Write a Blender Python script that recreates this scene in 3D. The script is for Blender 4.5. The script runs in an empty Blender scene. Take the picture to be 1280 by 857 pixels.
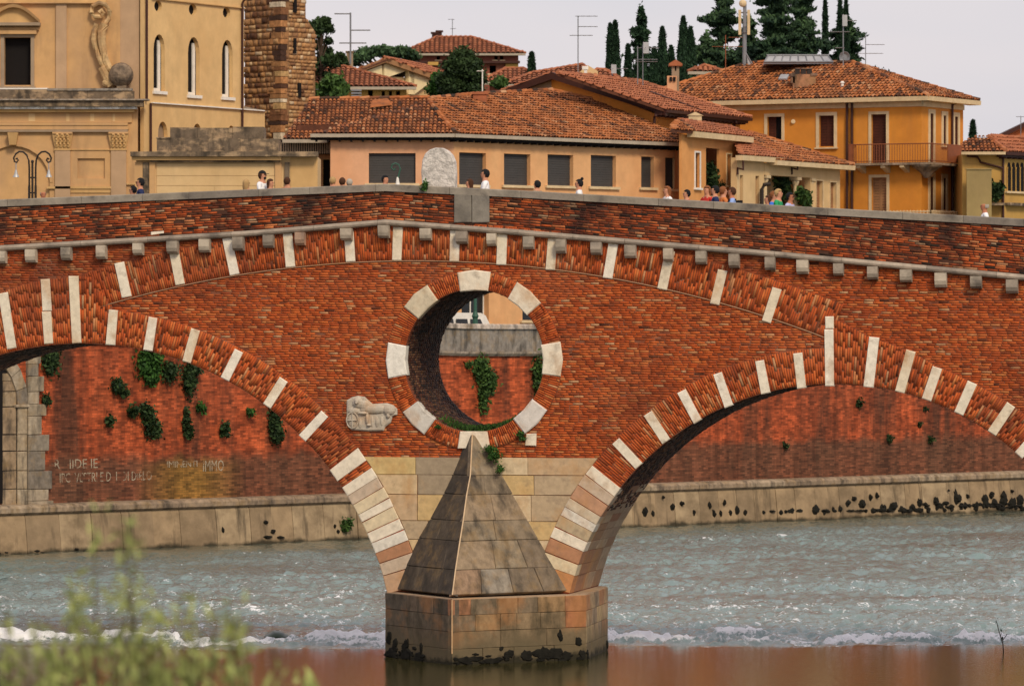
import bpy, math, random
import numpy as np
from mathutils import Vector, Matrix
from mathutils.geometry import tessellate_polygon
random.seed(7); RNG = np.random.default_rng(7)
SC = bpy.context.scene
COL = SC.collection
PI = math.pi
F, HZ, CZ = 6250.0, 412.0, 8.2          # focal length in photo pixels, horizon row, eye height

# ------------------------------------------------------------------ camera
cd = bpy.data.cameras.new('camera'); cam = bpy.data.objects.new('camera', cd); COL.objects.link(cam)
cam.location = (0, 0, CZ); cam.rotation_euler = (PI/2, 0, 0)
cd.sensor_width = 36; cd.lens = 36*F/1280; cd.shift_y = -16.5/1280
cd.clip_start = 0.5; cd.clip_end = 6000
cd.dof.use_dof = True; cd.dof.focus_distance = 124; cd.dof.aperture_fstop = 5.0
SC.camera = cam

# ------------------------------------------------------------------ world and sun (bright overcast, light from the camera side)
SUN_EL, SUN_AZ = math.radians(40), math.radians(22)     # azimuth: to the right of straight behind the camera
w = bpy.data.worlds.new('World'); SC.world = w; w.use_nodes = True
nt = w.node_tree; nt.nodes.clear()
out = nt.nodes.new('ShaderNodeOutputWorld'); bg = nt.nodes.new('ShaderNodeBackground')
sky = nt.nodes.new('ShaderNodeTexSky'); sky.sky_type = 'NISHITA'; sky.sun_disc = False
sky.sun_elevation = SUN_EL; sky.sun_rotation = PI - SUN_AZ; sky.altitude = 60; sky.air_density = 1.0; sky.dust_density = 2.0
tc = nt.nodes.new('ShaderNodeTexCoord')
nz = nt.nodes.new('ShaderNodeTexNoise'); nz.inputs['Scale'].default_value = 2.2; nz.inputs['Detail'].default_value = 5; nz.inputs['Roughness'].default_value = .5
mp = nt.nodes.new('ShaderNodeMapping'); mp.inputs['Scale'].default_value = (1, 1, 4); mp.inputs['Location'].default_value = (.3, 1.1, .2)
cr = nt.nodes.new('ShaderNodeValToRGB')
cr.color_ramp.elements[0].position = .41; cr.color_ramp.elements[0].color = (6.4, 6.4, 7.1, 1)
cr.color_ramp.elements[1].position = .60; cr.color_ramp.elements[1].color = (8.6, 7.6, 7.6, 1)
mx = nt.nodes.new('ShaderNodeMix'); mx.data_type = 'RGBA'; mx.inputs['Factor'].default_value = .86
nt.links.new(tc.outputs['Generated'], mp.inputs['Vector']); nt.links.new(mp.outputs[0], nz.inputs['Vector'])
nt.links.new(nz.outputs['Fac'], cr.inputs['Fac'])
nt.links.new(sky.outputs[0], mx.inputs['A']); nt.links.new(cr.outputs[0], mx.inputs['B'])
nt.links.new(mx.outputs['Result'], bg.inputs['Color']); bg.inputs['Strength'].default_value = .105
nt.links.new(bg.outputs[0], out.inputs['Surface'])
sd = bpy.data.lights.new('sun', 'SUN'); sun = bpy.data.objects.new('sun', sd); COL.objects.link(sun)
sd.energy = 2.3; sd.angle = math.radians(14); sd.color = (1.0, .85, .62)
sv = Vector((math.sin(SUN_AZ)*math.cos(SUN_EL), -math.cos(SUN_AZ)*math.cos(SUN_EL), math.sin(SUN_EL)))
sun.location = (40, 40, 60); sun.rotation_euler = sv.to_track_quat('Z', 'Y').to_euler()
SC.view_settings.view_transform = 'Standard'; SC.view_settings.look = 'None'
SC.view_settings.exposure = 0.0; SC.view_settings.gamma = 1.0
SC.cycles.max_bounces = 6

# ------------------------------------------------------------------ materials
def node(nt, t, **kw):
    n = nt.nodes.new(t)
    for k, v in kw.items(): setattr(n, k, v)
    return n
def mk(name, col=None, src=None, ramp=None, var=.25, vscale=3., rough=.85, bump=.3, bscale=12., stain=None, samt=.5, sscale=.8,
       sstretch=(1, 1, 1), slo=.5, shi=.7, metal=0., stain2=None, s2amt=.5, s2scale=.3, s2stretch=(1, 1, 1), s2lo=.5, s2hi=.65, bdist=.02):
    m = bpy.data.materials.new(name); m.use_nodes = True; t = m.node_tree; L = t.links
    b = t.nodes['Principled BSDF']; b.inputs['Roughness'].default_value = rough; b.inputs['Metallic'].default_value = metal
    b.inputs['Specular IOR Level'].default_value = .25
    g = node(t, 'ShaderNodeNewGeometry'); pos = g.outputs['Position']
    oi = node(t, 'ShaderNodeObjectInfo')
    if src:
        r = node(t, 'ShaderNodeValToRGB'); el = r.color_ramp.elements
        while len(el) > 1: el.remove(el[0])
        el[0].position = ramp[0][0]; el[0].color = (*ramp[0][1], 1)
        for p, c in ramp[1:]:
            e = el.new(p); e.color = (*c, 1)
        if src == 'attr':
            a = node(t, 'ShaderNodeAttribute'); a.attribute_name = 'tint'; L.new(a.outputs['Fac'], r.inputs['Fac'])
        else: L.new(oi.outputs['Random'], r.inputs['Fac'])
        cur = r.outputs['Color']
    elif col is None: cur = oi.outputs['Color']
    else:
        rgb = node(t, 'ShaderNodeRGB'); rgb.outputs[0].default_value = (*col, 1); cur = rgb.outputs[0]
    def noise(scale, stretch=(1, 1, 1), detail=5, rough_=.6):
        mpn = node(t, 'ShaderNodeMapping'); mpn.inputs['Scale'].default_value = stretch; L.new(pos, mpn.inputs['Vector'])
        n = node(t, 'ShaderNodeTexNoise'); n.inputs['Scale'].default_value = scale; n.inputs['Detail'].default_value = detail; n.inputs['Roughness'].default_value = rough_
        L.new(mpn.outputs[0], n.inputs['Vector']); return n.outputs['Fac']
    def mr(x, a, b_, c, d):
        n = node(t, 'ShaderNodeMapRange'); L.new(x, n.inputs[0])
        for i, v in zip((1, 2, 3, 4), (a, b_, c, d)): n.inputs[i].default_value = v
        return n.outputs[0]
    if var:
        v = mr(noise(vscale), .3, .7, 1-var, 1+var)
        vm = node(t, 'ShaderNodeVectorMath', operation='SCALE'); L.new(cur, vm.inputs[0]); L.new(v, vm.inputs['Scale']); cur = vm.outputs[0]
    def st(cur, c, amt, sc, ss, lo, hi):
        f = mr(noise(sc, ss, 6, .62), lo, hi, 0, amt)
        x = node(t, 'ShaderNodeMix', data_type='RGBA'); L.new(f, x.inputs['Factor']); L.new(cur, x.inputs['A']); x.inputs['B'].default_value = (*c, 1)
        return x.outputs['Result']
    if stain: cur = st(cur, stain, samt, sscale, sstretch, slo, shi)
    if stain2: cur = st(cur, stain2, s2amt, s2scale, s2stretch, s2lo, s2hi)
    L.new(cur, b.inputs['Base Color'])
    if bump:
        bn = node(t, 'ShaderNodeBump'); bn.inputs['Strength'].default_value = bump; bn.inputs['Distance'].default_value = bdist
        L.new(noise(bscale, (1, 1, 1), 6, .65), bn.inputs['Height']); L.new(bn.outputs[0], b.inputs['Normal'])
    return m
def lam(name, c, **kw):
    kw.setdefault('var', .12); kw.setdefault('bump', 0); return mk(name, c, **kw)

BR = [(0, (.05, .020, .012)), (.07, (.17, .042, .015)), (.18, (.31, .062, .017)), (.42, (.42, .074, .016)), (.62, (.49, .096, .020)), (.80, (.54, .125, .028)), (.90, (.52, .18, .055)), (1., (.50, .30, .16))]
BRP = [(0, (.016, .013, .010)), (.14, (.05, .025, .015)), (.30, (.15, .040, .016)), (.48, (.30, .058, .016)), (.68, (.46, .092, .022)), (.84, (.50, .17, .060)), (1., (.36, .27, .17))]
M = {}
M['brick'] = mk('brick_field', src='attr', ramp=BR, var=.22, vscale=9, bump=.5, bscale=30, stain=(.10, .028, .016), samt=.7, sscale=.38, sstretch=(1, 1, 1.2), slo=.50, shi=.72, stain2=(.46, .15, .06), s2amt=.38, s2scale=.5, s2stretch=(1, 1, 2.2), s2lo=.52, s2hi=.74)
M['brick1'] = mk('brick_single', src='rand', ramp=[(max(0, (a-.18)/.70), c) for a, c in BR if a >= .18 and a < .9], var=.22, vscale=9, bump=.5, bscale=30)
M['brickp'] = mk('brick_parapet', src='attr', ramp=BRP, var=.3, vscale=7, bump=.5, bscale=30, stain=(.012, .010, .011), samt=.82, sscale=.8, sstretch=(1, 1, .6), slo=.49, shi=.63)
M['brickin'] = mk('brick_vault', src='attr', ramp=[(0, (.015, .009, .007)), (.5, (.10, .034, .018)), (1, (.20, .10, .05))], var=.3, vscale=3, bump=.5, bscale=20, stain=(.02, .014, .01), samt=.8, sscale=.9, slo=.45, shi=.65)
M['mortar'] = mk('mortar', (.21, .058, .026), var=.3, vscale=6, bump=.5, bscale=40, stain=(.34, .22, .15), samt=.4, sscale=1.6)
M['mortard'] = mk('mortar_dark', (.085, .036, .022), var=.3, vscale=6, bump=.5, bscale=40, stain=(.02, .015, .012), samt=.6, sscale=1.)
M['stone'] = mk('limestone', None, var=.14, vscale=7, bump=.5, bscale=34, stain=(.20, .15, .11), samt=.45, sscale=4, slo=.55, shi=.72, stain2=(.50, .25, .08), s2amt=.5, s2scale=1.3, s2stretch=(1, 1, .7), s2lo=.52, s2hi=.68)
M['stoned'] = mk('weathered_stone', None, var=.3, vscale=5, bump=.6, bscale=22, stain=(.035, .03, .026), samt=.75, sscale=1.5, sstretch=(1.6, 1.6, .5), slo=.48, shi=.66, stain2=(.30, .19, .08), s2amt=.4, s2scale=2.1)
M['stonew'] = mk('pier_base_stone', None, var=.3, vscale=5, bump=.6, bscale=22, stain=(.04, .035, .02), samt=.7, sscale=1.3, sstretch=(1.6, 1.6, .6), slo=.48, shi=.66, stain2=(.42, .19, .07), s2amt=.55, s2scale=.8, s2lo=.5, s2hi=.62)
M['coping'] = mk('coping_stone', None, var=.25, vscale=4, bump=.5, bscale=20, stain=(.05, .045, .045), samt=.7, sscale=2.0, slo=.5, shi=.68)
M['carved'] = mk('carved_stone', (.66, .61, .56), var=.3, vscale=9, bump=1., bscale=11, bdist=.06, stain=(.25, .23, .21), samt=.7, sscale=2.2, slo=.5, shi=.66)
M['moss'] = mk('dark_moss', (.012, .011, .008), var=.5, vscale=6, rough=.95)
M['grass'] = mk('grass_blades', src='attr', ramp=[(0, (.012, .03, .006)), (1, (.05, .12, .02))], var=.2, bump=0)
M['tile'] = mk('roof_tile', src='attr', ramp=[(0, (.035, .022, .015)), (.2, (.12, .05, .026)), (.38, (.31, .098, .032)), (.65, (.43, .145, .046)), (.88, (.45, .18, .075)), (1., (.48, .28, .15))], var=.25, vscale=4, bump=.2, bscale=20, stain=(.055, .04, .028), samt=.6, sscale=.8, slo=.5, shi=.7)
M['tiler'] = mk('roof_tile_red', src='attr', ramp=[(0, (.24, .085, .045)), (.5, (.36, .12, .055)), (1., (.45, .17, .08))], var=.2, vscale=3, bump=.2, stain=(.10, .05, .04), samt=.4, sscale=.7)
M['tilebase'] = mk('roof_underlay', (.12, .045, .025), var=.3, vscale=3)
def plaster(name, c, st, amt=.5, sc=.35, stretch=(1, 1, .6), st2=(.2, .12, .07), a2=.5):
    return mk(name, c, var=.10, vscale=1.5, bump=.25, bscale=8, stain=st, samt=amt, sscale=sc, sstretch=stretch, slo=.42, shi=.68, stain2=st2, s2amt=a2, s2scale=.8, s2stretch=(1.5, 1.5, .25), s2lo=.54, s2hi=.75)
M['pl_church'] = plaster('plaster_ochre_grey', (.58, .345, .155), (.44, .28, .165), .7)
M['pl_side'] = plaster('plaster_cream', (.70, .47, .22), (.62, .37, .15), .5, a2=.2)
M['pl_gold'] = plaster('plaster_gold_trim', (.62, .39, .17), (.40, .22, .08), .6)
M['pl_pink'] = plaster('plaster_salmon', (.70, .38, .22), (.64, .29, .13), .6, a2=.2)
M['pl_peach'] = plaster('plaster_peach', (.72, .40, .19), (.68, .29, .11), .5, a2=.2)
M['pl_orange'] = plaster('plaster_orange', (.66, .26, .045), (.54, .19, .04), .6)
M['pl_taupe'] = plaster('plaster_taupe', (.48, .315, .19), (.40, .27, .17), .5, a2=.3)
M['pl_olive'] = plaster('plaster_olive', (.33, .24, .10), (.22, .16, .075), .8)
M['pl_bright'] = plaster('plaster_bright_cream', (.85, .70, .42), (.78, .58, .28), .4, a2=.1)
M['pl_warm'] = plaster('plaster_warm_orange', (.68, .32, .11), (.62, .25, .07), .5, a2=.2)
M['quoin'] = mk('quoin_stone', None, var=.35, vscale=6, bump=.6, bscale=16)
M['pl_yellow'] = plaster('plaster_ochre_yellow', (.66, .26, .038), (.56, .20, .03), .6, a2=.2)
M['pl_cream'] = plaster('plaster_pale_cream', (.66, .46, .24), (.60, .38, .16), .4, a2=.2)
M['pl_lemon'] = plaster('plaster_lemon', (.52, .31, .085), (.42, .24, .07), .5)
M['pl_grey'] = plaster('plaster_grey', (.34, .25, .17), (.2, .14, .1), .6)
M['pl_salmon'] = plaster('plaster_bright_salmon', (.70, .20, .07), (.60, .18, .07), .4)
M['pl_brick'] = plaster('brick_red_far', (.22, .065, .04), (.17, .06, .04), .4)
M['trim'] = lam('trim_cream', (.66, .50, .30), stain=(.45, .3, .15), samt=.4, sscale=2)
M['white'] = lam('white_paint', (.78, .74, .68))
M['shut'] = mk('shutter_brown', (.075, .022, .012), var=.25, vscale=2, bump=0)
M['shutp'] = mk('shutter_pale', (.33, .17, .08), var=.2, vscale=2, bump=0)
M['blind'] = mk('blind_grey', (.060, .056, .055), var=.10, vscale=2, bump=0, rough=.6)
M['dark'] = lam('dark_interior', (.008, .006, .006))
M['glass'] = lam('window_glass', (.02, .022, .025), rough=.08)
M['pipe'] = lam('downpipe_brown', (.055, .018, .012), rough=.5)
M['iron'] = lam('wrought_iron', (.03, .022, .018), rough=.5)
M['rust'] = lam('railing_rust', (.24, .075, .03), rough=.6)
M['gutter'] = lam('gutter_pale', (.45, .38, .30), rough=.6)
M['grey'] = lam('metal_grey', (.25, .25, .26), rough=.4, metal=.5)
M['aluminium'] = lam('aluminium', (.42, .42, .43), rough=.45, metal=.3)
M['trunk'] = mk('bark', (.07, .045, .03), var=.3, vscale=4)
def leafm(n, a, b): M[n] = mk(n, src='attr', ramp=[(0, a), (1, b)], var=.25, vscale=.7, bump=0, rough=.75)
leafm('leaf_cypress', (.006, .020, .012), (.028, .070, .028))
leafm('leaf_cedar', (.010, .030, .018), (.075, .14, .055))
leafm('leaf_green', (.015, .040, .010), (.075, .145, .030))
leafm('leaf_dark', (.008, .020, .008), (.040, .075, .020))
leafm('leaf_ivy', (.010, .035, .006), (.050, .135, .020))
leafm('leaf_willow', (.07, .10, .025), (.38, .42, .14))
M['skin'] = lam('skin', (.55, .26, .16)); M['skin_tan'] = lam('skin_tanned', (.45, .18, .10))
for n, c in dict(black=(.012, .012, .014), brown=(.07, .03, .015), blond=(.42, .27, .12), grey=(.4, .36, .3), ginger=(.22, .08, .03), navy=(.02, .03, .09), wshirt=(.82, .82, .84),
                 lblue=(.30, .42, .75), blue=(.05, .16, .60), green=(.03, .33, .13), red=(.5, .04, .03), denim=(.06, .09, .18), khaki=(.28, .22, .14), orange=(.6, .2, .06), lilac=(.45, .45, .7)).items():
    M['c_'+n] = lam('cloth_'+n, c, rough=.9)

# ------------------------------------------------------------------ object helpers
WM = {}
def tag(o, label=None, cat=None, group=None, kind=None):
    if label: o['label'] = label
    if cat: o['category'] = cat
    if group: o['group'] = group
    if kind: o['kind'] = kind
    return o
def empty(name, loc, label, cat, group=None, rz=0.):
    o = bpy.data.objects.new(name, None); COL.objects.link(o); o.location = loc; o.rotation_euler = (0, 0, rz); o.empty_display_size = .3
    WM[o] = Matrix.Translation(Vector(loc)) @ Matrix.Rotation(rz, 4, 'Z')
    return tag(o, label, cat, group)
def link(name, me, parent=None, Mw=None, color=None):
    """Mw: world matrix of the new object (no scale lost)."""
    o = bpy.data.objects.new(name, me); COL.objects.link(o)
    Mw = Mw or Matrix.Identity(4); WM[o] = Mw
    if parent is not None:
        o.parent = parent; o.matrix_basis = WM[parent].inverted() @ Mw
    else: o.matrix_basis = Mw
    if color: o.color = (*color, 1)
    return o
def mesh_np(name, V, Q, mats, tint=None, smooth=False, midx=None):
    V = np.asarray(V, dtype=np.float32).reshape(-1, 3); me = bpy.data.meshes.new(name)
    Q = np.asarray(Q, dtype=np.int32); n, k = Q.shape
    me.vertices.add(len(V)); me.vertices.foreach_set('co', V.ravel())
    me.loops.add(n*k); me.loops.foreach_set('vertex_index', Q.ravel())
    me.polygons.add(n); me.polygons.foreach_set('loop_start', np.arange(0, n*k, k, dtype=np.int32))
    if smooth: me.polygons.foreach_set('use_smooth', np.ones(n, dtype=bool))
    for m in (mats if isinstance(mats, (list, tuple)) else [mats]): me.materials.append(m)
    if midx is not None: me.polygons.foreach_set('material_index', np.asarray(midx, dtype=np.int32))
    me.update(calc_edges=True); me.validate()
    if tint is not None:
        a = me.attributes.new('tint', 'FLOAT', 'FACE'); a.data.foreach_set('value', np.asarray(tint, dtype=np.float32))
    return me
class MB:
    """collects faces; build() links them as ONE mesh object with its origin at its own foot"""
    def __init__(s): s.v = []; s.f = []; s.t = []
    def face(s, pts, t=.5):
        i = len(s.v); s.v += [tuple(p) for p in pts]; s.f.append(tuple(range(i, i+len(pts)))); s.t.append(t)
    def add(s, vs, fs, t=.5):
        i = len(s.v); s.v += [tuple(p) for p in vs]
        for f in fs: s.f.append(tuple(i+k for k in f)); s.t.append(t)
    def hexa(s, a, t=.5):   # 8 points: lower ring 0-3, upper ring 4-7
        s.add(a, [(3, 2, 1, 0), (4, 5, 6, 7), (0, 1, 5, 4), (1, 2, 6, 5), (2, 3, 7, 6), (3, 0, 4, 7)], t)
    def box(s, x0, x1, y0, y1, z0, z1, t=.5):
        s.hexa([(x0, y0, z0), (x1, y0, z0), (x1, y1, z0), (x0, y1, z0), (x0, y0, z1), (x1, y0, z1), (x1, y1, z1), (x0, y1, z1)], t)
    def prism(s, poly, vec, t=.5, capb=True):   # poly 3D points, extruded by vec
        n = len(poly); v = Vector(vec); p = [Vector(q) for q in poly]
        s.add(p+[q+v for q in p], [tuple(range(n))]+([tuple(range(2*n-1, n-1, -1))] if capb else [])+[(i, i+n, (i+1) % n+n, (i+1) % n) for i in range(n)], t)
    def tube(s, pts, r, n=6, t=.5, r2=None):
        pts = [Vector(p) for p in pts]; rings = []
        for i, p in enumerate(pts):
            d = (pts[min(i+1, len(pts)-1)]-pts[max(i-1, 0)]).normalized()
            a = d.orthogonal().normalized() if abs(d.z) < .95 else Vector((1, 0, 0))
            if abs(d.z) < .95: a = d.cross(Vector((0, 0, 1))).normalized()
            b = d.cross(a).normalized()
            rr = r if r2 is None else r+(r2-r)*i/(len(pts)-1)
            rings.append([p+a*math.cos(2*PI*k/n)*rr+b*math.sin(2*PI*k/n)*rr for k in range(n)])
        i0 = len(s.v)
        for R_ in rings: s.v += [tuple(q) for q in R_]
        for i in range(len(pts)-1):
            for k in range(n):
                s.f.append((i0+i*n+k, i0+i*n+(k+1) % n, i0+(i+1)*n+(k+1) % n, i0+(i+1)*n+k)); s.t.append(t)
        s.f.append(tuple(i0+k for k in range(n))[::-1]); s.t.append(t)
        s.f.append(tuple(i0+(len(pts)-1)*n+k for k in range(n))); s.t.append(t)
    def lathe(s, prof, c, n=12, t=.5, ax=(1, 1)):
        i0 = len(s.v)
        for r, z in prof:
            for k in range(n): s.v.append((c[0]+r*ax[0]*math.cos(2*PI*k/n), c[1]+r*ax[1]*math.sin(2*PI*k/n), c[2]+z))
        for i in range(len(prof)-1):
            for k in range(n): s.f.append((i0+i*n+k, i0+i*n+(k+1) % n, i0+(i+1)*n+(k+1) % n, i0+(i+1)*n+k)); s.t.append(t)
        s.f.append(tuple(i0+k for k in range(n))[::-1]); s.t.append(t)
        s.f.append(tuple(i0+(len(prof)-1)*n+k for k in range(n))); s.t.append(t)
    def ball(s, c, r, n=12, m=8, noise=0, t=.5, sc=(1, 1, 1)):
        i0 = len(s.v); c = Vector(c)
        for j in range(m+1):
            th = PI*j/m
            for k in range(n):
                rr = r*(1+noise*random.uniform(-1, 1))
                s.v.append((c.x+rr*sc[0]*math.sin(th)*math.cos(2*PI*k/n), c.y+rr*sc[1]*math.sin(th)*math.sin(2*PI*k/n), c.z+rr*sc[2]*math.cos(th)))
        for j in range(m):
            for k in range(n): s.f.append((i0+j*n+k, i0+(j+1)*n+k, i0+(j+1)*n+(k+1) % n, i0+j*n+(k+1) % n)); s.t.append(t)
    def build(s, name, mat, parent=None, color=None, smooth=False, local=False):
        """vertices in world space (local=True: in the parent's space)"""
        v = np.array(s.v, dtype=float)
        lo, hi = v.min(0), v.max(0); c = Vector(((lo[0]+hi[0])/2, (lo[1]+hi[1])/2, lo[2]))
        me = bpy.data.meshes.new(name); me.from_pydata((v-np.array(c)).tolist(), [], s.f)
        for m in (mat if isinstance(mat, (list, tuple)) else [mat]): me.materials.append(m)
        if smooth: me.polygons.foreach_set('use_smooth', [True]*len(me.polygons))
        a = me.attributes.new('tint', 'FLOAT', 'FACE'); a.data.foreach_set('value', s.t)
        me.update()
        T = Matrix.Translation(c)
        return link(name, me, parent, (WM[parent] @ T) if (local and parent is not None) else T, color)

# ------------------------------------------------------------------ photo geometry helpers: rays of the real camera on real planes
def W(px, py, Y): return Vector(((px-640)/F*Y, Y, CZ-(py-HZ)/F*Y))
def P2(px, Y): return ((px-640)/F*Y, Y)
class Pl:
    """a vertical wall plane through plan points A (left) and B (right)"""
    def __init__(s, A, B):
        s.A = Vector(A); s.B = Vector(B); s.e = (s.B-s.A).normalized(); s.n = Vector((s.e.y, -s.e.x)); s.len = (s.B-s.A).length
    def hit(s, px, py, off=0.):
        a = (px-640)/F; Y = (off+s.A.dot(s.n))/(a*s.n.x+s.n.y)
        return Vector((Y*a, Y, CZ-(py-HZ)/F*Y))
    def uz(s, px, py, off=0.):
        p = s.hit(px, py, off); return ((p.xy-s.A).dot(s.e), p.z)
    def u(s, px): return s.uz(px, 200)[0]
    def z(s, px, py): return s.hit(px, py).z
    def pt(s, u, z, off=0.):
        q = s.A+s.e*u+s.n*off; return Vector((q.x, q.y, z))
    def rect(s, x0, y0, x1, y1):
        xm = (x0+x1)/2; z1 = s.z(xm, y0); z0 = s.z(xm, y1)
        return (s.u(x0), z0, s.u(x1), z1)
    def box(s, mb, u0, z0, u1, z1, o0, o1, t=.5):      # o0 inner offset, o1 outer offset
        mb.hexa([s.pt(u0, z0, o1), s.pt(u1, z0, o1), s.pt(u1, z0, o0), s.pt(u0, z0, o0), s.pt(u0, z1, o1), s.pt(u1, z1, o1), s.pt(u1, z1, o0), s.pt(u0, z1, o0)], t)
def rpoly(r): return [(r[0], r[1]), (r[2], r[1]), (r[2], r[3]), (r[0], r[3])]
def archpoly(r, n=8, pointed=False):
    u0, z0, u1, z1 = r; R_ = (u1-u0)/2; c = (u0+u1)/2; zz = z1-R_*(1.5 if pointed else 1)
    out_ = [(u0, z0), (u1, z0)]
    for k in range(n+1):
        a = PI*k/n; out_.append((c+R_*math.cos(a), zz+R_*(1.5 if pointed else 1)*math.sin(a)))
    return out_
def ovalpoly(r, n=12):
    u0, z0, u1, z1 = r; return [((u0+u1)/2+(u1-u0)/2*math.cos(2*PI*k/n), (z0+z1)/2+(z1-z0)/2*math.sin(2*PI*k/n)) for k in range(n)]
def facade(name, pl, outline, holes, mat, parent, thick=.4, off=0., color=None):
    mb = MB(); loops = [[Vector((u, z, 0)) for u, z in outline]]+[[Vector((u, z, 0)) for u, z in h] for h in holes]
    flat = [p for l in loops for p in l]
    vs = [pl.pt(p.x, p.y, off) for p in flat]; n = len(vs)
    tr = []
    for f in tessellate_polygon(loops):
        a, b, c = (flat[i] for i in f)
        tr.append(tuple(f) if (b-a).cross(c-a).z > 0 else tuple(f)[::-1])
    side = []; i0 = 0
    for l in loops:
        m = len(l); side += [(i0+i, i0+(i+1) % m, n+i0+(i+1) % m, n+i0+i) for i in range(m)]; i0 += m
    mb.add(vs+[pl.pt(p.x, p.y, off-thick) for p in flat], tr+side)
    return mb.build(name, mat, parent, color)
def inside(P, poly):
    P = np.asarray(P); x, y = P[:, 0], P[:, 1]; r = np.zeros(len(P), bool); n = len(poly)
    for i in range(n):
        x0, y0 = poly[i]; x1, y1 = poly[(i+1) % n]
        if y0 == y1: continue
        c = ((y0 > y) != (y1 > y)) & (x < (x1-x0)*(y-y0)/(y1-y0)+x0); r ^= c
    return r


def tide(m, z0, z1, col, amp=.5, nscale=1.6):
    """algae and wet line creeping up from the water, ragged upper edge"""
    t = m.node_tree; L = t.links; b = t.nodes['Principled BSDF']; src = b.inputs['Base Color'].links[0].from_socket
    g = node(t, 'ShaderNodeNewGeometry'); s = node(t, 'ShaderNodeSeparateXYZ'); L.new(g.outputs['Position'], s.inputs[0])
    n = node(t, 'ShaderNodeTexNoise'); n.inputs['Scale'].default_value = nscale; n.inputs['Detail'].default_value = 8; n.inputs['Roughness'].default_value = .7; L.new(g.outputs['Position'], n.inputs['Vector'])
    a = node(t, 'ShaderNodeMath', operation='MULTIPLY_ADD'); L.new(n.outputs['Fac'], a.inputs[0]); a.inputs[1].default_value = -amp*2; L.new(s.outputs['Z'], a.inputs[2])
    r = node(t, 'ShaderNodeMapRange'); L.new(a.outputs[0], r.inputs[0])
    for i, v in zip((1, 2, 3, 4), (z0-amp, z1-amp, .92, 0)): r.inputs[i].default_value = v
    x = node(t, 'ShaderNodeMix', data_type='RGBA'); L.new(r.outputs[0], x.inputs['Factor']); L.new(src, x.inputs['A']); x.inputs['B'].default_value = (*col, 1); L.new(x.outputs['Result'], b.inputs['Base Color'])
tide(M['stonew'], .35, .95, (.135, .105, .06), .45, 1.4)
tide(M['stonew'], .06, .20, (.020, .018, .010), .35, 2.4)
# ================================================================== THE BRIDGE (local frame: x along the face, y into the bridge, z up)
TH = math.atan(1260/6250.); O = Vector((-.64, 125., 0.)); E_ = Vector((math.cos(TH), -math.sin(TH))); N_ = Vector((math.sin(TH), math.cos(TH)))
BW = 4.0
def B2(px, py, d=0.):
    a = (px-640)/F; Y = (d+O.x*N_.x+O.y*N_.y)/(a*N_.x+N_.y); p = Vector((Y*a, Y))
    return ((p-O.xy).dot(E_), CZ-(py-HZ)/F*Y)
bridge = empty('arch_bridge', O, 'red brick medieval bridge with white voussoirs, round eye opening and pointed cutwater pier', 'bridge', rz=-TH)
WM[bridge] = Matrix.Translation(O) @ Matrix.Rotation(-TH, 4, 'Z')
def BW_(u, y, z): return WM[bridge] @ Vector((u, y, z))
def fit(pts):
    A = np.array([[2*u, 2*z, 1] for u, z in pts]); b = np.array([u*u+z*z for u, z in pts])
    s = np.linalg.lstsq(A, b, rcond=None)[0]; return s[0], s[1], math.sqrt(s[2]+s[0]**2+s[1]**2)
CL = fit([B2(*p) for p in [(102, 429), (187, 438), (231, 453), (281, 474), (333, 508), (380, 549), (420, 595), (441, 628), (459, 663), (470, 688), (481, 730)]])
CR = fit([B2(*p) for p in [(1040, 482), (1098, 484), (1141, 491), (1200, 517), (1240, 542), (1280, 576), (960, 491), (912, 507), (873, 526), (834, 550), (800, 582), (772, 611), (745, 655), (728, 690), (716, 730)]])
CB = fit([B2(*p) for p in [(165, 371), (230, 356), (300, 344), (369, 334), (444, 327), (504, 326), (575, 327), (635, 331), (697, 337), (772, 348), (841, 361), (910, 381), (977, 403)]])
CO = fit([B2(593+88*math.cos(a), 450.5-88*math.sin(a)) for a in np.linspace(0, 6, 14)])
RT = .90; ORT = .46; BT = .93
print('circles', CL, CR, CB, CO)
def pol(C, u, z): return math.atan2(z-C[1], u-C[0]), math.hypot(u-C[0], z-C[1])
def cp(C, a, r): return (C[0]+r*math.cos(a), C[1]+r*math.sin(a))
ZB = B2(481, 740)[1]     # top of the pier base
def spring(C, side):     # angle at which the arch meets the base top
    a = math.asin((ZB-C[1])/C[2]); return a if side > 0 else PI-a
aL = spring(CL, 1); aLl = spring(CL, -1); aR = spring(CR, -1); aRr = spring(CR, 1)
# outer edge of the thick parts of the rings
tabL = sorted([pol(CL, *B2(*p)) for p in [(140, 387), (118, 346), (102, 345), (50, 350), (0, 365), (-70, 395), (-140, 440)]])
tabL = [(aL-.1, CL[2]+RT)]+tabL+[(aLl+.1, CL[2]+RT)]
xj = 1036
aRj = pol(CR, *B2(xj, 482))[0]
tabR = sorted([pol(CR, *B2(*p)) for p in [(1036, 395), (1087, 421), (1133, 437), (1172, 457), (1214, 477), (1263, 504)]])
tabR = [(aRr-.1, CR[2]+.84)]+tabR
def rout(tab, a): return float(np.interp(a, [t[0] for t in tab], [t[1] for t in tab]))
aLj = pol(CL, *B2(97, 400))[0]
def coping_top(u):   # deck side profile of the parapet: (u, z) polyline
    return float(np.interp(u, cu, cz))
cpts = [(-700, 290), (-420, 273), (0, 249.5), (164, 243), (320, 236.5), (482, 230), (640, 237.5), (800, 246.5), (960, 255.7), (1120, 264.7), (1280, 273.5), (1500, 286), (1800, 303)]
cu, cz = zip(*[B2(*p) for p in cpts])
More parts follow.
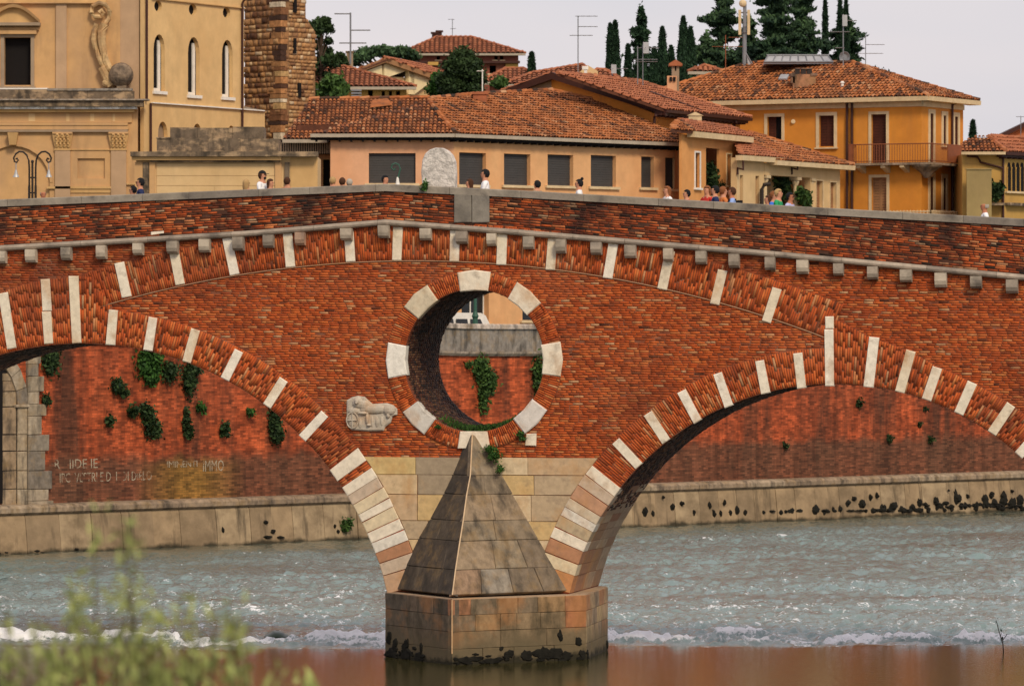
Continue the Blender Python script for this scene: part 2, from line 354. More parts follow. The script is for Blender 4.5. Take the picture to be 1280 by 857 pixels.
spts = [(-700, 352), (-420, 335), (0, 310.5), (164, 301), (320, 291.5), (482, 278), (640, 290), (800, 303.5), (960, 317.2), (1120, 332), (1280, 347), (1500, 367), (1800, 394)]
su, sz = zip(*[B2(*p) for p in spts])
def string_z(u): return float(np.interp(u, su, sz))
UL, UR = B2(-420, 400)[0], B2(1500, 400)[0]

def strip(name, inner, outer, y0, y1, mat):
    """curved slab between two polylines (u,z), front at y0"""
    mb = MB(); n = len(inner)
    vs = [(u, y0, z) for u, z in inner]+[(u, y0, z) for u, z in outer]+[(u, y1, z) for u, z in inner]+[(u, y1, z) for u, z in outer]
    fs = []
    for i in range(n-1):
        fs += [(i, i+1, n+i+1, n+i), (i, 2*n+i, 2*n+i+1, i+1), (n+i, n+i+1, 3*n+i+1, 3*n+i)]
    fs += [(0, n, 3*n, 2*n), (n-1, 2*n-1+0, 4*n-1, 3*n-1)]
    mb.add(vs, fs); return mb.build(name, mat, bridge, local=True)
def arc(C, r, a0, a1, n=60): return [cp(C, a0+(a1-a0)*k/n, r(a0+(a1-a0)*k/n) if callable(r) else r) for k in range(n+1)]

# ---- body with its three openings
arcL = arc(CL, CL[2], aLl, aL, 80); arcR = arc(CR, CR[2], aR, aRr, 80)
tops = [(u, z) for u, z in zip(su, sz) if UL < u < UR]
outl = [(UL, -1.5)]+[(arcL[0][0], -1.5)]+arcL+[(arcL[-1][0], -1.5), (arcR[0][0], -1.5)]+arcR+[(arcR[-1][0], -1.5), (UR, -1.5), (UR, string_z(UR))]+tops[::-1]+[(UL, string_z(UL))]
eye = arc(CO, CO[2], 0, 2*PI-2*PI/72, 71)
mb = MB(); loops = [[Vector((u, z, 0)) for u, z in outl], [Vector((u, z, 0)) for u, z in eye]]
flat = [p for l in loops for p in l]; n = len(flat); tri = [tuple(f) for f in tessellate_polygon(loops)]
vs = [(p.x, 0, p.y) for p in flat]+[(p.x, BW, p.y) for p in flat]
fs = tri+[tuple(i+n for i in f) for f in tri]; i0 = 0
for l in loops:
    m = len(l); fs += [(i0+i, i0+(i+1) % m, n+i0+(i+1) % m, n+i0+i) for i in range(m)]; i0 += m
mb.add(vs, fs); body = mb.build('bridge_body', M['mortar'], bridge, local=True)
mb = MB(); mb.box(UL, UR, BW, BW+.012, 2.2, 2.21)

# ---- vectorised bricks
def bricks_mesh(name, cu_, cz_, hu, hz, ang, yf, mat, tint, yb=.05, jit=.005, cham=.0):
    """boxes centred (cu,cz) half sizes (hu,hz) turned by ang in the face plane, fronts at yf, backs at yb"""
    N = len(cu_); sx = np.array([-1, 1, 1, -1]); szz = np.array([-1, -1, 1, 1])
    lx = sx[None]*hu[:, None]; lz = szz[None]*hz[:, None]; c, s_ = np.cos(ang)[:, None], np.sin(ang)[:, None]
    V = np.zeros((N, 8, 3))
    jx = RNG.uniform(-jit, jit, (N, 4)); jz = RNG.uniform(-jit, jit, (N, 4)); jy = RNG.uniform(-.004, .004, (N, 4))
    for k, f in ((0, .94), (4, 1.)):
        V[:, k:k+4, 0] = cu_[:, None]+(lx*c-lz*s_)*(1-(1-f)*.5)+jx; V[:, k:k+4, 2] = cz_[:, None]+(lx*s_+lz*c)*f+jz
    V[:, :4, 1] = yf[:, None]+jy; V[:, 4:, 1] = np.broadcast_to(np.asarray(yb).reshape(-1, 1), (N, 4)) if np.ndim(yb) else yb
    b = np.array([[0, 1, 2, 3], [4, 5, 1, 0], [5, 6, 2, 1], [6, 7, 3, 2], [7, 4, 0, 3]])
    Q = (np.arange(N)[:, None, None]*8+b[None]).reshape(-1, 4)
    me = mesh_np(name, V.reshape(-1, 3), Q, mat, np.repeat(tint, 5))
    return me
def tintv(n): return np.clip(RNG.beta(1.9, 1.45, n), 0, 1)
def ringpoly(inner, outer): return list(inner)+list(outer)[::-1]
polyL = ringpoly(arc(CL, CL[2]-.3, aL, aLl, 60), arc(CL, lambda a: rout(tabL, a)-.14, aL, aLl, 60))
polyR = ringpoly(arc(CR, CR[2]-.3, aR, aRr, 60), arc(CR, lambda a: (CR[2]+RT if a > aRj else rout(tabR, a))-.14, aR, aRr, 60))
aB0 = pol(CB, *B2(1036, 425))[0]; aB1 = pol(CB, *B2(98, 385))[0]
polyB = ringpoly(arc(CB, CB[2]+.14, aB0, aB1), arc(CB, CB[2]+BT-.14, aB0, aB1))
UM, ZASH = B2(592, 571)[0], B2(592, 571)[1]
def openL(p): return np.hypot(p[:, 0]-CL[0], p[:, 1]-CL[1]) < CL[2]+.2
def openR(p): return np.hypot(p[:, 0]-CR[0], p[:, 1]-CR[1]) < CR[2]+.2
def field():
    pitch = .0610; rows = np.arange(ZB-2.5, 11.5, pitch); C_ = []; H_ = []; T_ = []
    for r, z in enumerate(rows):
        u = UL+random.uniform(-.3, 0)
        while u < UR:
            L = random.choice([.25, .25, .24, .26, .13, .22]); C_.append((u+L/2, z+.012*math.sin(u*.9+r*.13)+.01*math.sin(u*2.3))); H_.append((L-.014)/2); u += L
    C_ = np.array(C_); H_ = np.array(H_)
    st_ = np.interp(C_[:, 0], su, sz)
    keep = (C_[:, 1] < st_-.03) & ~openL(C_) & ~openR(C_) & ~inside(C_, polyL) & ~inside(C_, polyR) & ~inside(C_, polyB) & (np.hypot(C_[:, 0]-CO[0], C_[:, 1]-CO[1]) > CO[2]+ORT-.12)
    mid = (C_[:, 0] > arcL[-1][0]-1) & (C_[:, 0] < arcR[0][0]+1) & (C_[:, 1] < ZASH); keep &= ~mid
    C_ = C_[keep]; H_ = H_[keep]; n = len(C_)
    miss = RNG.random(n) < .012
    yf = np.where(miss, .02, -RNG.uniform(.003, .010, n))
    me = bricks_mesh('brick_courses', C_[:, 0], C_[:, 1], H_, np.full(n, (pitch-.010)/2)+RNG.uniform(-.004, .002, n), np.zeros(n), yf, M['brick'], tintv(n))
    tag(link('brick_courses', me, bridge, WM[bridge]), kind='stuff')
    # parapet: courses that climb with the roadway
    C_ = []; H_ = []; A_ = []
    u = UL; 
    for r in range(32):
        u = UL+random.uniform(-.3, 0)
        while u < UR:
            L = random.choice([.27, .26, .28, .14, .25, .34]); uc = u+L/2
            z = string_z(uc)+.11+r*.060
            if z < coping_top(uc)-.20: C_.append((uc, z+.008*math.sin(uc*3+r))); H_.append((L-.014)/2); A_.append(math.atan2(string_z(uc+.1)-string_z(uc-.1), .2))
            u += L
    C_ = np.array(C_); H_ = np.array(H_); A_ = np.array(A_)
    pu0, pu1 = B2(568, 250)[0], B2(612, 250)[0]; pz = B2(590, 279)[1]
    keep = ~((C_[:, 0] > pu0+.1) & (C_[:, 0] < pu1-.1) & (C_[:, 1] > pz)); C_, H_, A_ = C_[keep], H_[keep], A_[keep]; n = len(C_)
    yf = np.where(RNG.random(n) < .03, .02, -RNG.uniform(.003, .017, n))
    me = bricks_mesh('parapet_courses', C_[:, 0], C_[:, 1], H_, np.full(n, .0250)+RNG.uniform(-.005, .002, n), A_, yf, M['brickp'], np.clip(RNG.beta(2.1, 1.7, n), 0, 1))
    tag(link('parapet_courses', me, bridge, WM[bridge]), kind='stuff')
field()
def radial(inner_f, length_f, a0, a1, C, step=.0705, bl=.27):
    """bricks standing along a ring: returns centre, angle, half length"""
    out_ = []; a = a0; rr = C[2] if not callable(inner_f) else None
    da = step/((C[2])+.25)
    k = 0
    while a < a1:
        r = C[2]+.005; ro = length_f(a)-.005; first = bl*random.uniform(.25, 1)
        segs = []; 
        q = r
        L = first if first > .09 else first+.12
        while q < ro-.02:
            L = min(L, ro-q)
            if ro-(q+L) < .07: L = ro-q
            segs.append((q, L)); q += L; L = bl+random.uniform(-.02, .02)
        for q, L in segs: out_.append((a, q+L/2, (L-.008)/2, (step*((q+L/2)/(C[2]+.25))-.010)/2))
        a += da*random.uniform(.94, 1.06); k += 1
    return out_
def ring(name, C, a0, a1, ro, front, pitch, bl=.27):
    lst = radial(None, ro, a0, a1, C, pitch, bl); A = np.array(lst)
    cu_ = C[0]+A[:, 1]*np.cos(A[:, 0]); cz_ = C[1]+A[:, 1]*np.sin(A[:, 0]); n = len(A)
    yf = front-RNG.uniform(.003, .010, n)
    return np.c_[cu_, cz_, A[:, 2], A[:, 3], A[:, 0], yf]
allr = []
full = lambda tab: (lambda a: rout(tab, a))
rL = ring('l', CL, aL, aLl, lambda a: rout(tabL, a), -.030, .058, .36)
rR = ring('r', CR, aRr, aR, lambda a: (CR[2]+RT if a > aRj else rout(tabR, a)), -.030, .058, .36)
rB = ring('b', CB, aB0, aB1, lambda a: CB[2]+BT, -.020, .058, .46)
ub = rB[:, 0]; rB = rB[rB[:, 1] < np.interp(ub, su, sz)+.02]
rO = ring('o', CO, 0, 2*PI, lambda a: CO[2]+ORT, -.030, .056, .23)
strip('ring_bed', arc(CL, CL[2], aL, aLl), arc(CL, lambda a: rout(tabL, a), aL, aLl), -.027, .03, M['mortar'])
strip("ring_bed", arc(CR, CR[2], aR, aRr, 200), arc(CR, lambda a: (CR[2]+RT if a > aRj else rout(tabR, a)), aR, aRr, 200), -.027, .03, M['mortar'])
bi = arc(CB, CB[2], aB0, aB1); bo = [(u, min(z, string_z(u))) for u, z in arc(CB, CB[2]+BT, aB0, aB1)]
strip('ring_bed', bi, bo, -.018, .03, M['mortar'])
strip('ring_bed', arc(CO, CO[2], 0, 2*PI, 90), arc(CO, CO[2]+ORT, 0, 2*PI, 90), -.027, .03, M['mortar'])
# the bricks that show largest are single parts (those round the eye, then those of the arches nearest to it); the rest is joined
allr = np.r_[rO, rL, rR, rB]; d = np.hypot(allr[:, 0]-CO[0], allr[:, 1]-CO[1])-(np.arange(len(allr)) < len(rO))*50
order = np.argsort(d); single = order[:296]; rest = order[296:]
unit = []
for k in range(5):
    me = bricks_mesh('brick', np.zeros(1), np.zeros(1), np.array([.5]), np.array([.5]), np.zeros(1), np.array([-.5]), M['brick1'], np.array([.5]), yb=.5, jit=.03); unit.append(me)
for i in single:
    u, z, hl, hh, a, yf = allr[i]; dpt = .07-yf
    Mw = WM[bridge] @ Matrix.Translation((u, (yf+.07)/2, z)) @ Matrix.Rotation(-a, 4, 'Y') @ Matrix.Diagonal((2*hl, dpt, 2*hh, 1))
    link('brick', unit[i % 5], bridge, Mw)
R_ = allr[rest]; me = bricks_mesh('ring_bricks', R_[:, 0], R_[:, 1], R_[:, 2], R_[:, 3], R_[:, 4], R_[:, 5], M['brick'], tintv(len(R_)))
tag(link('ring_bricks', me, bridge, WM[bridge]), kind='stuff')

# ---- vault bricks (undersides and the inside of the eye)
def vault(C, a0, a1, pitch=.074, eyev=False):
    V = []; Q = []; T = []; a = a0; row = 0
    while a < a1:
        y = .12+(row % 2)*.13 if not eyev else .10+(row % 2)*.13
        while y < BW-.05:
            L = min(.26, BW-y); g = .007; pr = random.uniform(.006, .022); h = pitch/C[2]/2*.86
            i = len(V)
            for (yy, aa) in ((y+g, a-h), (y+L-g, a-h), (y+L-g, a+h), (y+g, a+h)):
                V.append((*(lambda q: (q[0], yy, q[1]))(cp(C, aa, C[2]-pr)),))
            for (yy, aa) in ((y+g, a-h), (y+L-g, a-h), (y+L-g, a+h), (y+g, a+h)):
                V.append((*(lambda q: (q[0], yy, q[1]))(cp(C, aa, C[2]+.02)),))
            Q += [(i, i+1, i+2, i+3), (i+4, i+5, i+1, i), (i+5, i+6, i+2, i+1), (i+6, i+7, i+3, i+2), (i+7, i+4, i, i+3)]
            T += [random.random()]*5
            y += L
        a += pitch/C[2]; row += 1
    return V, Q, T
asl = 1.75   # height above the base top up to which the intrados is ashlar
def ang_at(C, z, side): a = math.asin((z-C[1])/C[2]); return a if side > 0 else PI-a
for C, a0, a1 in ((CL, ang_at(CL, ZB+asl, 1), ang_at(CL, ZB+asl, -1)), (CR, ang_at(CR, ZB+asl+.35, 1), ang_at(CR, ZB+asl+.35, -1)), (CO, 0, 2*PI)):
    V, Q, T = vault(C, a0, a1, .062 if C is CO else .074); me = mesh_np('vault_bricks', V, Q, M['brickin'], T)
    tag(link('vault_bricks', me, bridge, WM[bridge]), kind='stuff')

mb = MB(); mb.tube([(u, -.024, z) for u, z in arc(CB, CB[2]-.012, aB0+.004, aB1-.012, 90)], .014, 4); mb.build('mortar_fillet', M['stone'], bridge, (.42, .24, .14), local=True)
# ---- dressed stones
def block(quad, y0, y1, color, mat='stone', ch=.014, name='stone_block', jit=.008, label=None):
    """quad: four (u,z) counter clockwise seen from the camera; front at y0, back at y1, worn (chamfered) front edge"""
    q = [Vector((p[0]+random.uniform(-jit, jit), p[1]+random.uniform(-jit, jit))) for p in quad]; c = sum(q, Vector((0, 0)))/len(q); n = len(q)
    ins = [p+(c-p).normalized()*ch*1.6 for p in q]
    vs = [(p.x, y0, p.y) for p in ins]+[(p.x, y0+ch, p.y) for p in q]+[(p.x, y1, p.y) for p in q]
    fs = [tuple(range(n))]+[(i+n, (i+1) % n+n, (i+1) % n, i) for i in range(n)]+[(i+2*n, (i+1) % n+2*n, (i+1) % n+n, i+n) for i in range(n)]
    mb = MB(); mb.add(vs, fs); o = mb.build(name, M[mat], bridge, color, local=True)
    if label: o['label'] = label
    return o
WH = [(.78, .70, .56), (.84, .77, .65), (.76, .66, .50), (.82, .74, .60)]
def bar(tx, ty, bx, by, wpx, split=None, y0=-.058):
    def seg(tx, ty, bx, by):
        t = Vector((tx, ty)); b = Vector((bx, by)); d = (b-t).normalized(); n = Vector((-d.y, d.x))*wpx/2
        P = [t-n, t+n, b+n, b-n]; pts = [B2(p.x, p.y) for p in P]
        block(pts, y0, .12, random.choice(WH), jit=.006)
    if split is None: seg(tx, ty, bx, by)
    else:
        f = (split-ty)/(by-ty); mx_ = tx+(bx-tx)*f
        seg(tx, ty, mx_, split-.4); seg(mx_-.6, split+.4, bx, by)
bars = [(142.4, 387.3, 138.6, 431), (192, 396.3, 185.3, 438), (245, 411.7, 233.7, 452.5), (299.2, 437.9, 281.3, 474), (355.3, 474, 334, 507.5), (406.6, 516.6, 378.3, 547.7)]
for b in bars: bar(*b, 11.5)
for b in [(149.5, 328, 159, 371.3), (216.2, 306, 225.7, 355.5), (284, 297, 293.8, 343.4), (359.8, 290.5, 363.6, 334), (436.3, 289, 438.6, 327), (497.8, 283.5, 496.3, 325.7), (569, 286, 568.4, 327), (628.4, 291, 626.7, 331), (691, 297, 688, 337.3), (767, 304, 759.6, 348), (838, 313, 828, 361.6), (903.8, 337.8, 893.5, 380.5), (971.5, 360.4, 958, 402.5)]: bar(*b, 12, y0=-.052)
bar(4.6, 366, 15.4, 435.5, 12); bar(57.3, 349, 61.6, 429.5, 11.5, split=389); bar(92.6, 345, 96.6, 428.8, 12)
for b in [(-48, 383, -33, 452), (-95, 410, -72, 474), (-128, 450, -104, 498), (-165, 480, -140, 526), (-210, 528, -175, 566), (-244, 570, -208, 600)]: bar(*b, 12)
bar(1037, 395.5, 1037.6, 482.5, 11, split=411)
for b in [(1093, 421.5, 1086, 484), (1139, 438, 1124.8, 490), (1172, 459, 1158.4, 499.8), (1215.7, 478, 1198.6, 517), (1264, 505.6, 1239.7, 541.5), (1303, 535, 1273, 569), (1340, 570, 1306, 600), (1372, 612, 1336, 636)]: bar(*b, 12.5)
for b in [(949.8, 450.5, 957.5, 491.6), (997.4, 441, 1002.5, 485), (897.3, 466.5, 911.5, 508), (852, 488.5, 872.6, 526.6), (810, 516.5, 833, 551.5), (770, 551, 799.2, 582.2)]: bar(*b, 11.5)
# voussoir stones towards the springings; the lower ones run through the whole vault in three lengths
def vouss(C, ys, cols, side, tab=None):
    angs = [ang_at(C, B2(720 if side < 0 else 470, y)[1], side) for y in ys]
    for (a0, a1), c in zip(zip(angs[:-1], angs[1:]), cols):
        g = .004*(1 if a1 > a0 else -1)/C[2]*1.5
        q = [cp(C, a0+g, C[2]-.012), cp(C, a1-g, C[2]-.012), cp(C, a1-g, C[2]+RT), cp(C, a0+g, C[2]+RT)]
        if side > 0: q = [q[1], q[0], q[3], q[2]]
        q = q if (Vector(q[1])-Vector(q[0])).cross(Vector(q[2])-Vector(q[1])) > 0 else q[::-1]
        if c is None: continue
        block(q, -.06, .5, c)
        if side < 0 or True:
            for y0, y1 in ((.5, 1.7), (1.7, 2.9), (2.9, BW)):
                cc = random.choice([(.42, .30, .20), (.36, .22, .13), (.48, .36, .24), (.36, .19, .11)]) if c != 'w' else c
                block([cp(C, a0+g, C[2]-.012), cp(C, a1-g, C[2]-.012), cp(C, a1-g, C[2]+.25), cp(C, a0+g, C[2]+.25)] if side < 0 else [cp(C, a1-g, C[2]-.012), cp(C, a0+g, C[2]-.012), cp(C, a0+g, C[2]+.25), cp(C, a1-g, C[2]+.25)], y0+.004, y1-.004, cc, ch=.006)
w_, pk, cr_, org, tan_ = (.80, .71, .57), (.56, .44, .33), (.70, .58, .39), (.44, .22, .12), (.50, .39, .25)
vouss(CL, [595-8, 601], [w_], 1)
vouss(CL, [609, 620, 631, 643, 652.5, 666, 678.5, 691, 704, 719, 741], [w_, pk, cr_, w_, cr_, w_, (.74, .69, .60), org, pk, (.52, .34, .22)], 1)
vouss(CR, [609, 619.5, 631, 645, 655, 664, 677, 689, 705, 719, 741], [w_, pk, (.50, .28, .17), (.60, .50, .37), (.74, .69, .60), tan_, w_, org, cr_, (.52, .24, .10)], -1)
# stones of the eye: (start, end) angles in degrees
for a0, a1, c in ((78.5, 101.3, w_), (121.5, 143.5, (.64, .55, .40)), (168, 192.2, (.84, .80, .72)), (215, 236, (.62, .58, .52)), (304.5, 327.5, (.68, .63, .58)), (-11, 13, w_), (39.5, 61, w_)):
    a0, a1 = math.radians(a0), math.radians(a1); ro = CO[2]+ORT+.0
    P = [cp(CO, a0, CO[2]-.02), cp(CO, a0+.01, ro), cp(CO, (a0+a1)/2, ro+.015), cp(CO, a1-.01, ro), cp(CO, a1, CO[2]-.02), cp(CO, (a0+a1)/2, CO[2]-.02)]
    block(P, -.065, .25, c, ch=.02, jit=.012)
block([B2(*p) for p in ((657, 557), (670.5, 557), (671, 541.5), (658, 541.5))], -.06, .1, w_)
block([B2(*p) for p in ((573, 560), (613, 560), (610, 539), (576, 539))], -.10, .3, w_)
# ashlar between the arches
ysh = [571.3, 593.4, 618.3, 651, 674.5, 700, 722, 741]
cols = [(.60, .42, .20), (.62, .46, .26), (.48, .36, .23), (.60, .44, .26), (.64, .50, .32), (.54, .38, .23)]
for r in range(len(ysh)-1):
    z1, z0 = B2(592, ysh[r])[1], B2(592, ysh[r+1])[1]
    def lim(z, side):
        C = CL if side > 0 else CR; rr = C[2]+RT
        a = math.asin(max(-1, min(1, (z-C[1])/rr))); return C[0]+side*rr*math.cos(a)
    l0, l1, r0, r1 = lim(z0, 1), lim(z1, 1), lim(z0, -1), lim(z1, -1)
    J = [[519.7, 577, 620, 659.7], [522, 566, 612, 667.6], [521.8, 560, 610, 664], [535, 590, 650], [540, 600, 650], [520, 590, 660], [530, 600, 670]][r]
    us = [B2(x, 620)[0] for x in J]; us = [u for u in us if max(l0, l1)+.15 < u < min(r0, r1)-.15]
    es = [(l0, l1)]+[(u, u) for u in us]+[(r0, r1)]
    for k in range(len(es)-1):
        c = random.choice(cols)
        if r in (0, 1) and k == 1: c = (.36, .28, .19)
        if r == 0 and k == 0: c = (.60, .44, .20)
        block([(es[k][0]+.006, z0+.006), (es[k+1][0]-.006, z0+.006), (es[k+1][1]-.006, z1-.006), (es[k][1]+.006, z1-.006)], -.022-random.uniform(0, .012), .1, c, ch=.012, jit=.005)
# ---- cutwater pyramid on its six sided base
zr = [B2(580, y, -p)[1] for y, p in ((543, .12), (594, .75), (618, 1.05), (651, 1.45), (676, 1.75), (712, 2.2), (743, 2.55))]
pro = [.14, .75, 1.05, 1.45, 1.75, 2.2, 2.55]
rx = [590.5, 588, 583.5, 579, 575, 569.5, 565.5]; lx = [585, 565, 554, 537, 523, 506.5, 495]; rxx = [599, 628.5, 642, 660.5, 674, 695, 712]
ry = [543, 594, 618, 651, 676, 712, 743]
ridge = []; lft = []; rgt = []
for k in range(7):
    u, _ = B2(rx[k], ry[k], -pro[k]); z = B2(rx[k], ry[k], -pro[k])[1]; ridge.append(Vector((u, -pro[k], z)))
    lft.append(Vector((B2(lx[k], ry[k])[0], 0, z))); rgt.append(Vector((B2(rxx[k], ry[k])[0], 0, z)))
def fblock(a, b, c, d, depth, color, mat, name='stone_block', ch=.012):
    """block whose outer face is the quad a b c d (3D, counter clockwise from outside)"""
    nrm = (b-a).cross(d-a)
    if nrm.length < 1e-6: nrm = (c-b).cross(d-b)
    nrm.normalize(); q = [a, b, c, d]; cc = (a+b+c+d)/4
    q = [p+Vector([random.uniform(-.004, .004) for _ in range(3)]) for p in q]
    ins = [p+(cc-p).normalized()*ch*1.5 for p in q]
    mb = MB(); mb.add(ins+[p-nrm*ch for p in q]+[p-nrm*depth for p in q], [(0, 1, 2, 3)]+[(i+4, (i+1) % 4+4, (i+1) % 4, i) for i in range(4)]+[(i+8, (i+1) % 4+8, (i+1) % 4+4, i+4) for i in range(4)])
    return mb.build(name, M[mat], bridge, color, local=True)
jl = [[.5], [.45], [.5], [.42], [.35, .75], [.3, .72]]; jr = [[.55], [.4], [.5], [.46], [.4, .72], [.25, .52, .78]]
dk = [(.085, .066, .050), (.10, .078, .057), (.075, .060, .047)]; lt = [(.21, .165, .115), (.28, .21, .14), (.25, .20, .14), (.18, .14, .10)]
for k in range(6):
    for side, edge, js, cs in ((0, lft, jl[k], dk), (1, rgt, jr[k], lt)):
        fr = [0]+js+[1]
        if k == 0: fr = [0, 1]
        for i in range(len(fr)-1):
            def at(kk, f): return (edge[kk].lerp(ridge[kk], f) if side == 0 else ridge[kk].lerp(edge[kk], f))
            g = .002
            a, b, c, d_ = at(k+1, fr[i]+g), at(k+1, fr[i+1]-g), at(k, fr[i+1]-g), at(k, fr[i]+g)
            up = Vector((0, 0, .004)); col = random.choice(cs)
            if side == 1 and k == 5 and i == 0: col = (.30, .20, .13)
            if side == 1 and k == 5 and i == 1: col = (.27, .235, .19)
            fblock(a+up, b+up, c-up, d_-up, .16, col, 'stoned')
mb = MB(); core = []
for k in range(7): core.append([lft[k]+Vector((.12, .1, 0)), ridge[k]+Vector((0, .12, 0)), rgt[k]+Vector((-.12, .1, 0))])
for k in range(6):
    a, b = core[k], core[k+1]; mb.add(a+b, [(3, 4, 1, 0), (4, 5, 2, 1)])
mb.build('cutwater_core', M['mortard'], bridge, local=True)
mb = MB(); mb.tube([ridge[k]+Vector((0, -.012, 0)) for k in range(7)], .020, 5); mb.build('ridge_moulding', M['stone'], bridge, (.60, .44, .28), local=True)
# base
zt = [B2(481, y)[1] for y in (740.5, 760, 780, 801)]+[-.6]
pL = Vector((B2(481.5, 780)[0], 0)); pN = Vector((B2(565, 780, -2.75)[0], -2.75)); pR = Vector((B2(733, 780, -.05)[0], -.05)); pRb = Vector((B2(760, 760, BW-.2)[0], BW-.2)); pNb = Vector((pN.x+.2, BW+2.6)); pLb = Vector((pL.x+.1, BW-.1))
hexp = [pL, pN, pR, pRb, pNb, pLb]
mb = MB(); cc = sum(hexp, Vector((0, 0)))/6
ins = [p+(cc-p).normalized()*.1 for p in hexp]
mb.prism([(p.x, p.y, -1.5) for p in ins], (0, 0, zt[0]+1.48)); mb.build('base_core', M['mortard'], bridge, local=True)
js = [[.4, .75], [.30, .55, .78], [.33, .66], [.5], [.33, .66], [.5]]
for s_ in range(6):
    A, Bp = hexp[s_], hexp[(s_+1) % 6]
    for r in range(4):
        n = {0: [3, 2, 2, 2], 1: [6, 6, 3, 4], 2: [5, 4, 4, 4]}.get(s_, [4, 4, 4, 4])[r]
        fr = [0]+sorted(min(.95, max(.05, (i+1)/n+random.uniform(-.06, .06)*(3/n))) for i in range(n-1))+[1]
        for i in range(n):
            a, b = A.lerp(Bp, fr[i]+.001), A.lerp(Bp, fr[i+1]-.001)
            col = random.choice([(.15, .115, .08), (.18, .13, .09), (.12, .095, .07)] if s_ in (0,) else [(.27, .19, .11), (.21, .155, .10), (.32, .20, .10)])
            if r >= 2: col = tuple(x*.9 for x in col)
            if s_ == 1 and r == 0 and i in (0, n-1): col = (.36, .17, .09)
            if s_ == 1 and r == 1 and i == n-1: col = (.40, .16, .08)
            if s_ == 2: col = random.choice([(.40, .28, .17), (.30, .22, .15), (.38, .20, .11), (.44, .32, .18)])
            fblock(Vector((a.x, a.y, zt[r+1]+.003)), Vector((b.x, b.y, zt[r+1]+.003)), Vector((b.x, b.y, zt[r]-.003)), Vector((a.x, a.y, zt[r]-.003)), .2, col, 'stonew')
mb = MB(); mb.tube([(pN.x, pN.y-.0, .28), (pN.x, pN.y, zt[0]-.01)], .016, 5); mb.build('nose_edge', M['stone'], bridge, (.62, .40, .22), local=True)
mb = MB(); mb.prism([(p.x, p.y, zt[0]-.01) for p in [q+(cc-q).normalized()*.02 for q in hexp]], (0, 0, .03)); mb.build('base_ledge', M['stone'], bridge, (.42, .30, .20), local=True)
for u0, u1 in ((UL, arcL[0][0]+.1), (arcR[-1][0]-.1, UR)):      # the neighbouring piers, outside the photograph
    mb = MB(); mb.prism([(u0, -.3, -1.5), ((u0+u1)/2, -2.6, -1.5), (u1, -.3, -1.5), (u1, BW+.2, -1.5), (u0, BW+.2, -1.5)], (0, 0, zt[0]+1.5)); mb.build('pier_base', M['stonew'], bridge, (.25, .2, .14), local=True)
# ---- string course, corbels, parapet walls, coping, deck
def along(u0, u1, prof, name, mat, color, zf, mirror=False):
    """moulding length following zf between u0 and u1; prof = list of (y, dz)"""
    us = sorted({u0, u1}|{u for u in (su if zf is string_z else cu) if u0 < u < u1}); mb = MB(); n = len(prof)
    vs = [(u, y, zf(u)+dz) for u in us for y, dz in prof]; fs = []
    for i in range(len(us)-1): fs += [(i*n+k, i*n+(k+1) % n, (i+1)*n+(k+1) % n, (i+1)*n+k) for k in range(n)]
    fs += [tuple(range(n))[::-1], tuple((len(us)-1)*n+k for k in range(n))]
    mb.add(vs, fs); return mb.build(name, M[mat], bridge, color, local=True)
u = UL
while u < UR:
    v = min(UR, u+random.uniform(1.3, 2.2)); j = random.uniform(-.006, .006)
    along(u+.004, v-.004, [(0.05, -.075), (-.10+j, -.075), (-.155+j, -.045), (-.175+j, 0), (-.155+j, .05), (-.10+j, .075), (.05, .08)], 'string_course', 'coping', random.choice([(.36, .30, .24), (.42, .35, .28), (.31, .26, .21)]), string_z); u = v
u = UL
while u < UR:
    v = min(UR, u+random.uniform(1.2, 2.0)); j = random.uniform(-.01, .01)
    along(u+.004, v-.004, [(-.06+j, -.18), (-.06+j, -.02), (-.045+j, 0), (.43, 0), (.43, -.18)], 'coping_stone', 'coping', random.choice([(.27, .23, .19), (.31, .27, .22), (.22, .19, .16), (.29, .25, .20)]), coping_top); u = v
for y0, y1 in ((0, .40), (BW-.4, BW)):
    us = sorted({UL, UR}|{u for u in su+cu if UL < u < UR}); mb = MB()
    for a, b in zip(us[:-1], us[1:]):
        mb.hexa([(a, y0, string_z(a)-.02), (b, y0, string_z(b)-.02), (b, y1, string_z(b)-.02), (a, y1, string_z(a)-.02), (a, y0, coping_top(a)-.17), (b, y0, coping_top(b)-.17), (b, y1, coping_top(b)-.17), (a, y1, coping_top(a)-.17)])
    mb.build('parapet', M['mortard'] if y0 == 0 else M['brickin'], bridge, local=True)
DECK = 1.32
def deck(u): return coping_top(u)-DECK
us = sorted({UL, UR}|{u for u in cu if UL < u < UR}); mb = MB()
for a, b in zip(us[:-1], us[1:]):
    mb.hexa([(a, .4, deck(a)-.3), (b, .4, deck(b)-.3), (b, BW-.4, deck(b)-.3), (a, BW-.4, deck(a)-.3), (a, .4, deck(a)), (b, .4, deck(b)), (b, BW-.4, deck(b)), (a, BW-.4, deck(a))])
o = mb.build('deck', M['coping'], bridge, (.3, .28, .26), local=True)
cx = [-43.5*k+4 for k in range(8, 0, -1)]+[4, 41, 85.2, 129, 175, 218, 258, 300, 337.5, 377, 435, 481.7, 533.8, 579, 616.4, 662.3, 702.9, 747, 789.3, 836.8, 877.9, 919, 963.8, 1004.4, 1049.3, 1091.9, 1133.5, 1176.8, 1221, 1265.9]+[1265.9+43.5*k for k in range(1, 5)]
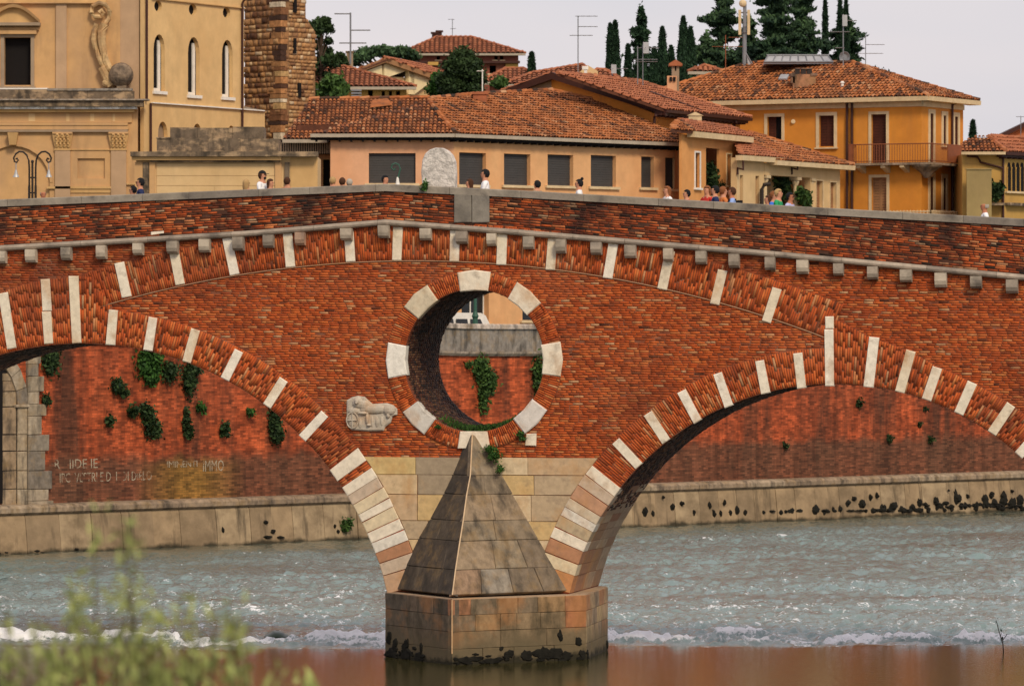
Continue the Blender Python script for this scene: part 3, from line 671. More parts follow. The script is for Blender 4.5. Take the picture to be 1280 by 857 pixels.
for x in cx:
    uc = B2(x, 300)[0]
    if not UL+.3 < uc < UR-.3: continue
    w2 = random.uniform(.115, .145); h = random.uniform(.30, .36); zt_ = string_z(uc)-.072; d0 = random.uniform(.24, .29)
    prof = [(-d0, 0), (-d0, -h*.55), (-d0*.88, -h*.82), (-d0*.6, -h), (.05, -h), (.05, 0)]; prof = [(y+random.uniform(-.008, .008), z) for y, z in prof]
    mb = MB(); n = len(prof); mb.add([(uc-w2, y, zt_+z) for y, z in prof]+[(uc+w2, y, zt_+z) for y, z in prof], [tuple(range(n)), tuple(range(2*n-1, n-1, -1))]+[(k, k+n, (k+1) % n+n, (k+1) % n) for k in range(n)])
    mb.build('corbel', M['coping'], bridge, random.choice([(.50, .42, .33), (.40, .34, .27), (.55, .47, .37), (.36, .30, .24)]) if abs(x-377) > 2 else (.52, .34, .24), local=True)
# plaques under the coping
for x0, x1 in ((568, 589.7), (590.3, 612)):
    block([B2(x0, 278.5), B2(x1, 278), B2(x1, 242), B2(x0, 241)], -.05, .1, (.23, .205, .17) if x0 < 580 else (.25, .225, .19), 'coping', name='stone_plaque', jit=.003)
block([B2(189, 294), B2(205, 291.5), B2(205, 288.5), B2(189, 290)], -.045, .05, w_, jit=0)
# carved lion relief
mb = MB()
def bl(x, y, rx_, ry_, d=.07, yy=-.05): u_, z_ = B2(x, y); mb.ball((u_, yy, z_), 1, 12, 7, 0, sc=(rx_/50, d, ry_/50))
sil = [(434, 500), (441, 496), (448, 494.3), (456, 495.5), (462, 501), (466, 504.5), (474, 504), (484, 503.5), (492, 506), (497, 511), (497, 518), (491, 520), (489, 528), (482, 533), (480, 538), (462, 538.5), (440, 537), (435.5, 533), (434, 520)]
poly = [B2(*p) for p in sil]; c = Vector(B2(462, 518)); nn = len(poly)
mb.add([(c.x, -.07, c.y)]+[(c.x+(p[0]-c.x)*.92, -.07, c.y+(p[1]-c.y)*.92) for p in poly]+[(p[0], -.045, p[1]) for p in poly]+[(p[0], .05, p[1]) for p in poly],
       [(0, 1+(i+1) % nn, 1+i) for i in range(nn)]+[(1+i, 1+(i+1) % nn, 1+nn+(i+1) % nn, 1+nn+i) for i in range(nn)]+[(1+nn+i, 1+nn+(i+1) % nn, 1+2*nn+(i+1) % nn, 1+2*nn+i) for i in range(nn)])
for a in [(448, 503, 7.5, 8, .10), (447.5, 501.5, 4.2, 5, .16), (447.3, 503.5, 1.6, 2, .21), (443, 513, 8.5, 5, .08), (468, 511, 19, 6.5, .10), (487, 512, 9, 7, .11), (457, 507, 8, 7, .08), (455, 516, 8, 2.6, .11), (460, 523, 2.8, 8, .10), (462, 531, 3.5, 2, .10), (486, 519, 2.6, 4, .10), (441.5, 525, 6.5, 9.5, .06), (451, 529, 3, 7, .05), (472, 527, 3, 8, .05), (478, 526, 2.4, 7, .05), (466, 527, 2, 8, .05)]: bl(*a)
u_, z_ = B2(441.5, 525); mb.tube([(u_+.15*math.cos(t), -.105, z_+.20*math.sin(t)) for t in np.linspace(0, 2*PI, 16)], .016, 5)
mb.tube([(u_, -.12, z_+.17), (u_, -.12, z_-.17)], .016, 5); mb.tube([(u_-.12, -.12, z_), (u_+.12, -.12, z_)], .016, 5)
mb.build('lion_relief', M['stone'], bridge, (.50, .44, .36), smooth=False, local=True)['label'] = 'worn stone relief of a lion with a shield'
# memorial stone on the coping
mb = MB(); P = [(528.5, 235), (527, 215), (528.5, 200), (532, 192), (538, 187), (545, 184.7), (553, 185), (560, 188.5), (565, 194), (568.5, 202), (569.5, 215), (569.5, 235)]
pp = [B2(x, y, .15) for x, y in P]; c = Vector((sum(p[0] for p in pp)/12, sum(p[1] for p in pp)/12)); n = 12
mb.add([(c.x+(p[0]-c.x)*.93, .08, c.y+(p[1]-c.y)*.95) for p in pp]+[(p[0], .11, p[1]) for p in pp]+[(p[0], .36, p[1]) for p in pp]+[(c.x+(p[0]-c.x)*.94, .39, c.y+(p[1]-c.y)*.95) for p in pp],
       [tuple(range(n)), tuple(range(4*n-1, 3*n-1, -1))]+[(k*n+i, (k+1)*n+i, (k+1)*n+(i+1) % n, k*n+(i+1) % n) for k in range(3) for i in range(n)])
mb2 = MB(); mb2.v = [tuple(BW_(*p)) for p in mb.v]; mb2.f = mb.f; mb2.t = mb.t
for k in range(0):      # pitted, carved surface
    x, y = random.uniform(531, 566), random.uniform(189, 230)
    if (x-548.5)**2/19**2+(min(y, 206)-206)**2/20**2 > .85: continue
    a = B2(x, y, .08); p = BW_(a[0], .075, a[1]); mb2.ball(p, random.uniform(.02, .05), 6, 4, .3, sc=(1, .5, .7))
tag(mb2.build('memorial_stone', M['carved'], None), 'tall white round-topped carved stone standing on the parapet near its crest', 'memorial stone')
# ================================================================== GROUND, EMBANKMENT, WATER
E0 = Vector(P2(0, 183.)); E1 = Vector(P2(1280, 228.)); ed = (E1-E0).normalized(); en = Vector((ed.y, -ed.x))
EA, EB = E0-ed*45, E1+ed*60
EP = Pl(EA, EB); ST = 7.35     # street level
def ground():
    # town side: street level rising gently to the hill, one sheet to the horizon
    us = [-2500, -400]+list(np.linspace(-45-0, 62+62, 28))+[500, 2500]; ds = [0, 15, 40, 70, 100, 130, 160, 200, 240, 300, 400, 700, 1500, 3500]
    back = Vector((-en.x, -en.y)); V = []; Q = []
    for i, u in enumerate(us):
        for j, d in enumerate(ds):
            p = E0+ed*u+back*d; h = ST+13*(1/(1+math.exp(-(d-140)/28)))-13/(1+math.exp(5))
            if j == 0: h = ST
            V.append((p.x, p.y, h+(.5*math.sin(u*.05+d*.03) if d > 100 else 0)))
    n = len(ds)
    for i in range(len(us)-1):
        for j in range(n-1): Q.append((i*n+j, (i+1)*n+j, (i+1)*n+j+1, i*n+j+1))
    me = mesh_np('town_ground', V, Q, mk('hill_ground', (.07, .09, .035), var=.4, vscale=.2, bump=0, stain=(.16, .13, .08), samt=.6, sscale=.05), smooth=True); tag(link('hill_ground', me), kind='structure')
    mb = MB(); q0, q1 = EA-en*.5, EB-en*.5; r0, r1 = EA-en*10, EB-en*10
    mb.add([(q0.x, q0.y, ST+.02), (q1.x, q1.y, ST+.02), (r1.x, r1.y, ST+.02), (r0.x, r0.y, ST+.02)], [(0, 1, 2, 3)])
    tag(mb.build('street', mk('asphalt', (.06, .058, .055), var=.2, vscale=2)), kind='structure')
    mb = MB(); mb.box(-60, 60, -60, 21, 5.2, 6.25); mb.box(-60, 60, 21, 21.4, -1.5, 6.0)
    tag(mb.build('near_bank', mk('bank_soil', (.08, .09, .035), var=.4, vscale=1.5)), kind='structure')
    mb = MB(); mb.add([(-300, 20, -1.4), (300, 20, -1.4), (300, 420, -1.4), (-300, 420, -1.4)], [(0, 1, 2, 3)])
    tag(mb.build('riverbed', mk('riverbed', (.05, .045, .03))), kind='structure')
ground()

emb = empty('embankment_wall', (E0.x, E0.y, 0), 'tall red brick river embankment wall with stone ledge and grey parapet behind the bridge', 'wall')
M['embrick'] = mk('embankment_brick', (.39, .080, .028), var=.4, vscale=1.8, bump=.4, bscale=14, stain=(.085, .035, .020), samt=.9, sscale=.6, sstretch=(1, 1, .14), slo=.44, shi=.62, stain2=(.48, .115, .042), s2amt=.35, s2scale=.5, s2lo=.5, s2hi=.7)
def emb_material():
    """brick bond in the wall's own coordinates: object x runs along the wall, z up"""
    m = M['embrick']; t = m.node_tree; L = t.links; b = t.nodes['Principled BSDF']
    src = b.inputs['Base Color'].links[0].from_socket
    tcn = node(t, 'ShaderNodeTexCoord'); sx = node(t, 'ShaderNodeSeparateXYZ'); L.new(tcn.outputs['Object'], sx.inputs[0]); cb = node(t, 'ShaderNodeCombineXYZ')
    L.new(sx.outputs['X'], cb.inputs['X']); L.new(sx.outputs['Z'], cb.inputs['Y'])
    br = node(t, 'ShaderNodeTexBrick'); L.new(cb.outputs[0], br.inputs['Vector']); br.inputs['Scale'].default_value = 1
    br.inputs['Brick Width'].default_value = .30; br.inputs['Row Height'].default_value = .085; br.inputs['Mortar Size'].default_value = .009
    br.inputs['Color1'].default_value = (.45, .42, .40, 1); br.inputs['Color2'].default_value = (1.55, 1.4, 1.3, 1); br.inputs['Mortar'].default_value = (.72, .85, .85, 1)
    x = None
    # older, browner masonry at the foot of the wall with a mustard lichen patch
    def rng(s, a, c, d, e):
        n = node(t, 'ShaderNodeMapRange'); L.new(s, n.inputs[0])
        for i, v in zip((1, 2, 3, 4), (a, c, d, e)): n.inputs[i].default_value = v
        return n.outputs[0]
    def mixc(cur, f, c):
        y = node(t, 'ShaderNodeMix', data_type='RGBA'); L.new(f, y.inputs['Factor']); L.new(cur, y.inputs['A']); y.inputs['B'].default_value = (*c, 1); return y.outputs['Result']
    ns = node(t, 'ShaderNodeTexNoise'); ns.inputs['Scale'].default_value = .9; ns.inputs['Detail'].default_value = 6; L.new(cb.outputs[0], ns.inputs['Vector'])
    sm = node(t, 'ShaderNodeMath', operation='MULTIPLY_ADD'); L.new(ns.outputs['Fac'], sm.inputs[0]); sm.inputs[1].default_value = 1.1; L.new(sx.outputs['Z'], sm.inputs[2])
    cur = mixc(src, rng(sm.outputs[0], 3.75, 4.15, .85, 0), (.13, .060, .035))
    s = node(t, 'ShaderNodeMath', operation='SUBTRACT'); L.new(sx.outputs['X'], s.inputs[0]); s.inputs[1].default_value = EP.u(238)
    ab = node(t, 'ShaderNodeMath', operation='ABSOLUTE'); L.new(s.outputs[0], ab.inputs[0])
    f = node(t, 'ShaderNodeMath', operation='MULTIPLY'); L.new(rng(ab.outputs[0], .6, 2.9, .55, 0), f.inputs[0]); L.new(rng(sm.outputs[0], 3.5, 4.0, 1, 0), f.inputs[1])
    cur = mixc(cur, f.outputs[0], (.33, .19, .03))
    x = node(t, 'ShaderNodeMix', data_type='RGBA', blend_type='MULTIPLY'); x.inputs['Factor'].default_value = .85; L.new(cur, x.inputs['A']); L.new(br.outputs['Color'], x.inputs['B'])
    mp2 = node(t, 'ShaderNodeMapping'); mp2.inputs['Scale'].default_value = (2.2, .22, 1); L.new(cb.outputs[0], mp2.inputs['Vector']); n2 = node(t, 'ShaderNodeTexNoise'); n2.inputs['Scale'].default_value = 1; n2.inputs['Detail'].default_value = 7; n2.inputs['Roughness'].default_value = .65; L.new(mp2.outputs[0], n2.inputs['Vector'])
    vm = node(t, 'ShaderNodeVectorMath', operation='SCALE'); L.new(x.outputs['Result'], vm.inputs[0]); L.new(rng(n2.outputs['Fac'], .34, .64, .60, 1.25), vm.inputs['Scale'])
    L.new(vm.outputs[0], b.inputs['Base Color'])
emb_material()
EMW = Matrix.Translation((EA.x, EA.y, 0)) @ Matrix.Rotation(math.atan2(ed.y, ed.x), 4, 'Z')
def emb_obj(mb, name, mat, color=None, kind=None):
    """mb in wall coordinates: x along, y into the bank, z up"""
    me = bpy.data.meshes.new(name); me.from_pydata([tuple(v) for v in mb.v], [], mb.f); me.materials.append(M[mat]); me.update()
    a = me.attributes.new('tint', 'FLOAT', 'FACE'); a.data.foreach_set('value', mb.t)
    o = link(name, me, emb, EMW, color)
    if kind: o['kind'] = kind
    return o
LT = EP.len
UJ = [0, EP.u(0), EP.u(590), LT]; ZJ = [.72, .68, .03, 0]
def dz(u): return float(np.interp(u, UJ, ZJ))
mb = MB()
for a, b_ in zip(UJ[:-1], UJ[1:]): mb.hexa([(a, 0, -1.4), (b_, 0, -1.4), (b_, 1.2, -1.4), (a, 1.2, -1.4), (a, 0, 7.1+dz(a)), (b_, 0, 7.1+dz(b_)), (b_, 1.2, 7.1+dz(b_)), (a, 1.2, 7.1+dz(a))])
emb_obj(mb, 'brick_face', 'embrick')
M['apron'] = mk('stone_apron', None, var=.18, vscale=2, bump=.4, bscale=14, stain=(.17, .12, .07), samt=.75, sscale=.6, sstretch=(1, 1, 1.4), slo=.46, shi=.62, stain2=(.06, .045, .03), s2amt=.8, s2scale=.9, s2stretch=(1.6, 1.6, .22), s2lo=.57, s2hi=.70)
tide(M['apron'], .02, .16, (.03, .026, .015), .30, .9)
u = 0
while u < LT:
    v = min(LT, u+random.uniform(1.1, 1.9)); j = random.uniform(-.02, .02)
    mb = MB(); n = 7; prof = [(-.56, -1.3), (-.54+j, 0), (-.50+j, .45), (-.45+j, .9), (-.40+j, 1.3), (-.36, 1.42), (.02, 1.42)]
    mb.add([(u+.012, y, z) for y, z in prof]+[(v-.012, y, z) for y, z in prof], [tuple(range(n))[::-1], tuple(range(n, 2*n))]+[(k, n+k, n+k+1, k+1) for k in range(n-1)])
    emb_obj(mb, 'apron_stone', 'apron', random.choice([(.34, .24, .14), (.28, .20, .12), (.38, .28, .17)])); u = v
mb = MB(); mb.box(0, LT, -.34, .01, -1.3, 1.36); emb_obj(mb, 'apron_core', 'moss')
u = 0
while u < LT:
    v = min(LT, u+random.uniform(2.2, 3.6)); mb = MB(); prof = [(0, 1.43), (-.42, 1.43), (-.50, 1.50), (-.50, 1.66), (-.40, 1.76), (0, 1.80)]; n = 6
    mb.add([(u+.008, y, z) for y, z in prof]+[(v-.008, y, z) for y, z in prof], [tuple(range(n))[::-1], tuple(range(n, 2*n))]+[(k, n+k, n+k+1, k+1) for k in range(n-1)])
    emb_obj(mb, 'ledge_stone', 'stoned', random.choice([(.30, .22, .15), (.34, .26, .18), (.26, .19, .13)])); u = v
u = 0
while u < LT:
    v = min(LT, u+random.uniform(1.6, 2.2))
    for nm, prof in (('parapet_stone', [(-.05, 7.28), (-.05, 8.2), (.35, 8.2), (.35, 7.28)]), ('parapet_foot', [(0, 7.1), (-.10, 7.1), (-.18, 7.2), (-.18, 7.28), (.36, 7.28), (.36, 7.1)]), ('parapet_cap', [(-.14, 8.2), (-.14, 8.36), (-.1, 8.4), (.42, 8.4), (.42, 8.2)])):
        n = len(prof); mb = MB(); mb.add([(u+.006, y, z+dz(u)) for y, z in prof]+[(v-.006, y, z+dz(v)) for y, z in prof], [tuple(range(n))[::-1], tuple(range(n, 2*n))]+[(k, n+k, n+(k+1) % n, (k+1) % n) for k in range(n)])
        emb_obj(mb, nm, 'stoned', {'parapet_stone': (.25, .22, .19), 'parapet_foot': (.30, .25, .2), 'parapet_cap': (.50, .42, .36)}[nm])
    u = v
# faint painted words on the brickwork
M['paint'] = None
pm = bpy.data.materials.new('faded_paint'); pm.use_nodes = True; M['paint'] = pm
t = pm.node_tree; b = t.nodes['Principled BSDF']; b.inputs['Base Color'].default_value = (.52, .42, .30, 1); b.inputs['Roughness'].default_value = .9
g = node(t, 'ShaderNodeNewGeometry'); nn_ = node(t, 'ShaderNodeTexNoise'); nn_.inputs['Scale'].default_value = 3.2; nn_.inputs['Detail'].default_value = 5; t.links.new(g.outputs['Position'], nn_.inputs['Vector'])
mrn = node(t, 'ShaderNodeMapRange'); t.links.new(nn_.outputs['Fac'], mrn.inputs[0])
for i, v in zip((1, 2, 3, 4), (.42, .58, .0, .58)): mrn.inputs[i].default_value = v
t.links.new(mrn.outputs[0], b.inputs['Alpha'])
def words(s, px, py, hpx, wpx):
    c = bpy.data.curves.new('painted_words', 'FONT'); c.body = s; c.size = 1; c.extrude = .004; c.resolution_u = 2
    o = bpy.data.objects.new('painted_words', c); COL.objects.link(o); bpy.context.view_layer.update()
    dm = o.dimensions; p = EP.hit(px, py, .015); q = EP.hit(px+wpx, py, .015); h = hpx*p.y/F
    dm = (dm.x, dm.y); me = bpy.data.meshes.new_from_object(o.evaluated_get(bpy.context.evaluated_depsgraph_get())); bpy.data.objects.remove(o)
    me.name = 'painted_words'; me.materials.clear(); me.materials.append(pm)
    Mw = Matrix.Translation(p) @ Matrix.Rotation(math.atan2(ed.y, ed.x), 4, 'Z') @ Matrix.Rotation(PI/2, 4, 'X') @ Matrix.Diagonal(((q-p).xy.length/dm[0], h/(.7), 1, 1))
    link('painted_words', me, emb, Mw)
words('IR   IIDE IE', 64, 586, 12, 57); words('IPC  VESTRI E D  I  DI DIELO', 74, 603, 12, 115); words('IMIMENTI', 208, 584, 8, 38); words('IMMO', 253, 589, 14, 26)

# stone water gate at the left
def wall_block(parent, pl, r, o0, o1, color, mat='stoned', name='stone_block', ch=.02, jit=.01):
    u0, z0, u1, z1 = r; g = .006
    q = [(u0+g, z0+g), (u1-g, z0+g), (u1-g, z1-g), (u0+g, z1-g)]; q = [(a+random.uniform(-jit, jit), b+random.uniform(-jit, jit)) for a, b in q]; c = (sum(a for a, b in q)/4, sum(b for a, b in q)/4)
    mb = MB(); ins = [(a+(c[0]-a)*.06, b+(c[1]-b)*.06) for a, b in q]
    vs = [pl.pt(a, b, o1) for a, b in ins]+[pl.pt(a, b, o1-ch) for a, b in q]+[pl.pt(a, b, o0) for a, b in q]
    mb.add(vs, [(0, 1, 2, 3)]+[(i+4, (i+1) % 4+4, (i+1) % 4, i) for i in range(4)]+[(i+8, (i+1) % 4+8, (i+1) % 4+4, i+4) for i in range(4)])
    return mb.build(name, M[mat], parent, color)
gate = empty('water_gate', EP.hit(10, 634), 'old grey stone arched gateway with quoins set in the brick embankment wall', 'gateway')
qc = [(.30, .24, .17), (.24, .20, .155), (.36, .29, .21), (.20, .165, .13)]
ys = [443, 454.5, 470, 489.5, 505, 520, 543, 563.5, 588, 611, 625.5, 632]; xr = [48, 45, 52, 46, 55, 49, 58.5, 53.5, 62, 57.5, 64]
for k in range(11): 
    wall_block(gate, EP, EP.rect(32, ys[k], xr[k], ys[k+1]), -.2, .16, random.choice(qc))
for y0, y1 in zip([508, 543, 563.5, 588, 611], [543, 563.5, 588, 611, 632]):
    wall_block(gate, EP, EP.rect(20, y0, 32, y1), -.7, .10, random.choice([(.42, .34, .24), (.36, .28, .19)]))
wall_block(gate, EP, EP.rect(17, 505, 33.5, 508.5), -.7, .18, (.42, .34, .25))
c = EP.uz(-31, 508); r1 = EP.uz(20, 508)[0]-c[0]; r2 = EP.uz(33, 508)[0]-c[0]
for k in range(11):
    a0, a1 = PI*k/11+.006, PI*(k+1)/11-.006; mb = MB()
    mb.prism([EP.pt(c[0]+rr*math.cos(a), c[1]+rr*math.sin(a), .12) for a, rr in ((a0, r1), (a0, r2), (a1, r2), (a1, r1))], (-EP.n.x*.8, -EP.n.y*.8, 0)); mb.build('arch_stone', M['stoned'], gate, random.choice(qc))
mb = MB(); pts = [(c[0]+r1*math.cos(PI*k/16), c[1]+r1*math.sin(PI*k/16)) for k in range(17)]+[(c[0]-r1, 1.85), (c[0]+r1, 1.85)]
mb.prism([EP.pt(a, b, .03) for a, b in pts], (-EP.n.x*-.01, -EP.n.y*-.01, 0)); mb.build('opening', M['dark'], gate)
for k, (x0, x1) in enumerate(((3, 19.5),)):
    for y0, y1 in zip([466, 476, 489, 508, 543, 563.5, 588, 611], [476, 489, 508, 543, 563.5, 588, 611, 632]):
        wall_block(gate, EP, EP.rect(2+max(0, (508-y1)*.0), y0, 19.7, y1), -.2, .05, random.choice([(.30, .21, .13), (.26, .18, .12), (.34, .25, .16)]))

# ---- plants growing on walls
def leaf_mesh(name, pts, size, mat, tint=None, up=0., elong=1.6):
    """pts (N,3) centres -> N small quads in random attitudes"""
    N = len(pts); d = RNG.normal(size=(N, 3)); d[:, 2] += up; d /= np.linalg.norm(d, axis=1)[:, None]+1e-9
    e = np.cross(d, RNG.normal(size=(N, 3))); e /= np.linalg.norm(e, axis=1)[:, None]+1e-9
    sz_ = size*RNG.uniform(.6, 1.3, (N, 1)); a = d*sz_*elong*.5; b_ = e*sz_*.5
    V = np.stack([pts-a, pts+b_*.8, pts+a, pts-b_*.8], 1)
    return mesh_np(name, V.reshape(-1, 3), np.arange(N*4).reshape(-1, 4), M[mat], RNG.random(N) if tint is None else tint)
def blob_pts(n, c, r, sag=0.):
    p = RNG.normal(size=(n, 3)); p /= np.linalg.norm(p, axis=1)[:, None]; p *= np.abs(RNG.normal(0, .62, (n, 1)))**.8
    p[:, 2] -= sag*(p[:, 0]**2)
    return np.array(c)[None]+p*np.array(r)[None]
def wall_plant(pl, blobs, label, name='wall_plant', group=None, mat='leaf_ivy', off=.15, size=.125, dens=1.5):
    pts = []
    for x, y, rx, ry in blobs:
        c = pl.hit(x, y, off); s = c.y/F; n = int(max(30, rx*ry*5.5*dens)); q = blob_pts(n, (0, 0, 0), (rx*s, .22, ry*s))
        ang = math.atan2(pl.e.y, pl.e.x); R_ = np.array([[math.cos(ang), -math.sin(ang), 0], [math.sin(ang), math.cos(ang), 0], [0, 0, 1]])
        pts.append(q@R_.T+np.array(c)[None])
    P_ = np.concatenate(pts); c = P_.mean(0); me = leaf_mesh('foliage', P_-c, size, mat, elong=1.4)
    o = link(name, me, None, Matrix.Translation(c)); tag(o, label, 'plant', group)
    return o
G_ = 'plants growing out of the embankment wall'
for bl_, lb, mt in [
 ([(187, 523, 9, 13), (192, 537, 11, 10), (181, 512, 7, 9)], 'largest dark bush in the middle of the red wall under the left arch', 'leaf_dark'),
 ([(167, 514, 7, 8)], 'small round bush touching the left side of the largest wall bush', 'leaf_dark'),
 ([(147, 482, 9, 9), (155, 491, 6, 6)], 'small leafy tuft up and left of the largest wall bush', 'leaf_dark'),
 ([(138, 526, 6, 8)], 'dull brownish tuft left of the largest wall bush', 'leaf_dark'),
 ([(233, 528, 4, 16), (236, 540, 5, 8)], 'narrow hanging strand of leaves right of the largest wall bush', 'leaf_dark'),
 ([(251, 509, 6, 6)], 'small bright tuft high on the red wall under the left arch', 'leaf_ivy'),
 ([(281, 536, 6, 9)], 'rounded tuft alone on the red wall right of the hanging strand', 'leaf_dark'),
 ([(187, 452, 19, 19), (190, 470, 10, 12)], 'large creeper hanging from the top of the wall just under the left arch', 'leaf_ivy'),
 ([(213, 464, 12, 12)], 'creeper patch right of the large creeper under the left arch', 'leaf_dark'),
 ([(237, 472, 10, 20), (243, 462, 9, 8)], 'dark creeper hanging beside the arch bricks', 'leaf_dark'),
 ([(64, 448, 12, 20)], 'dark creeper beside the stone water gate', 'leaf_dark'),
 ([(58, 500, 5, 8)], 'thin tuft beside the quoins of the water gate', 'leaf_dark'),
 ([(344, 527, 8, 19), (347, 543, 9, 12)], 'bush tight beside the third white stone from the pier on the left arch', 'leaf_dark'),
 ([(313, 515, 4, 5)], 'tiny tuft left of the bush beside the left arch ring', 'leaf_ivy'),
 ([(602, 462, 13, 17), (612, 478, 11, 14), (605, 496, 7, 20)], 'bright green creeper on the wall seen in the middle of the round opening', 'leaf_green'),
 ([(673, 470, 8, 24)], 'green creeper cut off by the right edge of the round opening', 'leaf_green'),
 ([(586, 456, 4, 4)], 'tiny green tuft left of the creeper seen through the round opening', 'leaf_green')]:
    wall_plant(EP, bl_, lb, group=G_, mat=mt)
for x, y, r_, lb in [(1073, 504, 5, 'topmost dark tuft on the red wall just under the right arch crown'), (1149, 530, 3, 'tiny dark tuft high on the wall right of centre under the right arch'), (1163, 549, 4.5, 'rightmost dark tuft on the red wall under the right arch'), (1111, 548, 4, 'dark tuft midway up the wall under the right arch'), (981, 557, 4, 'leftmost dark tuft on the red wall under the right arch'), (1156, 511, 3, 'tiny dark tuft right under the bricks of the right arch')]:
    wall_plant(EP, [(x, y, r_, r_*1.2)], lb, name='wall_tuft', group='small tufts under the right arch', mat='leaf_dark', size=.12, off=.03)
EPa = Pl(EA+en*.52, EB+en*.52)
wall_plant(EPa, [(433, 655, 7, 7), (430, 661, 4, 5)], 'bright green tuft sprouting from the stone apron at the waterline', group=G_, mat='leaf_green', size=.13, off=.02)
# dark weed and mussel clumps on the apron
def splat(mb, p, e, nn, rx, rz, h):
    k = 13; P_ = [(rx*random.uniform(.62, 1.1)*math.cos(2*PI*i/k), rz*random.uniform(.62, 1.1)*math.sin(2*PI*i/k)) for i in range(k)]; E = Vector((e[0], e[1], 0)); N3 = Vector((nn[0], nn[1], 0)); Z = Vector((0, 0, 1)); p = Vector(p)
    vs = [p+N3*h]+[p+E*a*.6+Z*b*.6+N3*h*random.uniform(.6, 1.1) for a, b in P_]+[p+E*a+Z*b-N3*.04 for a, b in P_]
    mb.add(vs, [(0, 1+i, 1+(i+1) % k) for i in range(k)]+[(1+i, 1+k+i, 1+k+(i+1) % k, 1+(i+1) % k) for i in range(k)])
mb = MB()
def clump(pl, x, y, rx, ry, off=.0): 
    p = pl.hit(x, y, off); s = p.y/F
    for _ in range(3): splat(mb, p+Vector((random.uniform(-.3, .3)*rx*s, 0, random.uniform(-.3, .3)*ry*s)), pl.e, pl.n, rx*s*random.uniform(.6, .95), ry*s*random.uniform(.6, .95), .045)
for x, y, rx, ry in [(841, 633, 4, 5), (816, 642, 4, 5), (806, 641, 6, 8), (830, 621, 2.5, 3), (853, 629, 3.5, 4), (868, 640, 4, 5), (888, 631, 3, 5), (893, 641, 4, 6), (901, 641, 3, 5), (906, 628, 3, 4), (914, 641, 4, 5), (922, 639, 5, 7), (932, 640, 4, 5), (955, 640, 3, 4), (976, 640, 5, 5), (991, 639, 8, 6), (1018, 637, 10, 8), (1030, 640, 5, 5), (1041, 637, 3, 4), (1050, 637, 6, 6), (1060, 628, 6, 6), (1068, 622, 4, 4), (1078, 630, 8, 7), (1089, 621, 3, 5), (1097, 619, 3, 4), (1091, 637, 5, 5), (1104, 634, 7, 6), (1116, 634, 10, 8), (1128, 636, 8, 6), (1140, 634, 7, 6), (1150, 628, 6, 8), (1160, 637, 6, 5), (1170, 626, 6, 6), (1180, 637, 5, 4), (1190, 634, 8, 6), (1197, 622, 8, 10), (1208, 632, 9, 8), (1220, 633, 8, 8), (1232, 626, 10, 11), (1243, 630, 9, 9), (1254, 623, 9, 10), (1264, 630, 10, 9), (1275, 625, 10, 9), (1240, 618, 6, 6), (1210, 620, 3, 4), (1266, 613, 3, 3), (1186, 613, 2, 2), (333, 653, 4, 4), (341, 664, 5, 3), (333, 671, 10, 3), (350, 671, 8, 2), (279, 662, 2.5, 4), (419, 657, 2, 3), (423, 663, 3, 4), (46, 688, 8, 3), (8, 690, 7, 2), (95, 686, 6, 2)]: clump(EPa, x, y, rx, ry)
for _ in range(80): x = 1280-abs(random.gauss(0, 150)); clump(EPa, x, 648-x*.0085+random.uniform(-9, 0)*(x > 1150)-1, random.uniform(4, 11), random.uniform(1.2, 3.5))
for x in range(0, 430, 17):
    if x % 3 == 0: clump(EPa, x+random.uniform(-4, 4), 692-x*.035+random.uniform(-1, 0), random.uniform(5, 9), 1.3)
o = mb.build('river_weed', M['moss']); tag(o, 'dark weed clumps along the waterline of the stone apron', None, kind='stuff')
# growth on the bridge itself
BP = Pl((O.x-E_.x*20, O.y-E_.y*20), (O.x+E_.x*20, O.y+E_.y*20))
for bl_, lb in [([(612, 561, 8, 5), (618, 569, 8, 7)], 'green tuft right of the cutwater tip under the round opening'), ([(625, 586, 5, 5)], 'smaller tuft on the right slope of the cutwater'), ([(651, 542, 6, 4), (654, 548, 4, 3)], 'dark tuft under the lower right white stone of the round opening'), ([(532, 232, 4, 6), (530, 236, 4, 3)], 'weed growing at the left foot of the memorial stone'), ([(548, 533, 4, 3)], 'tiny weed at the lower left rim of the round opening')]:
    wall_plant(BP, bl_, lb, group='weeds growing on the bridge', mat='leaf_ivy', size=.045, off=.22 if bl_[0][1] > 555 and bl_[0][0] < 630 else .06, dens=2.5)
pts = []
for k in range(2600):
    a = random.gauss(-PI/2+.10, .27); y = random.uniform(.02, 1.6); r = CO[2]-random.uniform(0, .14)*math.exp(-abs(a+PI/2-.1)*1.5); q = cp(CO, a, r); pts.append(BW_(q[0], y, q[1]))
me = leaf_mesh('grass', np.array(pts), .055, 'grass', up=2.5, elong=2.2); tag(link('grass', me), 'short grass growing inside the bottom of the round opening', None, kind='stuff')
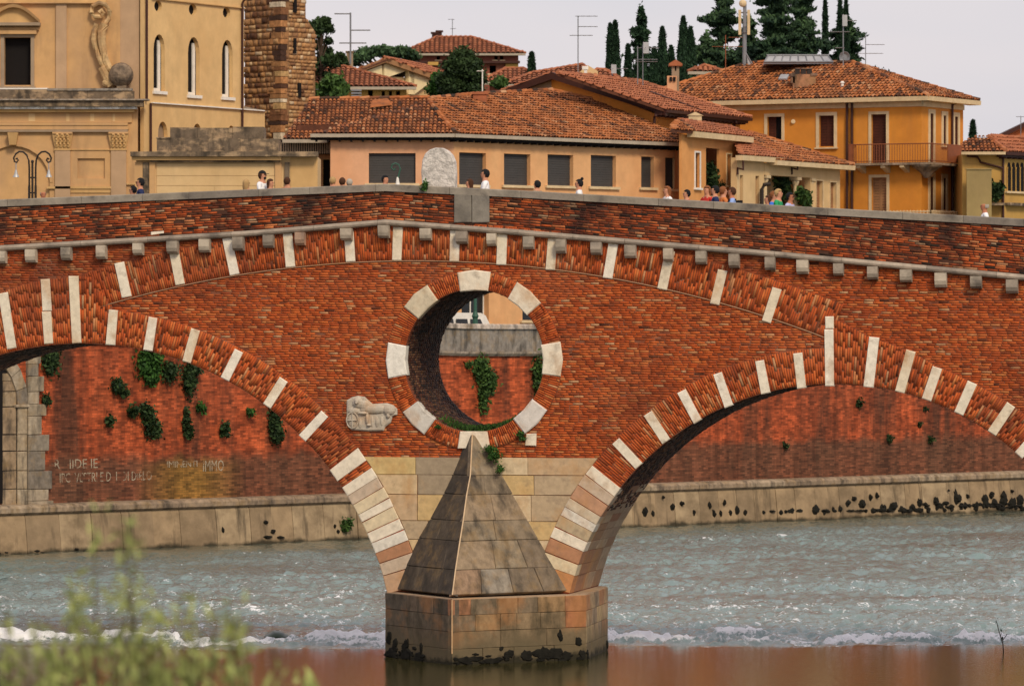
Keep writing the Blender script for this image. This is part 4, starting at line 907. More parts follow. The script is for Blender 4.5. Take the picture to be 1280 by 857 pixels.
# dark algae blobs on the pier base
mb = MB()
def bclump(face, f, z, r, rz_):
    A, Bp = hexp[face], hexp[(face+1) % 6]; p = A.lerp(Bp, f); q = BW_(p.x, p.y, z); 
    ev = (WM[bridge].to_3x3() @ Vector(((Bp-A).x, (Bp-A).y, 0))).normalized()
    for _ in range(4): splat(mb, q+ev*random.uniform(-.5, .5)*r+Vector((0, 0, random.uniform(-.4, .4)*rz_)), (ev.x, ev.y), (ev.y, -ev.x), r*random.uniform(.8, 1.5), rz_*random.uniform(.8, 1.35), .035)
for f, z, r, rz_ in [(.06, .50, .12, .16), (.16, .42, .10, .16), (.3, .30, .12, .12), (.1, .12, .2, .18), (.3, .10, .3, .16), (.5, .10, .25, .13), (.33, .40, .10, .13), (.55, .33, .06, .12), (.15, .08, .2, .1)]: bclump(0, f, z, r, rz_)
for f, z, r, rz_ in [(.12, .10, .28, .10), (.3, .08, .25, .07), (.42, .22, .12, .10), (.55, .15, .16, .14), (.66, .2, .2, .14), (.76, .18, .22, .16), (.85, .14, .15, .12), (.36, .36, .06, .05), (.80, .62, .07, .13), (.94, .45, .10, .11), (.97, .12, .10, .12)]: bclump(1, f, z, r, rz_)
for _ in range(26): bclump(0, random.uniform(0, .62)**1.1, random.uniform(0, .16)+random.random()**3*.2, random.uniform(.04, .10), random.uniform(.03, .08))
for _ in range(34): bclump(1, random.uniform(.02, .98), random.uniform(0, .09)+random.random()**4*.2, random.uniform(.05, .12), random.uniform(.02, .05))
for f, z, r, rz_ in [(.03, .12, .1, .13), (.95, .15, .12, .12)]: bclump(2, f, z, r, rz_)
tag(mb.build('river_weed', M['moss']), 'black weed clumps round the waterline of the pier base', None, kind='stuff')

# ---- water
def vnoise(x, y, seed):
    r = np.random.default_rng(seed); n = 512; g = r.random((n, n)); xi = np.floor(x).astype(int); yi = np.floor(y).astype(int); fx = x-xi; fy = y-yi
    fx = fx*fx*(3-2*fx); fy = fy*fy*(3-2*fy); a = g[xi % n, yi % n]; b = g[(xi+1) % n, yi % n]; c = g[xi % n, (yi+1) % n]; d = g[(xi+1) % n, (yi+1) % n]
    return (a*(1-fx)+b*fx)*(1-fy)+(c*(1-fx)+d*fx)*fy
def water():
    m = bpy.data.materials.new('river_water'); m.use_nodes = True; t = m.node_tree; L = t.links; b = t.nodes['Principled BSDF']
    b.inputs['Roughness'].default_value = .06; b.inputs['IOR'].default_value = 1.33
    a = node(t, 'ShaderNodeAttribute'); a.attribute_name = 'foam'; a2 = node(t, 'ShaderNodeAttribute'); a2.attribute_name = 'rough'
    g = node(t, 'ShaderNodeNewGeometry')
    def nz_(scale, st, det=6):
        mpn = node(t, 'ShaderNodeMapping'); mpn.inputs['Scale'].default_value = st; L.new(g.outputs['Position'], mpn.inputs['Vector']); n = node(t, 'ShaderNodeTexNoise'); n.inputs['Scale'].default_value = scale; n.inputs['Detail'].default_value = det; n.inputs['Roughness'].default_value = .6; L.new(mpn.outputs[0], n.inputs['Vector']); return n.outputs['Fac']
    def rng(s, *v):
        n = node(t, 'ShaderNodeMapRange'); L.new(s, n.inputs[0])
        for i, q in zip((1, 2, 3, 4), v): n.inputs[i].default_value = q
        return n.outputs[0]
    f0 = node(t, 'ShaderNodeMath', operation='MULTIPLY_ADD'); L.new(nz_(8, (1, .35, 1), 9), f0.inputs[0]); f0.inputs[1].default_value = 1.35; L.new(a.outputs['Fac'], f0.inputs[2])
    foam = rng(f0.outputs[0], 1.10, 1.32, 0, .95)
    x = node(t, 'ShaderNodeMix', data_type='RGBA'); L.new(foam, x.inputs['Factor']); x.inputs['B'].default_value = (.93, .93, .95, 1)
    y = node(t, 'ShaderNodeMix', data_type='RGBA'); L.new(a2.outputs['Fac'], y.inputs['Factor']); y.inputs['A'].default_value = (.045, .040, .012, 1); y.inputs['B'].default_value = (.19, .27, .26, 1); L.new(y.outputs['Result'], x.inputs['A'])
    L.new(x.outputs['Result'], b.inputs['Base Color'])
    rg_ = node(t, 'ShaderNodeMath', operation='MAXIMUM'); L.new(rng(foam, 0, 1, .035, .8), rg_.inputs[0]); L.new(rng(a2.outputs['Fac'], 0, 1, .03, .11), rg_.inputs[1]); L.new(rg_.outputs[0], b.inputs['Roughness'])
    bn = node(t, 'ShaderNodeBump'); bn.inputs['Distance'].default_value = .085; L.new(nz_(5.5, (1, .6, 1), 8), bn.inputs['Height']); L.new(rng(a2.outputs['Fac'], 0, 1, .09, 1.0), bn.inputs['Strength'])
    L.new(bn.outputs[0], b.inputs['Normal'])
    xs = np.arange(-26, 30, .085); ys_ = np.concatenate([np.arange(108, 126, .3), np.arange(126, 150, .11), np.arange(150, 236, .24)])
    X, Y = np.meshgrid(xs, ys_, indexing='ij')
    edge = 129.2+1.3*vnoise(X*.25+50, Y*0+3, 5)-1.6*(X < -2)+.7*vnoise(X*1.1+9, Y*0+8, 6)
    edge += 1.4*np.exp(-((X-4.5)/2.)**2)*-1
    k = np.clip((Y-edge)/1.6, 0, 1); far = np.clip((Y-edge)/14, 0, 1)
    big = vnoise(X*.5+11, Y*.28+7, 1); h = (vnoise(X*1.6+3, Y*.9+1, 2)-.5)*.12+(vnoise(X*3.6+40, Y*1.9+9, 3)-.5)*.13+(vnoise(X*7.0+80, Y*3.6+5, 4)-.5)*.09+(big-.5)*.12
    crest = np.exp(-((Y-edge-3.2-1.2*(big-.5)*4)/1.5)**2); patch = np.clip(vnoise(X*.10+31, Y*.17+12, 21)*.7+vnoise(X*.32+5, Y*.6+12, 22)*.5, 0, 1.1); h = h*(.28+1.05*patch+.8*crest)+crest*.16*(vnoise(X*.9+70, Y*.2, 9)+.1)
    shore = np.clip(((X-E0.x)*en.x+(Y-E0.y)*en.y)/10., 0, 1); h *= .35+.65*shore
    Z = h*k
    fo = (vnoise(X*1.9+21, Y*.8+2, 12)*.55+vnoise(X*5+2, Y*2.2+2, 13)*.45)*k
    foam_ = .29*k+crest*.58*k*(.05+1.0*vnoise(X*.55+7, Y*.1, 14))+np.clip(h*k-.05, 0, .2)*2.2+(fo-.5)*.36*k+.42*np.exp(-((Y-edge-.2)/.22)**2)
    foam_ -= .16*np.clip((Y-150)/30, 0, 1)
    nx, ny = X.shape; V = np.stack([X, Y, Z], -1).reshape(-1, 3); idx = np.arange(nx*ny).reshape(nx, ny)
    Q = np.stack([idx[:-1, :-1], idx[1:, :-1], idx[1:, 1:], idx[:-1, 1:]], -1).reshape(-1, 4)
    me = mesh_np('river_water', V, Q, m, smooth=True)
    for nm, arr in (('foam', foam_), ('rough', k*np.clip(.35+.9*patch, 0, 1)*(.25+.75*shore))):
        at = me.attributes.new(nm, 'FLOAT', 'POINT'); at.data.foreach_set('value', arr.ravel().astype(np.float32))
    tag(link('river_water', me), kind='structure')
    mb = MB(); x0, x1, y0, y1 = float(xs[0]), float(xs[-1]), 108., float(ys_[-1])
    for (a0, a1, b0, b1) in ((-300, 300, 20, y0), (-300, x0, y0, y1), (x1, 300, y0, y1), (-300, 300, y1, 420)):
        mb.add([(a0, b0, 0), (a1, b0, 0), (a1, b1, 0), (a0, b1, 0)], [(0, 1, 2, 3)])
    o = mb.build('river_water', m); tag(o, kind='structure')
    at = o.data.attributes.new('rough', 'FLOAT', 'POINT'); at.data.foreach_set('value', [0]*4+[.8]*12)
    at = o.data.attributes.new('foam', 'FLOAT', 'POINT'); at.data.foreach_set('value', [0]*4+[.1]*12)
    at = None
water()
p = W(345, 800, 132.5); mb = MB(); mb.ball((p.x, p.y, .02), 1, 12, 8, .08, sc=(.34, .6, .22)); tag(mb.build('river_rock', lam('wet_rock', (.06, .085, .06), rough=.3), smooth=True), 'dark wet boulder breaking the white water left of the pier', 'rock')
p = W(1255, 815, 127.5); tw = MB(); tw.tube([(p.x, p.y, -.2), (p.x-.03, p.y, .2), (p.x-.12, p.y+.05, .5), (p.x-.2, p.y, .8)], .02, 5, r2=.008); tw.tube([(p.x-.04, p.y, .28), (p.x+.08, p.y, .45)], .010, 4)
o = tag(tw.build('twig', M['trunk']), 'bare thin twig sticking up out of the water near the right edge', 'twig')
pp = np.array([(p.x-.03*k+random.uniform(-.05, .05), p.y, .25+k*.1) for k in range(7)]); link('leaves', leaf_mesh('leaves', pp, .07, 'leaf_dark'), o, Matrix.Identity(4))
# ================================================================== BUILDINGS
def tile_roof(parent, corners, mat='tile', pitch=.18, length=.36, thick=.10, ridge=True, over=.0):
    """corners: planar 3D polygon, first two = eave (left, right). Underlay slab + real barrel tiles in one mesh"""
    P_ = [Vector(c) for c in corners]; e = (P_[1]-P_[0]).normalized(); nrm = Vector((0, 0, 0))
    for i in range(1, len(P_)-1): nrm += (P_[i]-P_[0]).cross(P_[i+1]-P_[0])
    nrm.normalize()
    if nrm.z < 0: nrm = -nrm
    t = nrm.cross(e).normalized()
    if t.z < 0: t = -t
    st = [((p-P_[0]).dot(e), (p-P_[0]).dot(t)) for p in P_]
    mb = MB(); mb.prism([p-nrm*.02 for p in P_], -nrm*thick); slab = mb.build('roof_slab', M['tilebase'], parent)
    s0, s1 = min(a for a, b in st), max(a for a, b in st); t0, t1 = min(b for a, b in st), max(b for a, b in st)
    ns, ntr = int((s1-s0)/pitch)+1, int((t1-t0)/length)+1
    S, T = np.meshgrid(s0+(np.arange(ns)+.5)*pitch, t0+(np.arange(ntr)+.5)*length-.03, indexing='ij'); C_ = np.c_[S.ravel(), T.ravel()]
    C_ = C_[inside(C_, st)]; n = len(C_)
    if n == 0: return
    a = np.linspace(0, PI, 5); ca, sa = np.cos(a)*pitch*.44, np.sin(a)*pitch*.42
    jx = RNG.uniform(-.012, .012, n); jl = RNG.uniform(-.03, .03, n)
    V = np.zeros((n, 10, 3)); up = RNG.uniform(.02, .045, n)
    lo = np.stack([C_[:, 0]+jx, C_[:, 1]-length*.56+jl], -1); hi = np.stack([C_[:, 0]+jx*.3, C_[:, 1]+length*.50], -1)
    for k in range(5):
        V[:, k, 0] = lo[:, 0]+ca[k]; V[:, k, 1] = lo[:, 1]; V[:, k, 2] = sa[k]+up
        V[:, 5+k, 0] = hi[:, 0]+ca[k]*.8; V[:, 5+k, 1] = hi[:, 1]; V[:, 5+k, 2] = sa[k]*.8
    R_ = np.array([e, t, nrm]); Wd = V.reshape(-1, 3)@R_+np.array(P_[0]); o0 = Wd.mean(0)
    q = np.array([[k, k+1, k+6, k+5] for k in range(4)]); Q = (np.arange(n)[:, None, None]*10+q[None]).reshape(-1, 4)
    me = mesh_np('roof_tiles', Wd-o0, Q, M[mat], np.repeat(np.clip(RNG.beta(2.2, 2.0, n), 0, 1), 4))
    tag(link('roof_tiles', me, parent, Matrix.Translation(o0)), kind='stuff')
    if ridge is True: ridge = [(k, k+1) for k in range(1, len(P_)-1)]+[(len(P_)-1, 0)]
    for i, j in (ridge or []):
        cap_line(parent, P_[i], P_[j], mat)
def cap_line(parent, a, b, mat='tile', r=.11):
    a, b = Vector(a), Vector(b); L = (b-a).length; n = max(1, int(L/.42)); mb = MB(); d = (b-a).normalized()
    for k in range(n):
        p, q = a.lerp(b, k/n), a.lerp(b, (k+1.08)/n); mb.tube([p+Vector((0, 0, .05)), q+Vector((0, 0, .03))], r*random.uniform(.9, 1.1), 6, t=random.random(), r2=r*.85)
    mb.build('ridge_caps', M[mat], parent)
def plane_hits(p0, nrm, pxs):
    out_ = []
    for x, y in pxs:
        d = Vector(((x-640)/F, 1, -(y-HZ)/F)); o = Vector((0, 0, CZ)); k = (Vector(p0)-o).dot(nrm)/d.dot(nrm); out_.append(o+d*k)
    return out_
def roof_px(parent, A, Bq, slope, pxs, **kw):
    """eave from 3D A to B, slope in degrees rising away from the camera side; further corners from pixels"""
    A, Bq = Vector(A), Vector(Bq); e = (Bq-A); eh = Vector((e.x, e.y, 0)).normalized(); back = Vector((-eh.y, eh.x, 0))
    t = back*math.cos(math.radians(slope))+Vector((0, 0, math.sin(math.radians(slope)))); nrm = e.normalized().cross(t).normalized()
    c = [A, Bq]+plane_hits(A, nrm, pxs); tile_roof(parent, c, **kw); return c
def hipbox(parent, footprint, z0, z1, mat, name='wall'):
    """plain walls behind and beside the seen facades"""
    mb = MB(); mb.prism([(x, y, z0) for x, y in footprint], (0, 0, z1-z0)); return mb.build(name, M[mat], parent)
def window(parent, pl, r, kind='shutter', frame=None, fw=.12, depth=.16, poly=None, sill=True, mat=None, leaves=2, ajar=False):
    """r = (u0,z0,u1,z1) of the opening. window part (surround or sill) with sub-parts; returns the hole polygon"""
    u0, z0, u1, z1 = r; mb = MB()
    if frame:
        pl.box(mb, u0-fw, z0-fw*.3, u0, z1+fw, -.02, .045); pl.box(mb, u1, z0-fw*.3, u1+fw, z1+fw, -.02, .045); pl.box(mb, u0, z1+.001, u1, z1+fw-.001, -.02, .043)
    if sill or not frame: pl.box(mb, u0-fw-.05, z0-.12, u1+fw+.05, z0-.005-(fw*.3 if frame else 0), -.05, .12)
    w_ = mb.build('window', M[frame or 'trim'], parent)
    def sub(nm, a, b, c, d, o0, o1, m):
        q = MB(); pl.box(q, a, b, c, d, o0, o1); return q.build(nm, M[m], w_)
    if kind == 'blind':
        n = max(6, int((z1-z0)/.10)); q = MB()
        for k in range(n): pl.box(q, u0, z0+(z1-z0)*k/n+.008, u1, z0+(z1-z0)*(k+1)/n, -depth-.04, -depth-(0 if k % 2 else .006))
        q.build('roller_blind', M['blind'], w_); sub('backing', u0, z0, u1, z1, -depth-.08, -depth-.045, 'dark')
    elif kind == 'shutter':
        um = (u0+u1)/2; sub('backing', u0, z0, u1, z1, -depth-.12, -depth-.08, 'dark'); ml = mat or 'shut'
        for a, b in (((u0, um-.006), (um+.006, u1)) if leaves == 2 else ((u0, u1),)):
            if ajar and a > u0: continue
            q = MB(); pl.box(q, a, z0, a+.05, z1, -depth-.05, -depth+.01); pl.box(q, b-.05, z0, b, z1, -depth-.05, -depth+.01); n = max(5, int((z1-z0)/.13))
            for k in range(n): 
                zz = z0+(z1-z0)*k/n; pl.box(q, a+.05, zz+.015, b-.05, zz+(z1-z0)/n, -depth-.04, -depth-.012)
            q.build('shutter', M[ml], w_)
    elif kind == 'glass':
        sub('pane', u0, z0, u1, z1, -depth-.05, -depth-.03, 'glass'); q = MB(); um = (u0+u1)/2
        pl.box(q, um-.025, z0, um+.025, z1, -depth-.028, -depth+.01); pl.box(q, u0, z0, u0+.05, z1, -depth-.028, -depth+.012); pl.box(q, u1-.05, z0, u1, z1, -depth-.028, -depth+.012); q.build('sash', M['white'], w_)
    else: sub('backing', u0, z0, u1, z1, -max(depth, .35)-.04, -max(depth, .35), 'dark')
    return poly or rpoly(r)
def pipe(parent, pl, px, y0, y1, off=.10, r=.055, zb=None):
    a = pl.hit(px, y0, off); z1 = pl.hit(px, y1, off).z if zb is None else zb; mb = MB(); mb.tube([a, (a.x, a.y, z1)], r, 6); mb.build('downpipe', M['pipe'], parent)
def band(parent, pl, x0, x1, y0, y1, o1, mat, name='moulding', o0=-.05):
    xm = (x0+x1)/2; z1, z0 = pl.z(xm, y0), pl.z(xm, y1); mb = MB(); pl.box(mb, pl.u(x0), z0, pl.u(x1), z1, o0, o1); return mb.build(name, M[mat], parent)
def eave(parent, A, Bq, mat='gutter', h=.16, d=.16, out_=.0):
    A, Bq = Vector(A), Vector(Bq); pl = Pl(A.xy, Bq.xy); mb = MB(); L = pl.len
    mb.hexa([pl.pt(0, A.z-h, .05), pl.pt(L, Bq.z-h, .05), pl.pt(L, Bq.z-h, -d), pl.pt(0, A.z-h, -d), pl.pt(0, A.z-.01, .07), pl.pt(L, Bq.z-.01, .07), pl.pt(L, Bq.z-.01, -d), pl.pt(0, A.z-.01, -d)])
    mb.build('gutter', M[mat], parent)
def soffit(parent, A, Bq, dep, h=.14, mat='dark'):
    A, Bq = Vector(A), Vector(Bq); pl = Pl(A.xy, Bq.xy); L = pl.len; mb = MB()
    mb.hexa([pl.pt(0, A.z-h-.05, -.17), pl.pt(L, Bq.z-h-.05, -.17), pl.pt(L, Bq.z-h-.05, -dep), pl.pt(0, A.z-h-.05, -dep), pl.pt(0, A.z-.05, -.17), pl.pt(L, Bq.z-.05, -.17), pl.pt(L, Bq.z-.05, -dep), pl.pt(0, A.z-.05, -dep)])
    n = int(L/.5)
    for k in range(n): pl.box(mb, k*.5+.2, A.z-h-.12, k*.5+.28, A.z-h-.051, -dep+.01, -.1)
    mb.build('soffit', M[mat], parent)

M['carved_dark'] = mk('weathered_ball_stone', (.22, .16, .11), var=.4, vscale=4, bump=1., bscale=7, bdist=.06, stain=(.05, .04, .035), samt=.8, sscale=1.5, slo=.46, shi=.6)
M['pl_scroll'] = mk('scroll_stone', (.56, .38, .19), var=.3, vscale=3, bump=.6, bscale=10, stain=(.36, .20, .09), samt=.8, sscale=1.6, slo=.46, shi=.6, stain2=(.14, .10, .07), s2amt=.7, s2scale=1.1, s2lo=.54, s2hi=.68)
# ---------------------------------------------------------------- church at the left
YC = 222.
pc = Pl(P2(-160, YC), P2(172, YC)); ch = empty('church', (pc.A.x, pc.A.y, ST), 'weathered ochre church front with pilasters, blind arch, scroll buttress and round stone ball', 'church')
R = pc.rect; holes = []
def zc(y): return CZ-(y-HZ)/F*YC
def uc_(x): return pc.u(x)
# lower storey
arch = archpoly((uc_(-28), ST, uc_(62), zc(183)), 14)
pan = R(97, 198, 131, 223)
facade('lower_wall', pc, [(0, ST-.3), (uc_(172), ST-.3), (uc_(172), zc(126)), (0, zc(126))], [rpoly(pan), [(u, max(z, ST)) for u, z in arch]], M['pl_church'], ch, thick=.3)
mb = MB(); pc.box(mb, 0, ST-.3, uc_(171), zc(127), -.8, -.12); mb.build('recessed_panel', M['pl_church'], ch)
mb = MB()
for a0, a1 in zip(arch[2:-1], arch[3:]):      # raised edge of the blind arch
    pass
c = ((arch[0][0]+arch[1][0])/2, zc(183)-(arch[1][0]-arch[0][0])/2); r0 = (arch[1][0]-arch[0][0])/2
for k in range(14):
    a, b = PI*k/14, PI*(k+1)/14; mb.prism([pc.pt(c[0]+r*math.cos(t_), c[1]+r*math.sin(t_), .03) for t_, r in ((a, r0+.02), (a, r0+.14), (b, r0+.14), (b, r0+.02))], (0, .05, 0))
mb.build('arch_moulding', M['pl_church'], ch)
mb = MB(); mb.hexa([pc.pt(uc_(12.5), zc(181.5), .32), pc.pt(uc_(21), zc(181.5), .32), pc.pt(uc_(21), zc(181.5), -.02), pc.pt(uc_(12.5), zc(181.5), -.02), pc.pt(uc_(10.5), zc(166), .42), pc.pt(uc_(23.5), zc(166), .42), pc.pt(uc_(23.5), zc(166), -.02), pc.pt(uc_(10.5), zc(166), -.02)]); mb.build('keystone', M['pl_gold'], ch)
for x0, x1 in ((69, 88), (139, 158), (-58, -39)):
    band(ch, pc, x0, x1, 187, 260, .10, 'pl_taupe', 'pilaster')
    band(ch, pc, x0-1, x1+1, 186, 188, .13, 'pl_gold', 'pilaster_neck')
    # acanthus capital: flared core with curled leaves
    mb = MB(); ua, ub_ = uc_(x0), uc_(x1)
    mb.hexa([pc.pt(ua, zc(186), .12), pc.pt(ub_, zc(186), .12), pc.pt(ub_, zc(186), 0), pc.pt(ua, zc(186), 0), pc.pt(ua-.12, zc(167.5), .2), pc.pt(ub_+.12, zc(167.5), .2), pc.pt(ub_+.12, zc(167.5), 0), pc.pt(ua-.12, zc(167.5), 0)])
    for row, (yy, nn2, of) in enumerate(((182, 4, .14), (176.5, 4, .2), (170.5, 3, .26))):
        for k in range(nn2):
            uu = ua+(ub_-ua)*(k+.5+(.0 if row != 1 else .0))/nn2; mb.ball(pc.pt(uu, zc(yy), of), .10, 7, 5, .1, sc=(.95, .6, 1.1)); mb.ball(pc.pt(uu, zc(yy-1.8), of+.06), .06, 6, 4)
    mb.build('capital', M['pl_gold'], ch); band(ch, pc, x0-3, x1+3, 165.3, 167.5, .26, 'pl_church', 'abacus')
band(ch, pc, -158, 160, 153.5, 157, .16, 'pl_church', 'architrave'); band(ch, pc, -158, 161, 157.2, 162, .12, 'pl_church', 'architrave'); band(ch, pc, -158, 160, 162.2, 165.2, .18, 'pl_grey', 'architrave')
band(ch, pc, -158, 165, 141, 153.3, .08, 'pl_church', 'frieze')
for x0, x1 in ((83, 87), (36, 44), (113, 118), (141, 144), (-12, -6)): band(ch, pc, x0, x1, 142, 152, .09, 'pl_cream', 'frieze_stone')
band(ch, pc, -158, 168, 137, 140.8, .28, 'pl_gold', 'cornice'); band(ch, pc, -158, 172, 134, 136.9, .45, 'stoned', 'cornice', )['label'] = 'dark stained cornice'
M_dk = mk('stained_cornice', (.15, .11, .075), var=.35, vscale=3, bump=.5, stain=(.46, .32, .19), samt=.8, sscale=1.6, sstretch=(1, 1, 1.8), slo=.48, shi=.62, stain2=(.03, .025, .02), s2amt=.8, s2scale=1.3, s2stretch=(1.5, 1.5, .5), s2lo=.50, s2hi=.64); M['stained'] = M_dk
band(ch, pc, -158, 180, 126.5, 133.9, .62, 'stained', 'cornice'); band(ch, pc, -158, 187, 124.6, 126.4, .75, 'stoned', 'cornice').color = (.34, .28, .23, 1)
for x0, x1 in ((-158, 68), (68.3, 110), (110.3, 141), (141.3, 168)): band(ch, pc, x0, x1, 112.5 if x0 < 60 else 114, 124.5, .30, 'stained', 'attic_stone')
band(ch, pc, 60, 166, 111, 113.8, .36, 'stoned', 'attic_cap').color = (.27, .24, .21, 1)
band(ch, pc, 97-38, 139, 233, 236, .10, 'pl_gold', 'dado'); band(ch, pc, 88.2, 138.5, 236.3, 241, .05, 'pl_gold', 'dado'); band(ch, pc, 60, 68.5, 233, 236, .08, 'pl_gold', 'dado'); band(ch, pc, 158.5, 171, 229, 231, .1, 'pl_gold', 'dado')
band(ch, pc, 88.2, 138.8, 186.5, 187.8, .05, 'pl_gold', 'dado')
# upper storey, stepped back
pu = Pl(P2(-160, YC+.6), P2(182, YC+.6)); zu = lambda y: CZ-(y-HZ)/F*(YC+.6)
wr = pu.rect(5.5, 47, 38.5, 106.5)
facade('upper_wall', pu, [(0, zu(127)), (pu.u(150), zu(127)), (pu.u(150), zu(-60)), (0, zu(-60))], [rpoly(wr)], M['pl_church'], ch, thick=.6)
window(ch, pu, wr, 'dark', 'pl_grey', fw=.16, depth=.4)
band(ch, pu, -2, 46, 38.5, 43, .22, 'pl_church'); band(ch, pu, -6, 49, 34.8, 38.3, .12, 'pl_church'); band(ch, pu, -14, 51, 29, 32.8, .45, 'pl_grey')
mb = MB(); n = 10; xs_ = [pu.u(-14)+(pu.u(50)-pu.u(-14))*k/n for k in range(n+1)]
top = [(x, zu(29)+.68*math.sin(PI*k/n)+0.0) for k, x in enumerate(xs_)]
for k in range(n):
    a, b = top[k], top[k+1]; mb.hexa([pu.pt(a[0], a[1], .42), pu.pt(b[0], b[1], .42), pu.pt(b[0], b[1], 0), pu.pt(a[0], a[1], 0), pu.pt(a[0], a[1]+.14, .48), pu.pt(b[0], b[1]+.14, .48), pu.pt(b[0], b[1]+.14, 0), pu.pt(a[0], a[1]+.14, 0)])
mb.build('curved_pediment', M['pl_church'], ch)
mb = MB(); mb.prism([pu.pt(x, z, .14) for x, z in top], (0, .12, 0)); mb.build('pediment_field', M['pl_gold'], ch)
band(ch, pu, -12, 61, 110.5, 112.2, .36, 'white', 'sill')
for x0, x1 in ((70, 83.5), (-52, -38)): band(ch, pu, x0, x1, 5.5, 112, .10, 'pl_taupe', 'pilaster')
band(ch, pu, -158, 131, 3.2, 4.8, .22, 'pl_church'); band(ch, pu, -158, 133, -1, 3, .14, 'pl_gold')
band(ch, pu, 150, 174, -60, 125, -.04, 'pl_taupe', 'side_pilaster', o0=-.5); band(ch, pu, 174.2, 182.5, -60, 126, -.10, 'pl_side', 'side_pilaster', o0=-.6)
# scroll buttress and stone ball
mb = MB(); yb = -.1
sp = [(119, 14), (122, 9), (127, 7), (132, 9), (135, 14), (134, 21), (129, 24), (122, 25), (118, 21)]
path = [(124, 16), (127, 13), (129, 17), (125, 21), (119, 21), (114.5, 16), (116, 8), (124, 4), (132, 6), (137, 14), (136, 24), (131, 30)]
def tp(L, r, r2=None): mb.tube([pu.hit(x, y, .30) for x, y in L], r, 8, r2=r2)
tp(path, .11); tp([(131, 30), (127, 40), (127, 52), (129, 64), (132, 76), (137, 86), (142, 96), (141, 104)], .22, .13)
tp([(121, 30), (118, 38), (117, 50), (119, 60), (123, 70), (127, 80), (131, 90), (133, 100), (131, 107)], .13, .12); mb.ball(pu.hit(133, 104, .3), .2, 10, 7, .05); tp([(127, 84), (134, 98), (139, 108)], .2)
mb.prism([pu.hit(x, y, .22) for x, y in ((118, 32), (131, 32), (130, 60), (139, 84), (144, 100), (143, 110), (128, 110), (130, 92), (122, 72), (118, 55))], (0, .3, 0))
mb.build('scroll_buttress', M['pl_scroll'], ch)
mb = MB(); mb.ball(pc.hit(151.5, 94, -.15), 15.5*YC/F, 20, 14, .015); mb.box(pc.hit(146, 110).x, pc.hit(158, 110).x, YC-.1, YC+.5, zc(112), zc(107)); mb.build('stone_ball', M['carved_dark'], ch)
# long side wall
ps = Pl(P2(180, YC+.4), P2(331, (YC+.4)*1.0402)); zs = lambda x, y: ps.z(x, y)
holes = []
for x0, x1, y0, y1 in ((192.8, 202.5, 1, 15), (236, 246, 5, 19.5), (278.5, 288, 9.5, 23)):
    r = ps.rect(x0, y0, x1, y1); holes.append(ovalpoly(r)); mb = MB(); ps.box(mb, *[r[0]-.1, r[1]-.1, r[2]+.1, r[3]+.1], -.22, -.18); mb.build('round_window', M['dark'], ch)
for x0, x1, y0, y1 in ((192, 206, 43, 114), (235, 249.5, 46.5, 119), (277.5, 291, 50, 121.5)):
    r = ps.rect(x0, y0, x1, y1); holes.append(archpoly(r, 8, True)); wd = r[2]-r[0]; q = MB(); ps.box(q, r[0]-.1, r[1]-.14, r[2]+.1, r[1]-.003, -.18, .09); w_ = q.build('window', M['white'], ch)
    q = MB(); ps.box(q, r[0]-.1, r[1], r[2]+.2, r[3]+.1, -.30, -.27); q.build('pane', M['dark'], w_); q = MB(); ps.box(q, r[0]+wd*.74, r[1], r[0]+wd*.96, r[3]-.25, -.27, -.21); ps.box(q, r[0]+wd*.1, r[1], r[0]+wd*.9, r[1]+.14, -.269, -.215); q.build('sash', M['white'], w_)
for x0, x1, y0, y1 in ((197.5, 209.5, 152, 172), (241, 252, 154.5, 176), (285, 293, 157, 176)):
    r = ps.rect(x0, y0, x1, y1); holes.append(archpoly(r, 8, True)); mb = MB(); ps.box(mb, r[0]-.1, r[1]-.1, r[2]+.1, r[3]+.1, -.28, -.22); mb.build('window', M['pl_grey'], ch)
zt_ = 24.2
facade('side_wall', ps, [(0, ST-.3), (ps.len, ST-.3), (ps.len, ps.z(331, 139)), (ps.u(305), ps.z(305, 137)), (ps.u(305), zt_), (0, zt_)], holes, M['pl_side'], ch, thick=.20)
us0, us1 = ps.u(189), ps.u(331); mb = MB(); ps.box(mb, us0, ps.z(250, 133.6), us1-.2, ps.z(250, 132.2), -.05, .12); mb.build('string_course', M['white'], ch)
mb = MB(); ps.box(mb, us0, ps.z(250, 5.5), ps.u(305), ps.z(250, 4.3), -.05, .10); mb.build('string_course', M['pl_gold'], ch)
mb = MB(); mb.hexa([ps.pt(ps.u(304), ps.z(318, 138.5), .1), ps.pt(us1+.2, ps.z(331, 139), .1), ps.pt(us1+.2, ps.z(331, 139), -.1), ps.pt(ps.u(304), ps.z(318, 138.5), -2.6), ps.pt(ps.u(304), ps.z(305, 130), -.6), ps.pt(ps.u(309), ps.z(310, 130), -.8), ps.pt(ps.u(309), ps.z(310, 130), -2.4), ps.pt(ps.u(304), ps.z(305, 130), -2.6)]); mb.build('lean_to_roof', M['stoned'], ch, (.30, .24, .18))
pipe(ch, ps, 183.5, -40, 0, zb=zs(183.5, 127)); pipe(ch, ps, 188.5, 129, 0, zb=ST); pipe(ch, ps, 303, 4, 0, zb=ST+.2)
mb = MB(); a = ps.hit(303, 4, .1); b = ps.hit(308, -8, .3); mb.tube([a, ((a.x+b.x)/2, (a.y+b.y)/2, a.z+.15), b], .05, 6); mb.build('downpipe', M['pipe'], ch)
